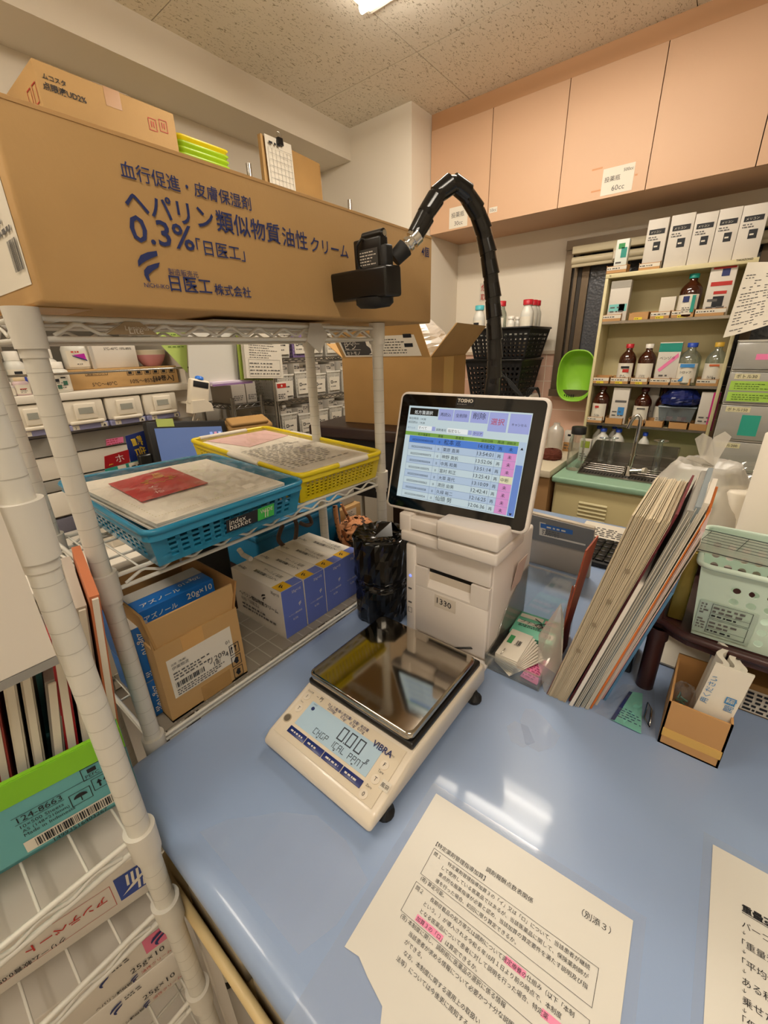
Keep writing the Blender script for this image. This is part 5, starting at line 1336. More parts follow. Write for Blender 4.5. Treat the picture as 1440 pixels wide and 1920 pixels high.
m = MB(); m.box(.80,.90,.030,.062,ZT+.001,ZT+.055,M_dark,r=.004); m.box(.802,.898,.032,.060,ZT+.055,ZT+.058,mat('teal_rubber','#1f4a55',.5)); m.solo('stapler', 'black desk device with a dark teal top behind the brown tray post', 'stapler')
m = MB(); m.cyl((.83,.068,ZT+.001),(.83,.068,ZT+.02),.016,M_dark,n=18); m.solo('paper_weight', 'round black weight beside the brown tray post', 'paper weight')
m = MB(); m.box(.87,1.0,-.09,.0,ZT+.001,ZT+.005,M_paper); m.solo('white_pad', 'white paper pad lying under the dark brown tray', 'pad')
# machine lid, keyboard and papers further back
t = thing('laptop', 'grey display panel seen from behind with a service sticker, near the keyboard', 'laptop', (1.13,.28,ZT))
m = MB(); q = [V((1.135,.372,ZT+.002)),V((1.135,.188,ZT+.002)),V((1.09,.188,.972)),V((1.09,.372,.978))]; nn = (q[1]-q[0]).cross(q[3]-q[0]).normalized()
m.hexa([p-nn*.012 for p in q]+q, mat('panel_beige','#b9ac9a',.45), r=.003)
up = (q[3]-q[0]); m.hexa([x+nn*.0008 for x in (q[0]+up*.52,q[1]+up*.52,q[2]-up*.02,q[3]-up*.02)]+[x+nn*.004 for x in (q[0]+up*.52,q[1]+up*.52,q[2]-up*.02,q[3]-up*.02)], mat('panel_slate','#77746f',.4))
m.part('lid', t)
m = MB(); uu = (q[1]-q[0]).normalized(); vv = up.normalized(); O = q[0]+vv*.115+uu*.045+nn*.0045
m.sheet(O, O+uu*.122, O+uu*.122+vv*.045, O+vv*.045, .0006, M_paper); m.decal(O+uu*.003+vv*.027,uu,vv,.085,.015,mat('service_blue','#2c62a8',.4),.0006); m.text('0120-000', O+uu*.02+vv*.030, uu, vv, M_paper, width=.05) if False else m.dashes(O+uu*.02+vv*.029, uu, vv, .06, .010, 1, M_paper, lift=.0012)
m.dashes(O+uu*.008+vv*.004, uu, vv, .075, .02, 3, M_grayink); m.part('service_sticker', t)
t = thing('keyboard', 'black keyboard lying behind the leaning files', 'keyboard', (1.32,.17,ZT))
m = MB(); m.box(1.22,1.40,-.15,.255,ZT+.001,ZT+.016,M_mblack,r=.003); m.part('case', t)
for r_ in range(5):
    m = MB()
    for c_ in range(16): m.box(1.232+.033*r_,1.260+.033*r_,.225-.024*c_,.246-.024*c_,ZT+.016,ZT+.022,M_dark,r=.001,seg=1)
    m.part('key_row', t)
m = MB(); m.box(1.43,1.56,.06,.30,ZT+.001,ZT+.006,M_paper); m.dashes((1.44,.28,ZT+.006),-Y_,X_,.15,.08,5,M_grayink); m.solo('paper_sheet', 'white printed papers lying at the far edge of the blue worktop', 'papers')
# bags, cups and rolls at the right edge
t = thing('white_roll', 'tall white paper roll standing at the right edge of the photo', 'roll', (1.08,-.115,ZT))
m = MB(); c_ = (1.06,-.122,ZT); m.lathe([(.046,0),(.046,.445),(.040,.45),(.030,.45)], mat('roll_white','#e9e0cf',.55), c_, n=28); m.lathe([(.030,.45),(.029,.42),(0,.42)], M_paper, c_, n=24, cap=False); m.part('roll', t)
for k,(x_,y_,h_) in enumerate(((1.17,-.075,.30),(1.02,-.20,.36))):
    m = MB(); m.lathe([(.038,0),(.038,h_),(.03,h_+.004),(0,h_+.004)], MATS['roll_white'], (x_,y_,ZT), n=24); m.solo('white_roll', ['shorter white roll standing in the milky bag behind the ruler','white roll beyond the right edge of the photo'][k], 'roll')
M_bagmilk = clear('milky_bag','#f8f6f0',.05,.35,haze=.5,hcol='#ece6da')
kn = ax(1318,872,1.22)
m = MB(); bag_mesh(m, [(.085,0),(.105,.04),(.115,.20),(.098,.28),(.06,.345),(.016,kn.z-ZT-.03),(.012,kn.z-ZT)], (kn.x,kn.y-.01,ZT), M_bagmilk, 12, 44, .10, True)
a = V((kn.x,kn.y-.01,kn.z))
for d in (V((.0,.022,.065)),V((.01,-.012,.07)),V((-.02,.03,.02))):
    m.add([a+V((0,.012,0)),a+V((0,-.012,0)),a+d+V((0,-.016,0)),a+d*1.15,a+d+V((0,.016,-.005))],[(0,1,2,3,4)],M_milky)
m.solo('plastic_bag', 'knotted milky plastic bag standing behind the ruler', 'bag')
def cup(c, s, lab):
    m = MB(); pr = [(.030*s,0),(.040*s,.075*s),(.044*s,.082*s),(.044*s,.086*s)]
    vs = []; n = 40; C0 = V(c)
    for r_, z_ in pr:
        for i in range(n): k = 1+.02*(1 if i % 2 else -1); a = 2*PI*i/n; vs.append(C0+V((r_*k*math.cos(a), r_*k*math.sin(a), z_)))
    m.add(vs, [(a*n+i,a*n+(i+1)%n,(a+1)*n+(i+1)%n,(a+1)*n+i) for a in range(3) for i in range(n)], mat('cup_white','#ece5d6',.5), True); m.add(vs,[tuple(range(n-1,-1,-1)),tuple(range(3*n,4*n))],MATS['cup_white'])
    m.solo('fluted_cup', lab, 'cup')
q = ax(1395,890,1.30)
m = MB(); m.box(1.22,1.40,-.30,-.12,ZT+.001,ZT+.27,M_paper,r=.006); m.solo('white_packet', 'white packet stack behind the tall white roll', 'packet')
cup((1.28,-.165,ZT+.272), 1.15, 'white fluted paper cup lying above the packets behind the bag')
m = MB(); q = [ax(1345,872,1.45), ax(1440,868,1.45), ax(1440,900,1.40), ax(1350,905,1.40)]; crumple(m, q[3], q[2], q[1], q[0], M_film, 10, 6, .012, 31); m.solo('clear_wrapper', 'clear crinkled wrapper lying over the white packets', 'wrapper')
# ================================================================== SINK AND MEDICINE CABINET
M_green = mat('green_laminate', '#93b79c', .35); M_cream = mat('cream_steel', '#d8cc9f', .42); M_creamd = mat('cream_door', '#cfc090', .45)
GZ = .735
t = thing('sink_cabinet', 'cream steel sink cabinet with a green top below the window', 'cabinet', (2.7,-.05,0))
m = MB(); m.box(2.30,XW-.001,-.75,.655,GZ-.035,GZ,M_green,r=.010,seg=3); m.part('top', t)
m = MB(); m.box(2.33,XW-.001,-.74,.640,.02,GZ-.036,M_cream); m.part('body', t)
m = MB(); m.box(2.322,2.331,.10,.632,.04,GZ-.055,M_creamd,r=.003)
for k in range(5): m.hexa([(2.3215,.50,.60-.022*k),(2.3215,.36,.60-.022*k),(2.3215,.36,.612-.022*k),(2.3215,.50,.612-.022*k),(2.315,.50,.603-.022*k),(2.315,.36,.603-.022*k),(2.319,.36,.610-.022*k),(2.319,.50,.610-.022*k)], M_cream)
m.part('door', t)
m = MB(); m.box(2.322,2.331,-.74,.095,.04,GZ-.055,M_creamd,r=.003); m.part('door', t)
t = thing('side_counter', 'cream topped low counter left of the green sink top', 'counter', (2.7,1.2,0))
m = MB(); m.box(2.28,XW-.001,.660,1.74,GZ-.01,GZ+.03,mat('cream_top','#dccfb6',.4),r=.003); m.part('top', t)
m = MB(); m.box(2.30,XW-.001,.665,1.735,.0,GZ-.011,mat('wood_panel','#b58d60',.5,noise=.12,nscale=7)); m.part('body', t)
CT = GZ+.03
# stainless basin with raised splash sides
t = thing('sink_basin', 'stainless steel sink basin with raised splash sides', 'sink', (2.65,.34,GZ-.15))
f0 = az(1080,888,GZ+.004); f1 = az(1243,908,GZ+.004); sx0 = (f0.x+f1.x)/2; syL, syR = f0.y, f1.y-.02
sx1 = 2.80; pz = ax(1130,825,sx1).z; yb0 = ax(1112,822,sx1).y
m = MB(); th = .004
m.box(sx0,sx0+.02,syR,syL,GZ+.001,GZ+.006,M_stain); m.box(sx0+.02,sx0+.025,syR,syL,GZ-.0,GZ+.005,M_stain)
m.part('front_rim', t)
m = MB(); m.box(sx0+.022,sx1,syR,syL,GZ+.001,GZ+.004,mat('basin_floor','#57514a',.3,metal=.8))
for k in range(26): m.box(sx0+.035,sx0+.075,syL-.02-.015*k,syL-.028-.015*k,GZ+.004,GZ+.0048,M_mblack)
for k in range(4): m.cyl((sx0+.10+.045*k,syL-.01,GZ+.010),(sx0+.10+.045*k,syR+.01,GZ+.010),.004,M_stain,n=8)
m.part('drainer', t)
m = MB(); m.box(sx1-.004,sx1,syR,syL,GZ+.001,pz,M_stain); m.box(sx1-.010,sx1-.004,syR+.01,syL-.01,GZ+.055,GZ+.060,M_stain); m.part('splash_back', t)
m = MB(); m.prism([(sx0,GZ+.001),(sx1,GZ+.001),(sx1,pz),(sx1-.05,pz)], (0,syL,0), X_, Z_, .004, M_stain); m.part('splash_side', t)
m = MB(); m.prism([(sx0,GZ+.001),(sx1,GZ+.001),(sx1,pz),(sx1-.05,pz)], (0,syR+.004,0), X_, Z_, .004, M_stain); m.part('splash_side', t)
# tap
t = thing('tap', 'chrome gooseneck tap standing in the steel sink', 'tap', (2.50,.35,GZ))
b = ax(1175,889,2.505); tx_ = 2.505
m = MB(); m.lathe([(.024,0),(.024,.006),(.017,.02),(.015,.05),(.013,.055)], M_chrome, (tx_,b.y,GZ+.005), n=20); m.cyl((tx_,b.y,GZ+.03),(tx_,b.y-.075,GZ+.045),.012,M_chrome,n=16); m.part('tap_body', t)
m = MB(); top = ax(1190,778,tx_); m.tube([V((tx_,b.y-.008,GZ+.05)),V((tx_,b.y-.012,GZ+.12)),V((tx_,b.y-.015,top.z-.05)),V((tx_,b.y-.013,top.z-.016)),V((tx_,b.y-.002,top.z)),V((tx_,b.y+.014,top.z-.008)),V((tx_,b.y+.026,top.z-.035)),V((tx_,b.y+.034,top.z-.07))],[.011,.011,.009,.0085,.0085,.0085,.009,.010],M_chrome,n=14); m.cyl((tx_,b.y-.012,GZ+.118),(tx_,b.y-.012,GZ+.126),.015,M_chrome,n=16); m.part('spout', t)
m = MB(); m.cyl((tx_,b.y-.070,GZ+.045),(tx_-.006,b.y-.085,GZ+.047),.014,M_ivory,.017,n=18); m.part('handle', t, 'white round tap handle')
# graduated glasses drying upside down
def glass(px0, px1, pyt, pyb, X, lab):
    a = ax((px0+px1)/2, pyb, X); b_ = ax((px0+px1)/2, pyt, X); w_ = abs(ax(px0,pyt,X).y-ax(px1,pyt,X).y)/2
    z0 = GZ+.014; h_ = b_.z-z0
    m = MB(); m.lathe([(w_*.62,0),(w_*.60,.002),(w_*.55,h_*.5),(w_*.32,h_*.93),(w_*.3,h_*.95),(w_,h_*.98),(w_,h_)], M_glass, (X,a.y,z0), n=22); m.tube([V((X+w_*math.cos(i*PI/10),a.y+w_*math.sin(i*PI/10),z0+h_)) for i in range(20)],.0012,M_film,n=5,closed=True)
    m.solo('measuring_glass', lab, 'glass', 'measuring glasses drying in the sink')
glass(1116,1134,820,868,2.72,'upturned measuring glass at the left of the sink, farthest from the tap')
glass(1134,1152,820,868,2.70,'upturned measuring glass between the left one and the tap')
glass(1212,1240,825,890,2.60,'upturned measuring glass right of the tap')
# cabinet
KX, KX1 = 2.82, 3.03; KY1, KY0 = .652, .020
KZ1 = ax(1140,514,KX).z
t = thing('medicine_cabinet', 'open cream steel medicine cabinet standing behind the sink', 'cabinet', ((KX+KX1)/2,(KY0+KY1)/2,GZ))
m = MB(); m.box(KX1-.004,KX1,KY0,KY1,GZ+.12,KZ1,M_cream); m.part('back', t)
for y0,y1 in ((KY1-.016,KY1),(KY0,KY0+.016)):
    m = MB(); m.box(KX,KX1,y0,y1,GZ+.001,KZ1,M_cream,r=.002); m.part('side', t)
m = MB(); m.box(KX-.002,KX1,KY0-.016,KY1,KZ1-.022,KZ1,M_cream,r=.002); m.text('TAKAZONO', ax(1380,490,KX-.003)+Z_*.0, -Y_, Z_, M_ink, width=.062, bold=.02); m.text('N', ax(1143,519,KX-.003), -Y_, Z_, M_ink, size=.012); m.part('top', t)
SZ = [ax(1128,604,KX).z, ax(1107,719,KX).z, ax(1099,792,KX).z]
M_cwire = mat('cream_shelf','#d6cba2',.4)
for k, z in enumerate(SZ):
    m = MB(); m.box(KX+.004,KX1-.004,KY0+.016,KY1-.016,z-.010,z,M_cwire); m.box(KX+.002,KX+.006,KY0+.016,KY1-.016,z-.012,z+.002,M_stain); m.part('shelf', t)
m = MB(); m.box(KX+.02,KX1-.004,KY0+.016,KY1-.016,GZ+.02,GZ+.125,mat('cream_shade','#b9ae83',.5)) if False else m.box(KX1-.006,KX1,KY0+.016,KY1-.016,GZ+.001,GZ+.125,M_cream); m.part('kick_panel', t)
def tray(px0, px1, py, z, lab, label=None, yellow=None, X=KX+.006, h=.036, d=.075, txt=None):
    y1 = ax(px0,py,X).y; y0 = ax(px1,py,X).y; w_ = .002; z += .0005
    m = MB(); m.box(X,X+w_,y0,y1,z,z+h,M_tan); m.box(X+d-w_,X+d,y0,y1,z,z+h+.008,M_tan); m.box(X,X+d,y0,y0+w_,z,z+h+.004,M_tan); m.box(X,X+d,y1-w_,y1,z,z+h+.004,M_tan); m.box(X,X+d,y0,y1,z,z+w_,M_tan)
    L = y1-y0
    if label: m.decal((X,y1-.003,z+h-.020),-Y_,Z_,L*label,.017,M_paper,.0008); m.dashes((X,y1-.006,z+h-.017),-Y_,Z_,L*label*.8,.011,1,M_ink,lift=.0014,seed=int(px0),fill=.4)
    if yellow: m.decal((X,y1-L*.3,z+.002),-Y_,Z_,L*.4,.012,M_yellowp,.001); m.dashes((X,y1-L*.33,z+.004),-Y_,Z_,L*.3,.008,1,M_ink,lift=.0014,seed=3,fill=.4)
    m.solo('card_tray', lab, 'tray', 'tan card trays in the medicine cabinet')
    return y0, y1
def mbox(px0, px1, pyb, pyt, z, mats, lab, deco=None, X=KX+.012, d=.05, name='medicine_box', grp=None, lift=0):
    y1 = ax(px0,pyb,X).y; y0 = ax(px1,pyb,X).y; zt = ax((px0+px1)/2,pyt,X).z; z += .0006+lift
    m = MB(); m.box(X,X+d,y0,y1,z,zt,mats,r=.001); W, H = y1-y0, zt-z
    if deco: deco(m, V((X-.0004,y1,z)), W, H)
    m.solo(name, lab, 'box', grp); return m
def bottle(px0, px1, pyb, pyt, z, glass_m, cap_m, lab, label_m=None, deco=None, X=KX+.055, name='medicine_bottle', grp=None, neck=.36, lift=0, caph=.09, liquid=None):
    y1 = ax(px0,pyb,X).y; y0 = ax(px1,pyb,X).y; r = (y1-y0)/2; yc_ = (y0+y1)/2; zt = ax((px0+px1)/2,pyt,X).z; z += .0006+lift; H = zt-z
    t = thing(name, lab, 'bottle', (X,yc_,z), grp)
    m = MB(); m.lathe([(r*.9,0),(r,H*.02),(r,H*.60),(r*.93,H*.67),(r*.68,H*.76),(r*neck,H*.83),(r*neck,H*.92)], glass_m, (X,yc_,z), n=22); m.part('bottle_body', t)
    m = MB(); m.lathe([(r*neck*1.25,H*(1-caph*1.15)),(r*neck*1.28,H*.995),(r*neck*1.1,H)], cap_m, (X,yc_,z), n=18); m.part('cap', t)
    if label_m:
        m = MB(); n = 10; vs = []; a0, a1 = R(108), R(232); z0, z1 = z+H*.06, z+H*.52
        for zz in (z0,z1):
            for i in range(n+1): a = a0+(a1-a0)*i/n; vs.append(V((X+(r+.0008)*math.cos(a), yc_+(r+.0008)*math.sin(a), zz)))
        m.add(vs, [(i,i+1,n+2+i,n+1+i) for i in range(n)], label_m, True)
        if deco: deco(m, V((X-r-.0016,yc_+r*.6,z0)), r*1.2, z1-z0)
        m.part('label', t)
    return t
M_amber = mat('amber_glass', '#3a1608', .08, spec=.7, coat=.3); M_capR = mat('red_cap', '#b3202c', .4); M_capW = mat('white_cap', '#e8e2d6', .4); M_capT = mat('teal_cap', '#1c8a7c', .4); M_capB = mat('blue_cap', '#2547ad', .4); M_capY = mat('yellow_cap', '#d2a93c', .4); M_lab = mat('bottle_label', '#e4dccb', .5)
M_clearb = clear('clear_bottle', '#dfe6df', .3, .05, haze=.18, hcol='#b9c4b8')
M_capD = mat('dark_red_cap','#4a1514',.4)
def dk(cols, rows=4, seed=1):
    def f(m, O, W, H):
        for (fx,fy,fw,fh,c) in cols: m.decal(O+(-Y_)*W*fx+Z_*H*fy, -Y_, Z_, W*fw, H*fh, c, .0008)
        m.dashes(O-Y_*W*.12+Z_*H*.1, -Y_, Z_, W*.7, H*.3, rows, M_grayink, lift=.0012, seed=seed, fill=.35)
    return f
# top of the cabinet
M_ggrey = mat('green_white_box', '#dfe3d8', .45)
Zt = KZ1
tb_ = [(1205,1242,483,412),(1244,1286,493,404),(1288,1328,489,401),(1330,1371,485,393),(1373,1420,480,386)]
ord_ = ['first from the left', 'second from the left', 'middle one', 'second from the right', 'rightmost, nearest the cabinet corner']
def meri(m, O, W, H):
    m.decal(O-Y_*W*.12+Z_*H*.70, -Y_, Z_, W*.76, H*.10, M_ink, .0006); m.text('メリコン', O-Y_*W*.2+Z_*H*.725, -Y_, Z_, M_paper, width=W*.5, lift=.0014)
    m.decal(O-Y_*W*.42+Z_*H*.38, -Y_, Z_, W*.34, H*.17, M_ink, .0006); m.dashes(O-Y_*W*.12+Z_*H*.58, -Y_, Z_, W*.5, H*.09, 2, M_grayink); m.dashes(O-Y_*W*.47+Z_*H*.43, -Y_, Z_, W*.24, H*.06, 1, M_paper, lift=.0012)
for k,(a,b_,c_,d_) in enumerate(tb_):
    mbox(a,b_,c_,d_,Zt,M_cwhite,'tall white box with black print on the cabinet top, '+ord_[k],meri,X=KX+(.035 if k==0 else .03),d=.09,grp='white boxes on the cabinet top',lift=.003 if k==0 else 0)
tray(1198,1238,497,Zt,'tan card tray on the cabinet top under the first white box',.95,None,X=KX+.024,h=.034,d=.10)
m = tray(1137,1175,505,Zt,'tan card tray with a pink strip on the cabinet top left',.95,None,X=KX+.004,h=.036)
mbox(1152,1175,487,449,Zt,M_ggrey,'small white and green medicine box on the left of the cabinet top',dk([(.2,.72,.5,.16,mat('leaf_green','#2d8a4a',.5)),(.45,.45,.45,.3,M_capT),(.1,.12,.8,.06,M_pink)],2),X=KX+.020,d=.04,lift=.003)
# shelf 1
z = SZ[0]
tray(1128,1163,604,z,'tan card tray at the left end of the upper cabinet shelf',.95); tray(1177,1214,602,z,'second tan tray on the upper cabinet shelf, yellow sticker only',None,1); tray(1217,1254,600,z,'third tan tray on the upper cabinet shelf under the small white card',.95,1); tray(1256,1299,598,z,'tan tray on the upper cabinet shelf under the teal capped bottle',.8,1); tray(1300,1356,597,z,'tray with a wide white slip at the right of the upper cabinet shelf',1.0)
mbox(1138,1174,590,527,z,M_cwhite,'white and teal medicine box at the left of the upper cabinet shelf',dk([(.05,.24,.9,.18,mat('light_teal','#7cc6c0',.5)),(.55,.24,.3,.18,M_capT),(0,.82,1,.17,mat('box_grey2','#a39d92',.5))],3),X=KX+.018,d=.045,lift=.003)
mbox(1234,1262,588,557,z,M_paper,'small blank white card box on the upper cabinet shelf',None,X=KX+.025,d=.03,lift=.003)
bottle(1266,1308,590,515,z,M_amber,M_capT,'brown bottle with a teal cap on the upper cabinet shelf',M_lab,dk([(.1,.62,.45,.3,M_navy),(.75,.1,.25,.85,M_capT)],3),X=KX+.050,lift=.003)
mbox(1314,1362,590,496,z,M_cwhite,'white and red medicine box at the right of the upper cabinet shelf',dk([(.1,.90,.85,.05,M_red),(.12,.58,.8,.08,M_red),(.3,.42,.5,.06,M_red),(.32,.16,.42,.22,M_ink),(.45,.76,.3,.14,M_navy),(.2,.02,.6,.05,M_red)],2),X=KX+.020,d=.06,lift=.003)
# shelf 2
z = SZ[1]
for (a,b_,l_,y_,s) in ((1108,1141,.95,1,'far left'),(1143,1177,.95,1,'under the red capped bottle'),(1181,1214,.9,1,'under the white capped bottle'),(1217,1254,1.0,None,'under the green topped box'),(1256,1294,.85,None,'under the blue capped bottle'),(1304,1347,.85,None,'under the yellow capped bottle')):
    tray(a,b_,718,z,'tan card tray on the middle cabinet shelf, '+s,l_,y_)
bottle(1156,1188,705,645,z,M_amber,M_capR,'brown bottle with a red cap on the middle cabinet shelf',M_lab,dk([(.1,.72,.8,.12,M_ink),(.3,.5,.6,.18,M_red)],3),lift=.003)
bottle(1191,1225,706,645,z,M_amber,M_capW,'brown bottle with a white cap on the middle cabinet shelf',M_lab,dk([],5,4),lift=.003)
def grn(m,O,W,H):
    m.decal(O+Z_*H*.78,-Y_,Z_,W,H*.2,M_capT,.0006); m.text('ベンゾダ',O-Y_*W*.1+Z_*H*.6,-Y_,Z_,M_ink,width=W*.7); m.add([O-Y_*W*.1+Z_*H*.36-X_*.001,O-Y_*W*.2+Z_*H*.30-X_*.001,O-Y_*W*.95+Z_*H*.66-X_*.001,O-Y_*W*.9+Z_*H*.75-X_*.001],[(0,1,2,3)],M_pink); m.dashes(O-Y_*W*.2+Z_*H*.18,-Y_,Z_,W*.5,H*.08,1,M_grayink)
mbox(1226,1267,706,642,z,M_cwhite,'white medicine box with green top and pink strip on the middle shelf',grn,X=KX+.020,d=.05,lift=.003)
def syr(m,O,W,H):
    m.decal(O+Z_*H*.80,-Y_,Z_,W,H*.18,mat('sky_print','#3f86c4',.5),.0012); m.text('シロップ',O-Y_*W*.05+Z_*H*.5,-Y_,Z_,M_ink,width=W*.8,bold=.02,lift=.0016); m.add([O+Z_*H*.08-X_*.002,O-Y_*W*.35+Z_*H*.08-X_*.002,O-Y_*W*.35+Z_*H*.36-X_*.002],[(0,1,2)],MATS['sky_print'])
bottle(1264,1308,707,643,z,M_clearb,M_capB,'clear syrup bottle with a blue cap on the middle cabinet shelf',M_lab,syr,lift=.003)
bottle(1315,1354,708,642,z,M_clearb,M_capY,'clear bottle with a yellow cap on the middle cabinet shelf',M_lab,dk([(.1,.86,.8,.1,mat('orange_print','#cf6a3a',.5)),(.55,.1,.08,.2,M_ink),(.72,.1,.08,.2,M_ink)],4),lift=.003)
# shelf 3
z = SZ[2]
for (a,b_,l_,s) in ((1099,1128,.95,'far left'),(1133,1166,None,'under the blue printed box'),(1176,1206,None,'under the middle brown bottle'),(1208,1242,None,'left of the clear tub'),(1252,1288,None,'under the clear tub'),(1290,1325,None,'under the pink box')):
    tray(a,b_,792+(a-1099)*.06,z,'tan card tray on the lower cabinet shelf, '+s,l_,None)
bottle(1108,1138,782,722,z,M_amber,M_capD,'brown bottle with a dark cap at the left of the lower cabinet shelf',M_lab,dk([(.1,.75,.4,.12,M_red),(.1,.05,.4,.14,M_ink)],4),lift=.003)
mbox(1142,1172,784,727,z,M_cwhite,'white medicine box with a blue fan print on the lower cabinet shelf',dk([(.2,.6,.7,.06,M_grayink),(.45,.25,.4,.22,MATS['sky_print']),(.5,.02,.35,.1,M_ink)],3),X=KX+.018,d=.04,lift=.003)
bottle(1184,1216,786,726,z,M_amber,M_capD,'brown bottle with a dark red cap in the middle of the lower cabinet shelf',M_lab,dk([(.1,.82,.8,.08,M_grayink)],4,5),lift=.003)
mbox(1197,1228,778,722,z,M_cwhite,'plain white box behind the middle brown bottle on the lower shelf',dk([],3),X=KX+.12,d=.05)
bottle(1222,1250,788,727,z,M_amber,M_capD,'shadowed brown bottle behind the clear tub on the lower shelf',M_lab,dk([],3,8),X=KX+.11)
t = thing('clear_tub', 'clear plastic food tub with coloured lids inside on the lower cabinet shelf', 'tub', (KX+.07,.25,z))
y1 = ax(1230,788,KX+.02).y; y0 = ax(1300,788,KX+.02).y; zb3 = z+.0405; zt3 = ax(1265,765,KX+.02).z
m = MB(); m.hexa([(KX+.02,y0+.012,zb3),(KX+.12,y0+.012,zb3),(KX+.12,y1-.012,zb3),(KX+.02,y1-.012,zb3),(KX+.012,y0,zt3),(KX+.128,y0,zt3),(KX+.128,y1,zt3),(KX+.012,y1,zt3)], clear('tub_plastic','#cfdbe2',.3,.08,haze=.3,hcol='#a9b8c2')); m.part('tub_body', t)
m = MB(); m.box(KX+.008,KX+.132,y0-.004,y1+.004,zt3,zt3+.008,clear('tub_lid','#c3d4e2',.3,.08,haze=.5,hcol='#a8bccb'),r=.003); m.part('lid', t)
for k,(yy,c_) in enumerate(((y1-.06,M_capR),(y1-.11,mat('peach_cap','#e28a6c',.4)),(y0+.05,M_capR))): m = MB(); m.cyl((KX+.045,yy,zb3+.003),(KX+.045,yy,zb3+.022),.016,c_,n=16); m.part('small_jar', t)
m = MB(); bag_mesh(m, [(.05,0),(.085,.012),(.09,.045),(.06,.085),(.02,.10)], (KX+.072,(y0+y1)/2-.005,zt3+.0085), mat('blue_bag','#15205c',.3), 14, 30, .14); m.solo('blue_bag', 'crumpled dark blue plastic bag on top of the clear tub', 'bag')
mbox(1303,1338,792,735,z,M_cwhite,'white and magenta medicine box at the right of the lower cabinet shelf',dk([(.62,0,.38,1,mat('magenta_print','#c02f7e',.45))],3),X=KX+.018,d=.05,lift=.003)
# white bottles with blue caps behind the sink
M_wb = mat('white_bottle','#d9d6cc',.35)
for k,(a,b_,pt) in enumerate(((1106,1126,797),(1112,1138,802),(1134,1154,797),(1140,1166,803),(1192,1214,810))):
    bottle(a,b_,850,pt,GZ,M_wb,M_capB,['white bottle with a blue cap behind the sink, far left at the back','white bottle with a blue cap behind the sink, front left','white bottle with a blue cap behind the sink, second at the back','white bottle with a blue cap behind the sink, just left of the tap','white bottle with a blue cap behind the sink, right of the tap'][k],X=KX+(.09 if k in (0,2) else .035),grp='white bottles behind the sink')
# sheet of notes hanging at the right of the cabinet
t = thing('hanging_notice', 'curling printed notice hanging from the right of the medicine cabinet', 'notice', (KX-.05,-.03,1.38))
m = MB(); a = ax(1402,492,KX-.02); b_ = ax(1470,492,KX-.10); c_ = ax(1470,600,KX-.12); d_ = ax(1358,625,KX-.06)
nu, nv = 12, 12; vs = []
for j in range(nv+1):
    for i in range(nu+1):
        u, v = i/nu, j/nv; p = (a*(1-u)+b_*u)*(1-v)+(d_*(1-u)+c_*u)*v; vs.append(p+V((-.04*math.sin(PI*u)*(.4+.6*v)-.02*v*v, 0, -.02*math.sin(PI*(1-u)*.5)*v)))
m.add(vs, [(j*(nu+1)+i, (j+1)*(nu+1)+i, (j+1)*(nu+1)+i+1, j*(nu+1)+i+1) for j in range(nv) for i in range(nu)], M_paper, True)
rd = random.Random(4)
for j in range(2,nv):
    for i in range(1,nu-1):
        if rd.random() < .75:
            P0 = vs[j*(nu+1)+i]; u = (vs[j*(nu+1)+i+1]-P0); v = (P0-vs[(j+1)*(nu+1)+i]); m.add([P0-X_*.0012, P0+u*.85-X_*.0012, P0+u*.85-v*.16-X_*.0012, P0-v*.16-X_*.0012],[(0,3,2,1)],M_grayink)
            if rd.random() < .6: m.add([P0-v*.45-X_*.0012, P0-v*.45+u*.6-X_*.0012, P0+u*.6-v*.6-X_*.0012, P0-v*.6-X_*.0012],[(0,3,2,1)],M_grayink)
m.part('sheet', t)
# clear drawer tower
t = thing('drawer_tower', 'clear plastic drawer tower labelled with bottle sizes at the right edge', 'drawers', (2.6,-.12,GZ))
DX, DX1, DY1, DY0 = 2.46, 2.72, .003, -.26
M_drw = clear('drawer_plastic','#eeeeea',.2,.15,haze=.45,hcol='#d6d3ca'); M_drf = mat('drawer_frame','#bdb8ad',.4)
zz = [GZ+.002,.845,.985,1.145,1.285,1.405]
m = MB()
for k in range(6): m.box(DX+.004,DX1,DY0,DY1,zz[k]-.004 if k else zz[k],zz[k]+.004,M_drf)
m.box(DX+.004,DX+.012,DY1-.006,DY1,zz[0],zz[5],M_drf); m.box(DX+.004,DX1,DY1-.003,DY1,zz[0],zz[5],M_drw); m.box(DX1-.004,DX1,DY0,DY1,zz[0],zz[5],M_drw); m.box(DX+.004,DX1,DY0,DY0+.004,zz[0],zz[5],M_drw); m.part('frame', t)
labs = ['ボトル500','ボトル200','ボトル150','ボトル30','']
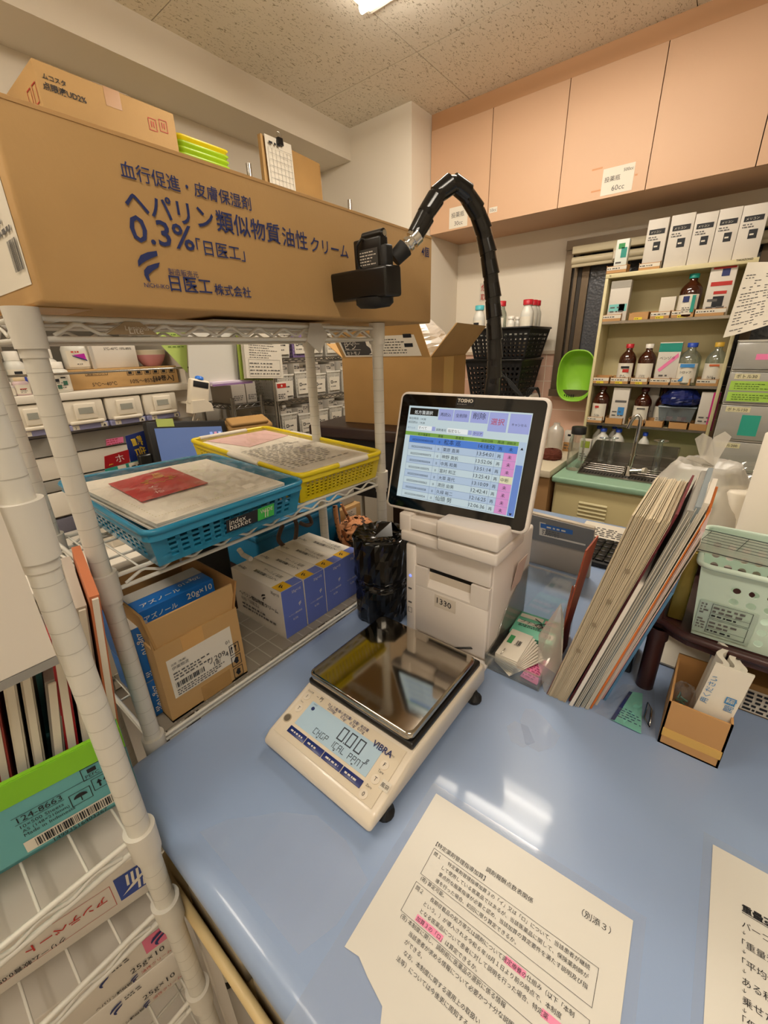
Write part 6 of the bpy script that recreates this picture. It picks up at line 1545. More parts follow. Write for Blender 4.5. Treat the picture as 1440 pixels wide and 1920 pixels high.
for k in range(5):
    f = MB(); f.box(DX-.006,DX+.002,DY0+.006,DY1-.006,zz[k]+.006,zz[k+1]-.006,M_drw,r=.003); d_ = f.part('drawer', t)
    if labs[k]: m = MB(); O = V((DX-.0066,DY1-.022,zz[k+1]-.034)); m.sheet(O,O-Y_*.085,O-Y_*.085+Z_*.022,O+Z_*.022,.0005,mat('label_buff','#d8d0a8',.5)); m.text(labs[k],O-Y_*.006+Z_*.005,-Y_,Z_,M_ink,width=.07); m.part('size_label', d_)
    if k == 3: m = MB(); 
    if k == 3:
        for q_ in (0,1): m.sheet(V((DX-.0064,DY1-.014,zz[k]+.012+.046*q_)),V((DX-.0064,DY1-.20,zz[k]+.012+.046*q_)),V((DX-.0064,DY1-.20,zz[k]+.052+.046*q_)),V((DX-.0064,DY1-.014,zz[k]+.052+.046*q_)),.0004,mat('lime_paper','#a4cc52',.55)); m.dashes((DX-.0066,DY1-.03,zz[k]+.018+.046*q_),-Y_,Z_,.14,.028,3,mat('green_ink','#4a6a1c',.6),fill=.3,seed=q_)
        m.part('green_label', d_)
    if k == 2:
        m = MB(); m.sheet(V((DX-.0064,DY1-.085,zz[k]+.025)),V((DX-.0064,DY1-.15,zz[k]+.025)),V((DX-.0064,DY1-.15,zz[k]+.115)),V((DX-.0064,DY1-.085,zz[k]+.115)),.0004,mat('teal_paper','#2a9a86',.5)); m.part('teal_label', d_)
    if k == 4:
        m = MB(); m.sheet(V((DX-.0064,DY1-.075,zz[k]+.045)),V((DX-.0064,DY1-.14,zz[k]+.045)),V((DX-.0064,DY1-.14,zz[k]+.068)),V((DX-.0064,DY1-.075,zz[k]+.068)),.0004,M_pink); m.part('pink_label', d_)
for k in range(7):
    m = MB(); m.cyl((DX+.03,DY1-.028-.034*(k%4),zz[1]+.035+.05*(k//4)),(DX+.012,DY1-.028-.034*(k%4),zz[1]+.035+.05*(k//4)),.014,M_capW,n=16); m.solo('medicine_bottle','white bottle lying end-on in the lower clear drawer, '+['leftmost','second','third','last'][k%4]+' of its '+('lower' if k<4 else 'upper')+' row','bottle','white bottles in the clear drawer')
# green wash bowl leaning by the window
t = thing('wash_bowl', 'lime green wash bowl hung upright beside the medicine cabinet', 'bowl', (2.98,.75,1.06))
cc = ax(1102,706,2.965); cc = V((2.985,.782,cc.z)); M_lime = mat('lime_plastic','#8ec63a',.35)
m = MB(); n = 32; vs = []; Bm = Tr(cc)
def sup(a, rx, rz_): c_, s_ = math.cos(a), math.sin(a); e_ = .75; return (rx*math.copysign(abs(c_)**e_,c_), rz_*math.copysign(abs(s_)**e_,s_))
for (dx_,k_) in ((-.006,1.04),(-.010,1.0),(.0,.97),(.05,.86),(.075,.70),(.078,.0)):
    for i in range(n):
        y_, z_ = sup(2*PI*i/n,.110*k_,.155*k_); vs.append((dx_, y_, z_))
m.add(vs, [(a*n+i,a*n+(i+1)%n,(a+1)*n+(i+1)%n,(a+1)*n+i) for a in range(5) for i in range(n)], M_lime, True, Bm); 
for k in range(5): m.box(.02,.024,.055-.014*k,.061-.014*k,-.135,-.118,M_mblack,M=Bm)
m.part('bowl_body', t)
# things on the low cream counter
def jar():
    b_ = ax(1077,866,2.50); t_ = ax(1082,800,2.50)
    t = thing('glass_jar', 'empty glass jar with a black lid beside the green sink top', 'jar', (2.5,b_.y,GZ))
    h_ = t_.z-GZ; r_ = .042
    m = MB(); m.lathe([(r_*.95,0),(r_,.004),(r_,h_*.70),(r_*.8,h_*.80),(r_*.8,h_*.86)], M_glass, (2.5,b_.y,GZ+.0006), n=24); m.part('jar_body', t)
    m = MB(); m.lathe([(r_*.92,h_*.84),(r_*.92,h_*.99),(r_*.86,h_)], M_mblack, (2.5,b_.y,GZ+.0006), n=24); m.part('lid', t)
jar()
def cbox(px0,px1,pyb,pyt,X,z,d,mt,lab,deco,nm='small_box'):
    y1 = ax(px0,pyb,X).y; y0 = ax(px1,pyb,X).y; zt = ax(px0,pyt,X).z; m = MB(); m.box(X,X+d,y0,y1,z+.0006,zt,mt,r=.001); deco(m,V((X-.0004,y1,z)),y1-y0,zt-z); m.solo(nm,lab,'box')
cbox(1083,1104,858,822,2.72,GZ,.03,M_cwhite,'small white box with lime label behind the glass jar',dk([(.1,.62,.8,.3,mat('lime_print','#9aa83a',.5))],3))
cbox(1055,1070,842,807,2.80,CT,.04,M_cwhite,'small white and tan medicine box behind the brown towel',dk([(0,0,1,.45,M_tan),(.4,.75,.4,.1,M_ink)],2))
b_ = ax(1044,855,2.72)
m = MB(); m.lathe([(.045,0),(.048,.005),(.048,.13),(.04,.155),(.02,.17),(.018,.185)], M_milky, (2.74,b_.y+.03,CT+.0006), n=22); m.solo('milky_bottle','milky empty bottle standing behind the white terminal screen','bottle')
m = MB(); bc = ax(1036,862,2.56); bag_mesh(m, [(.052,0),(.062,.012),(.06,.035),(.045,.055),(.01,.062)], (2.56,bc.y+.012,CT+.0006), mat('brown_cloth','#5a2a1c',.9,bump=.4,bscale=300), 21, 26, .12); m.solo('brown_towel','rolled dark brown towel on the cream counter left of the sink','towel')
# black mesh crates by the window
def crate(x0,x1,y0,y1,z0,z1,lab):
    t = thing('mesh_crate', lab, 'crate', ((x0+x1)/2,(y0+y1)/2,z0), 'black mesh crates by the window')
    m = MB(); i_ = .035
    b4 = [V((x0+i_,y1-i_,z0)),V((x0+i_,y0+i_,z0)),V((x1-i_,y0+i_,z0)),V((x1-i_,y1-i_,z0))]; t4 = [V((x0,y1,z1)),V((x0,y0,z1)),V((x1,y0,z1)),V((x1,y1,z1))]
    for i in range(4):
        j = (i+1)%4; m.lattice(b4[i],b4[j],b4[j].lerp(t4[j],.86),b4[i].lerp(t4[i],.86),12,6,.003,M_mblack,br=.45); q = [b4[i].lerp(t4[i],.86),b4[j].lerp(t4[j],.86),t4[j],t4[i]]; n_ = (q[1]-q[0]).cross(q[3]-q[0]).normalized()*.003; m.hexa([p-n_ for p in q]+q,M_mblack)
    m.hexa([p for p in b4]+[p+Z_*.003 for p in b4],M_mblack); m.part('crate_body', t)
    m = MB(); m.tube(rect_loop(x0-.004,x1+.004,y0-.004,y1+.004,z1-.004,.02,4),.007,M_dark,n=8,closed=True); m.part('rim', t)
z_hi0, z_hi1, z_lo0 = 1.335, 1.515, 1.095
crate(2.66,3.02,.985,1.40,z_hi0,z_hi1,'upper black mesh crate with bottles on it beside the window')
crate(2.64,3.00,1.01,1.40,z_lo0,z_hi0-.004,'lower black mesh crate with cables beside the window')
t = thing('low_cupboard', 'wooden box carrying the black mesh crates on the side counter', 'cupboard', (2.82,1.2,CT)); m = MB(); m.box(2.64,3.08,1.02,1.42,CT+.001,z_lo0-.002,M_white,r=.003); m.part('body', t); m = MB(); m.box(2.634,2.640,1.03,1.41,CT+.01,z_lo0-.01,M_white,r=.002); m.part('door', t)
m = MB(); m.box(2.70,2.95,1.06,1.36,z_hi1-.05,z_hi1-.045,M_mblack); m.solo('crate_liner','black liner board inside the upper mesh crate','board')
zl = z_hi1-.045
def sbottle(px0,px1,pyb,pyt,X,body,cap,lab,z=zl,grp=None,deco=None): bottle(px0,px1,pyb,pyt,z,body,cap,lab,M_lab,deco or dk([],3,int(px0)),X=X,grp=grp,neck=.60,caph=.13)
sbottle(975,998,612,562,2.74,M_wb,M_capR,'white bottle with a red cap, nearest of the three on the upper black crate'); sbottle(985,1006,612,563,2.83,M_wb,M_capR,'white bottle with a red cap, middle of the three on the upper black crate'); sbottle(992,1012,612,564,2.92,M_wb,M_capR,'white bottle with a red cap, farthest of the three on the upper black crate')
sbottle(927,948,610,565,2.78,M_clearb,M_capR,'clear bottle with a red cap behind the camera gooseneck'); sbottle(888,908,610,573,2.74,M_wb,mat('aqua_cap','#4fb3bd',.4),'white bottle with an aqua cap left of the camera gooseneck',deco=dk([(0,.05,1,.35,MATS['sky_print']),(.1,.7,.8,.15,M_ink)],1))
sbottle(950,965,610,593,2.74,M_wb,M_capW,'tiny white dropper bottle on the upper black crate, left one'); sbottle(964,975,610,594,2.80,M_wb,M_capW,'tiny white dropper bottle on the upper black crate, right one')
m = MB(); m.prism([(0,0),(.30,.0),(.33,.012),(.30,.02),(.10,.022),(0,.014)],(2.70,1.36,z_lo0+.19),V((.5,-.86,0)).normalized(),Z_,.02,mat('royal_blue','#2a48b0',.4)); m.solo('blue_binder','blue plastic binder lying in the lower mesh crate','binder')
m = MB()
for k in range(4):
    a = ax(930+6*k,700,2.63); m.tube(smooth([a,ax(955,712+3*k,2.62),ax(975,735+2*k,2.62),ax(985,748,2.62),ax(990+4*k,730,2.62),ax(1003+2*k,728,2.63),ax(1012,742+k,2.66)],5),.004,M_mblack,n=6)
m.solo('cable_bundle','black cables drooping from the lower mesh crate','cable')
m = MB(); q=[ax(886,555,3.0),ax(925,548,3.0)]; 
O = V((XW-.002,q[0].y,q[1].z-.04)); m.sheet(O,O-Y_*.14,O-Y_*.14+Z_*.12,O+Z_*.12,.0005,clear('clear_poster','#ffffff',.1,.2,haze=.05)); m.text('危険', O-Y_*.01+Z_*.07-X_*.0004,-Y_,Z_,M_red,width=.09); m.text('取扱', O-Y_*.01+Z_*.01-X_*.0004,-Y_,Z_,M_red,width=.09); m.solo('clear_sign','clear sign with red characters on the wall behind the gooseneck','sign')
# ================================================================== TABLET PACKING MACHINE AND SHELVES ALONG THE BACK
MY = 1.80
SHZ = ay(200,730,MY).z                        # top of the bottle shelf
M_mw = mat('machine_white','#dcd4c6',.4); M_mg = mat('machine_grey','#8f8b83',.5); M_lil = mat('lilac_strip','#8f8fb5',.45)
t = thing('packing_machine', 'white tablet packing machine along the back wall with drawer cassettes', 'machine', (.1,2.1,0))
m = MB(); m.box(-1.2,.955,MY+.06,YW-.002,.02,SHZ-.03,M_mw); m.part('body', t)
m = MB(); m.box(-1.2,.955,MY-.01,YW-.002,SHZ-.026,SHZ,M_mw,r=.003); m.part('shelf_top', t)
m = MB(); m.box(-1.2,.955,YW-.10,YW-.004,SHZ,1.70,M_mg); m.part('back_panel', t)
m = MB(); m.box(.935,.955,MY+.02,YW-.10,SHZ,1.70,M_mw); m.part('end_panel', t)
zlo = SHZ-.135
m = MB(); m.box(-1.2,.94,MY+.03,MY+.061,zlo-.075,zlo-.012,M_mg); m.part('grey_band', t)
for k,(z0,z1,c) in enumerate(((zlo-.16,zlo-.08,M_mw),(zlo-.205,zlo-.165,M_mg),(zlo-.30,zlo-.21,M_mw),(zlo-.42,zlo-.31,mat('machine_slate','#5d5b66',.5)),(zlo-.60,zlo-.43,M_mw))):
    m = MB(); m.box(-1.2,.94,MY+.035,MY+.061,z0,z1,c,r=.002); m.part('front_panel', t)
for k,(x0,x1,z0) in enumerate(((-.02,.06,zlo-.29),(.10,.20,zlo-.27))):
    m = MB(); m.box(x0,x1,MY+.03,MY+.036,z0,z0+.03,M_mg); m.part('finger_slot', t)
m = MB(); m.cyl((-1.2,MY-.005,SHZ+.062),(.955,MY-.005,SHZ+.062),.004,M_stain,n=8)
for x in (.95,-.2): m.cyl((x,MY-.005,SHZ),(x,MY-.005,SHZ+.064),.004,M_stain,n=8)
m.part('guard_rail', t)
# cassettes
cas = [(-.12,'leftmost, cut by the rack post'),(.06,'second from the left'),(.245,'third from the left'),(.428,'fourth from the left, labelled 3'),(.605,'fifth from the left, labelled 4'),(.76,'rightmost, nearest the scanner')]
def cx_(px): return ay(px,770,MY).x
edges = [(-40,5),(20,88),(112,198),(198,270),(270,336)]
M_cas = mat('cassette_ivory','#dbd2c1',.4)
nm_ = ['leftmost under the bottle shelf, behind the posts','second from the left, between two rack posts','third from the left, just right of the rack post','fourth from the left under the bottle shelf','rightmost, beside the barcode reader']
for k,(pa,pb) in enumerate(edges):
    x0, x1 = cx_(pa)+.004, cx_(pb)-.004; z1 = SHZ-.030; z0 = zlo+.004; w = x1-x0
    t = thing('cassette', 'ivory drawer cassette, '+nm_[k], 'cassette', ((x0+x1)/2,MY,z0), 'ivory drawer cassettes')
    m = MB(); m.box(x0,x1,MY-.005,MY+.059,z0+.020,z1,M_cas,r=.006); m.box(x0+w*.27,x1-w*.2,MY-.012,MY-.004,z0+.035,z1-.010,M_cas,r=.004); m.part('body', t)
    m = MB(); m.box(x0+.012,x1-.012,MY-.022,MY-.004,z0+.020,z0+.032,M_cas,r=.004); m.part('grip', t)
    m = MB(); m.box(x0+w*.36,x1-w*.30,MY-.0135,MY-.012,z0+.055,z1-.025,mat('cassette_window','#96968c',.3)); m.part('window', t)
    m = MB(); m.box(x0,x1,MY-.010,MY+.059,z0,z0+.019,M_lil,r=.002)
    for xx, s in ((x0+w*.2,str(k)),(x1-w*.12,'▲')): m.box(xx-.010,xx+.010,MY-.0112,MY-.010,z0+.002,z0+.017,M_paper); m.text(s,(xx-.004,MY-.0114,z0+.005),X_,Z_,M_ink,size=.011)
    m.part('label_strip', t)
# bottles and boxes on the shelf
def rbottle(px0,px1,pyb,pyt,y,body,cap,lab,deco=None,shape='round',neck=.62,z=None):
    z = (SHZ if z is None else z)+.0006; x0 = ay(px0,pyb,y).x; x1 = ay(px1,pyb,y).x; zt = ay((px0+px1)/2,pyt,y).z; r = (x1-x0)/2; H = zt-z; xc = (x0+x1)/2
    t = thing('medicine_bottle', lab, 'bottle', (xc,y,z))
    m = MB(); m.lathe([(r*.92,0),(r,H*.03),(r,H*.62),(r*.9,H*.72),(r*neck,H*.78)], body, (xc,y,z), n=24); m.part('bottle_body', t)
    m = MB(); m.lathe([(r*neck*1.12,H*.78),(r*neck*1.12,H*.985),(r*neck,H)], cap, (xc,y,z), n=22); m.part('cap', t)
    m = MB(); a0,a1 = R(215),R(325); n=10; vs=[]
    for zz in (z+H*.08,z+H*.58):
        for i in range(n+1): a=a0+(a1-a0)*i/n; vs.append(V((xc+(r+.0008)*math.cos(a),y+(r+.0008)*math.sin(a),zz)))
    m.add(vs,[(i,i+1,n+2+i,n+1+i) for i in range(n)],M_lab,True)
    if deco: deco(m,V((xc-r*.6,y-r-.0016,z+H*.1)),r*1.2,H*.46)
    m.part('label', t)
def dx(cols, rows=4, seed=1):
    def f(m,O,W,H):
        for (fx,fy,fw,fh,c) in cols: m.decal(O+X_*W*fx+Z_*H*fy,X_,Z_,W*fw,H*fh,c,.0008)
        m.dashes(O+X_*W*.1+Z_*H*.08,X_,Z_,W*.75,H*.5,rows,M_grayink,lift=.0012,seed=seed,fill=.35)
    return f
rbottle(-12,22,735,663,1.90,M_wb,mat('petrol_cap','#1d6f88',.4),'white bottle with a petrol blue cap at the left end of the bottle shelf',dx([],3))
rbottle(20,62,733,658,1.92,M_wb,M_capW,'tall white bottle with a blue band behind the rack post',dx([(0,.25,1,.4,mat('cobalt_print','#2b3f9b',.5)),(.2,.8,.6,.14,M_ink)],1))
rbottle(4,33,742,716,1.83,M_wb,M_capW,'small white bottle with a red patch at the front of the shelf left end',dx([(.2,.5,.5,.25,M_red)],1))
rbottle(28,60,738,706,1.83,mat('pale_pink_bottle','#d8bfc0',.4),mat('cream_cap','#d6c09a',.4),'squat pale pink bottle with a cream lid behind the rack post',dx([(.1,.5,.7,.1,M_red)],3))
rbottle(78,122,728,654,1.93,M_wb,M_capW,'tall white bottle with a broad lid behind the round white jar',dx([],3))
rbottle(92,137,731,678,1.84,M_wb,M_capW,'white tablet jar with green print at the front of the bottle shelf',dx([(.02,.55,.3,.22,M_ink),(.1,.05,.3,.3,mat('dark_green_print','#2e6a50',.5)),(.55,.3,.3,.3,mat('dark_green_print','#2e6a50',.5)),(.45,.8,.35,.08,M_ink)],3))
def vio(m,O,W,H):
    m.add([O+X_*W*.05+Z_*H*.75-Y_*.001,O+X_*W*.85+Z_*H*.42-Y_*.001,O+X_*W*.8+Z_*H*.85-Y_*.001],[(0,1,2)],mat('magenta_flash','#b0229a',.45)); m.add([O+X_*W*.0+Z_*H*.75-Y_*.0014,O+X_*W*.05+Z_*H*.66-Y_*.0014,O+X_*W*.9+Z_*H*.32-Y_*.0014,O+X_*W*.86+Z_*H*.42-Y_*.0014],[(0,1,2,3)],M_navy); m.dashes(O+X_*W*.2+Z_*H*.1,X_,Z_,W*.5,H*.1,1,M_ink,lift=.0012); m.dashes(O+X_*W*.0+Z_*H*.88,X_,Z_,W*.8,H*.14,1,M_red,lift=.0012,fill=.7)
# flat long carton on the shelf, with white carton, bottle and bowl standing on it
y = 1.86; a = ay(133,727,y); b = ay(336,718,y); ct = ay(335,685,y).z
t_ = MB(); lx0, lx1 = a.x, b.x; t_.box(lx0,lx1,y,y+.20,SHZ+.0006,ct,M_card,r=.002)
H = ct-SHZ
t_.text('[10巻入]', (lx1-.105,y-.0006,SHZ+H*.22), X_, Z_, M_ink, width=.085, bold=.02); t_.text('5℃～40℃', (lx0+.07,y-.0006,SHZ+H*.14), X_, Z_, M_ink, width=.085); t_.text('10%～85%RH', (lx0+.205,y-.0006,SHZ+H*.16), X_, Z_, M_ink, width=.115)
t_.frame((lx0+.055,y-.0003,SHZ+H*.68),X_,Z_,.075,H*.2,.0012,M_ink); t_.text('保管について',(lx0+.06,y-.0006,SHZ+H*.72),X_,Z_,M_ink,width=.065)
for k in range(6): t_.frame((lx1-.20+.033*k,y-.0003,SHZ+H*.60),X_,Z_,.024,H*.28,.0016,M_ink); t_.decal((lx1-.195+.033*k,y-.0003,SHZ+H*.66),X_,Z_,.013,H*.13,M_ink)
t_.solo('roll_carton','flat brown carton marked ten rolls on the bottle shelf','carton')
def wallbox(px0,px1,pyt,yy,z,d,mt,lab,deco,nm='medicine_box'):
    x0=ay(px0,690,yy).x; x1=ay(px1,690,yy).x; zt=ay((px0+px1)/2,pyt,yy).z; m=MB(); m.box(x0,x1,yy,yy+d,z+.0006,zt,mt,r=.0015); deco(m,V((x0,yy-.0004,z)),x1-x0,zt-z); m.solo(nm,lab,'box')
rbottle(122,172,688,632,1.94,M_wb,M_capR,'white bottle with a magenta flash on the flat brown carton',vio,neck=.5,z=ct)
wallbox(176,262,638,1.90,ct,.13,M_cwhite,'white carton standing on the flat brown carton',lambda m,O,W,H:(m.decal(O+Z_*H*.0,X_,Z_,W*.06,H,M_boxgrey,.0006),m.text('5℃-40℃ 10%-85%',O+X_*W*.3+Z_*H*.66,X_,Z_,M_ink,width=W*.6),m.dashes(O+X_*W*.1+Z_*H*.8,X_,Z_,W*.8,H*.12,1,M_grayink)))
x0=ay(264,685,1.92).x; x1=ay(318,685,1.92).x; zt=ay(290,656,1.92).z; r_=(x1-x0)/2
m = MB(); xc=(x0+x1)/2; h_=zt-ct; m.lathe([(r_*.55,0),(r_*.8,h_*.3),(r_*.97,h_*.7)],mat('pink_bowl','#d99aa0',.4),(xc,1.95,ct+.0006),n=26); m.lathe([(r_*.97,h_*.7),(r_*1.0,h_*.95),(r_*1.03,h_),(r_*.95,h_),(r_*.7,h_*.4),(0,h_*.2)],mat('bowl_cream','#d8cdb4',.4),(xc,1.95,ct+.0006),n=26,cap=False); m.solo('bowl','pink bowl with a cream rim on the flat brown carton','bowl')
# overhead wall cupboard that carries the things seen over the long carton
t = thing('wall_cupboard', 'white wall cupboard along the back wall, hidden behind the long carton', 'cupboard', (.3,2.2,1.72))
WCZ = 2.045
m = MB(); m.box(-1.2,1.46,1.82,YW-.002,1.76,WCZ,M_mw,r=.003); m.part('body', t)
for k in range(4): m = MB(); m.box(-1.19+.662*k,-.535+.662*k,1.808,1.8198,1.765,WCZ-.006,M_mw,r=.002); m.part('door', t)
# eye drop carton
y = 1.83; a = ay(57,104,y); b = ay(325,216,y); X0,X1,Zt = a.x, b.x, (a.z+b.z)/2
t = thing('carton', 'brown cardboard carton of eye drops with black print behind the long carton', 'carton', ((X0+X1)/2,y+.15,WCZ))
m = MB(); m.box(X0,X1,y,y+.36,WCZ+.0006,Zt,M_card,r=.002)
def nm2(s,p0,p1,bold=0): 
    a_=ay(*p0,y-.0012); b_=ay(*p1,y-.0012); m.text(s,a_,X_,Z_,M_ink,width=b_.x-a_.x,bold=bold,lift=.0008)
nm2('ムコスタ',(80,146),(124,161),.02); nm2('点眼液UD2%',(81,165),(162,190),.02)
for (px,py) in ((281,243),(301,246)):
    O=ay(px,py,y-.0006); m.frame(O,X_,Z_,.029,.036,.002,M_red); m.decal(O+X_*.009+Z_*.010,X_,Z_,.003,.018,M_red); m.decal(O+X_*.017+Z_*.010,X_,Z_,.003,.018,M_red)
for k in range(2): m.frame((X0-.0006,y+.05+.05*k,Zt-.10),-Y_,Z_,.035,.05,.003,M_red)
m.part('body', t)
m = MB(); O=ay(190,150,y-.0008); m.sheet(V((O.x,y-.001,Zt-.05)),V((O.x+.05,y-.001,Zt-.05)),V((O.x+.05,y-.001,Zt+.001)),V((O.x,y-.001,Zt+.001)),.0004,mat('clear_tape','#b98e66',.25)); m.box(O.x-.03,O.x+.08,y,y+.30,Zt+.0004,Zt+.0012,mat('pale_tape','#cfc0a8',.3)); m.part('packing_tape', t)
# nested lime and yellow baskets
m0 = ay(330,275,1.95); m1 = ay(432,312,1.95)
for k in range(7):
    c = [mat('lime_basket','#9fc21c',.35), M_yelb][1 if k in (2,6) else 0]
    t = thing('nested_basket', ('yellow' if k in (2,6) else 'lime green')+' basket, '+['lowest','second lowest','third from the bottom','middle one','third from the top','second from the top','topmost'][k]+' in the nested stack behind the long carton', 'basket', (1.16,2.1,WCZ+.022*k), 'nested lime and yellow baskets')
    z0 = WCZ+.001+.020*k; z1 = z0+.07; x0,x1,yy0,yy1 = 1.135,1.385,1.93,2.22
    m = MB(); lo = [rect_loop(x0+.02+d,x1-.02-d,yy0+.02+d,yy1-.02-d,z,.03,4) for d,z in ((.0,z0),(-.014,z1-.006),(-.02,z1),(-.016,z1),(-.010,z1-.006),(.003,z0+.003))]
    n = len(lo[0]); m.add([p for l in lo for p in l],[(a*n+i,a*n+(i+1)%n,(a+1)*n+(i+1)%n,(a+1)*n+i) for a in range(5) for i in range(n)],c,True); m.add(lo[0],[tuple(range(n-1,-1,-1))],c); m.add(lo[5],[tuple(range(n))],c)
    m.part('basket_body', t)
# white board, green sheet and hanging papers at the end of the shelf
t = thing('white_board', 'blank white board hanging at the end of the bottle shelf', 'board', (1.06,1.75,1.28))
q=[ay(357,722,1.74),ay(447,712,1.74),ay(440,600,1.74),ay(350,604,1.74)]
m=MB(); m.sheet(q[0],q[1],q[2],q[3],.006,mat('board_white','#d9d6cd',.35)); m.part('board', t)
m=MB(); d_=V((.010,0,.0)); m.sheet(q[1]-V((.002,.002,0)),q[1]+d_*1.4-V((0,.002,0)),q[2]+d_*1.4-V((0,.002,0)),q[2]-V((.002,.002,0)),.012,M_mg); m.part('board_edge', t)
m=MB(); q=[ay(295,640,1.775),ay(352,700,1.775),ay(348,600,1.775),ay(290,600,1.775)]; m.add(q,[(0,1,2,3)],mat('pale_green_paper','#b3c86a',.6)); m.add([p+Y_*.001 for p in q],[(3,2,1,0)],MATS['pale_green_paper']); m.dashes(q[3]+V((.03,-.001,-.10)),X_,Z_,.10,.09,8,MATS['green_ink'],fill=.3); m.solo('green_sheet','pale green printed sheet hanging askew at the end of the bottle shelf','sheet')
t = thing('hanging_papers', 'bundle of printed papers in a green folder hanging beside the white board', 'papers', (1.26,1.72,1.28))
q=[ay(463,709,1.70),ay(532,709,1.70),ay(522,600,1.70),ay(452,600,1.70)]
for k in range(3):
    m=MB(); o=V((-.004*k,.004*k,-.001*k)); m.sheet(q[0]+o,q[1]+o,q[2]+o,q[3]+o,.0012,M_paper)
    if k==0:
        u=(q[1]-q[0]).normalized(); v=(q[3]-q[0]).normalized(); W=(q[1]-q[0]).length; H=(q[3]-q[0]).length; m.dashes(q[0]+u*W*.1+v*H*.06,u,v,W*.8,H*.25,4,M_grayink,seed=8,fill=.3); m.dashes(q[0]+u*W*.12+v*H*.36,u,v,W*.75,H*.3,7,M_grayink,seed=9,fill=.3); m.frame(q[0]+u*W*.08+v*H*.03,u,v,W*.84,H*.31,.001,M_grayink)
    m.part('paper', t)
m=MB(); o=V((-.022,.016,-.006)); m.sheet(q[0]+o,q[1]+o-X_*.03,q[2]+o-X_*.03,q[3]+o,.004,mat('olive_folder','#8a9a3c',.5)); m.part('folder', t)
m=MB(); a=ay(400,733,1.72); m.box(a.x-.0,a.x+.20,1.72,1.90,a.z+.018,a.z+.036,mat('lilac_tray','#cdbfd0',.4),r=.003); m.box(a.x,a.x+.20,1.716,1.72,a.z+.018,a.z+.026,mat('lilac_edge','#8f6f9c',.4)); m.solo('lilac_tray','flat lilac tray of printed slips below the hanging papers','tray')
# barcode reader on its stand
t = thing('barcode_reader', 'white barcode reader with a blue button hanging by the cassettes', 'reader', (.93,1.70,1.17))
bx = ay(372,735,1.70)
m=MB(basis(bx, X_, Z_)); m.M = Tr(bx) @ Rz(R(-6)) @ Ry(R(14)); m.box(-.040,.040,-.018,.018,-.055,.050,M_ivory,r=.010,seg=3); m.box(-.030,.032,-.0195,-.017,.018,.042,M_ink,r=.002); m.part('reader_head', t)
m=MB(); m.M = Tr(bx) @ Rz(R(-6)) @ Ry(R(14)); m.lathe([(.017,.050),(.016,.060),(.008,.064)],mat('bright_blue','#2f74d8',.35),(0,0,0),n=18); m.part('button', t)
m=MB(); b2=ay(372,758,1.70); m.prism([(-.045,-.03),(.050,-.03),(.045,.0),(.02,.018),(-.035,.018)],(b2.x,1.725,b2.z),X_,Z_,.05,M_ivory); m.box(b2.x-.015,b2.x+.015,1.70,1.84,b2.z-.0,b2.z+.008,M_ivory); m.part('stand', t)
m=MB(); m.tube(smooth([V((b2.x-.01,1.71,b2.z-.03)),V((b2.x-.03,1.71,b2.z-.06)),V((b2.x-.02,1.72,b2.z-.09)),V((b2.x+.0,1.72,b2.z-.06)),V((b2.x+.015,1.72,b2.z-.10))],6),.003,M_ivory,n=6); m.part('cable', t)
# monitor
t = thing('monitor', 'tilted black framed monitor with a blue desktop behind the yellow basket', 'monitor', (.82,1.55,.95))
q=[ay(300,900,1.50),ay(440,878,1.58),ay(417,766,1.60),ay(287,790,1.55)]
u=(q[1]-q[0]).normalized(); v0=(q[3]-q[0]); v=(v0-u*v0.dot(u)).normalized(); nn=u.cross(v); W=(q[1]-q[0]).length; H=v0.dot(v)
Mm=basis(q[0],u,v,nn)
m=MB(Mm); m.box(0,W,0,H,-.03,0,M_mblack,r=.006); m.part('housing', t)
m=MB(Mm); m.decal((.022,.02,0),X_,Y_,W-.05,H-.045,mat('monitor_blue','#586c98',.3,emit=.38),.001)
for k in range(3):
    for j in range(3): m.decal((W-.095+.022*k,H-.06-.028*j,0),X_,Y_,.014,.014,mat('icon_%d'%((k+j)%3),['#8aa0d8','#c48aa0','#aab6dc'][(k+j)%3],.4,emit=.5),.0016)
m.decal((.03,.03,0),X_,Y_,.04,.006,MATS['icon_2'],.0016); m.part('screen', t)
m=MB(Mm); m.decal((.035,H-.020,0),X_,Y_,.07,.028,mat('memo_green','#b6c46a',.6),.0016); m.part('sticky_note', t)
m=MB(); c_=q[0]+u*W/2; m.box(c_.x-.05,c_.x+.05,1.56,1.70,.80,.82,M_mblack); m.cyl((c_.x,1.62,.82),(c_.x,1.60,q[0].z+.02),.02,M_mblack); m.part('stand', t)
t = thing('back_desk', 'white desk along the back carrying the monitor and the small cards', 'desk', (.4,1.6,0))
m=MB(); m.box(-.9,1.05,1.40,1.83,.775,.799,M_mw,r=.003); m.part('desk_top', t)
for x_ in (-.88,1.03):
    m=MB(); m.box(x_-.012,x_+.012,1.42,1.81,.0,.775,M_mw); m.part('leg', t)
def standcard(pts,y,mt,lab,deco=None,nm='card',cat='card'):
    q=[ay(px,py,y) for px,py in pts]; m=MB(); m.sheet(q[0],q[1],q[2],q[3],.003,mt)
    u=(q[1]-q[0]).normalized(); v0=q[3]-q[0]; v=(v0-u*v0.dot(u)).normalized()
    if deco: deco(m,q[0],u,v,(q[1]-q[0]).length,v0.length)
    m.solo(nm,lab,cat)
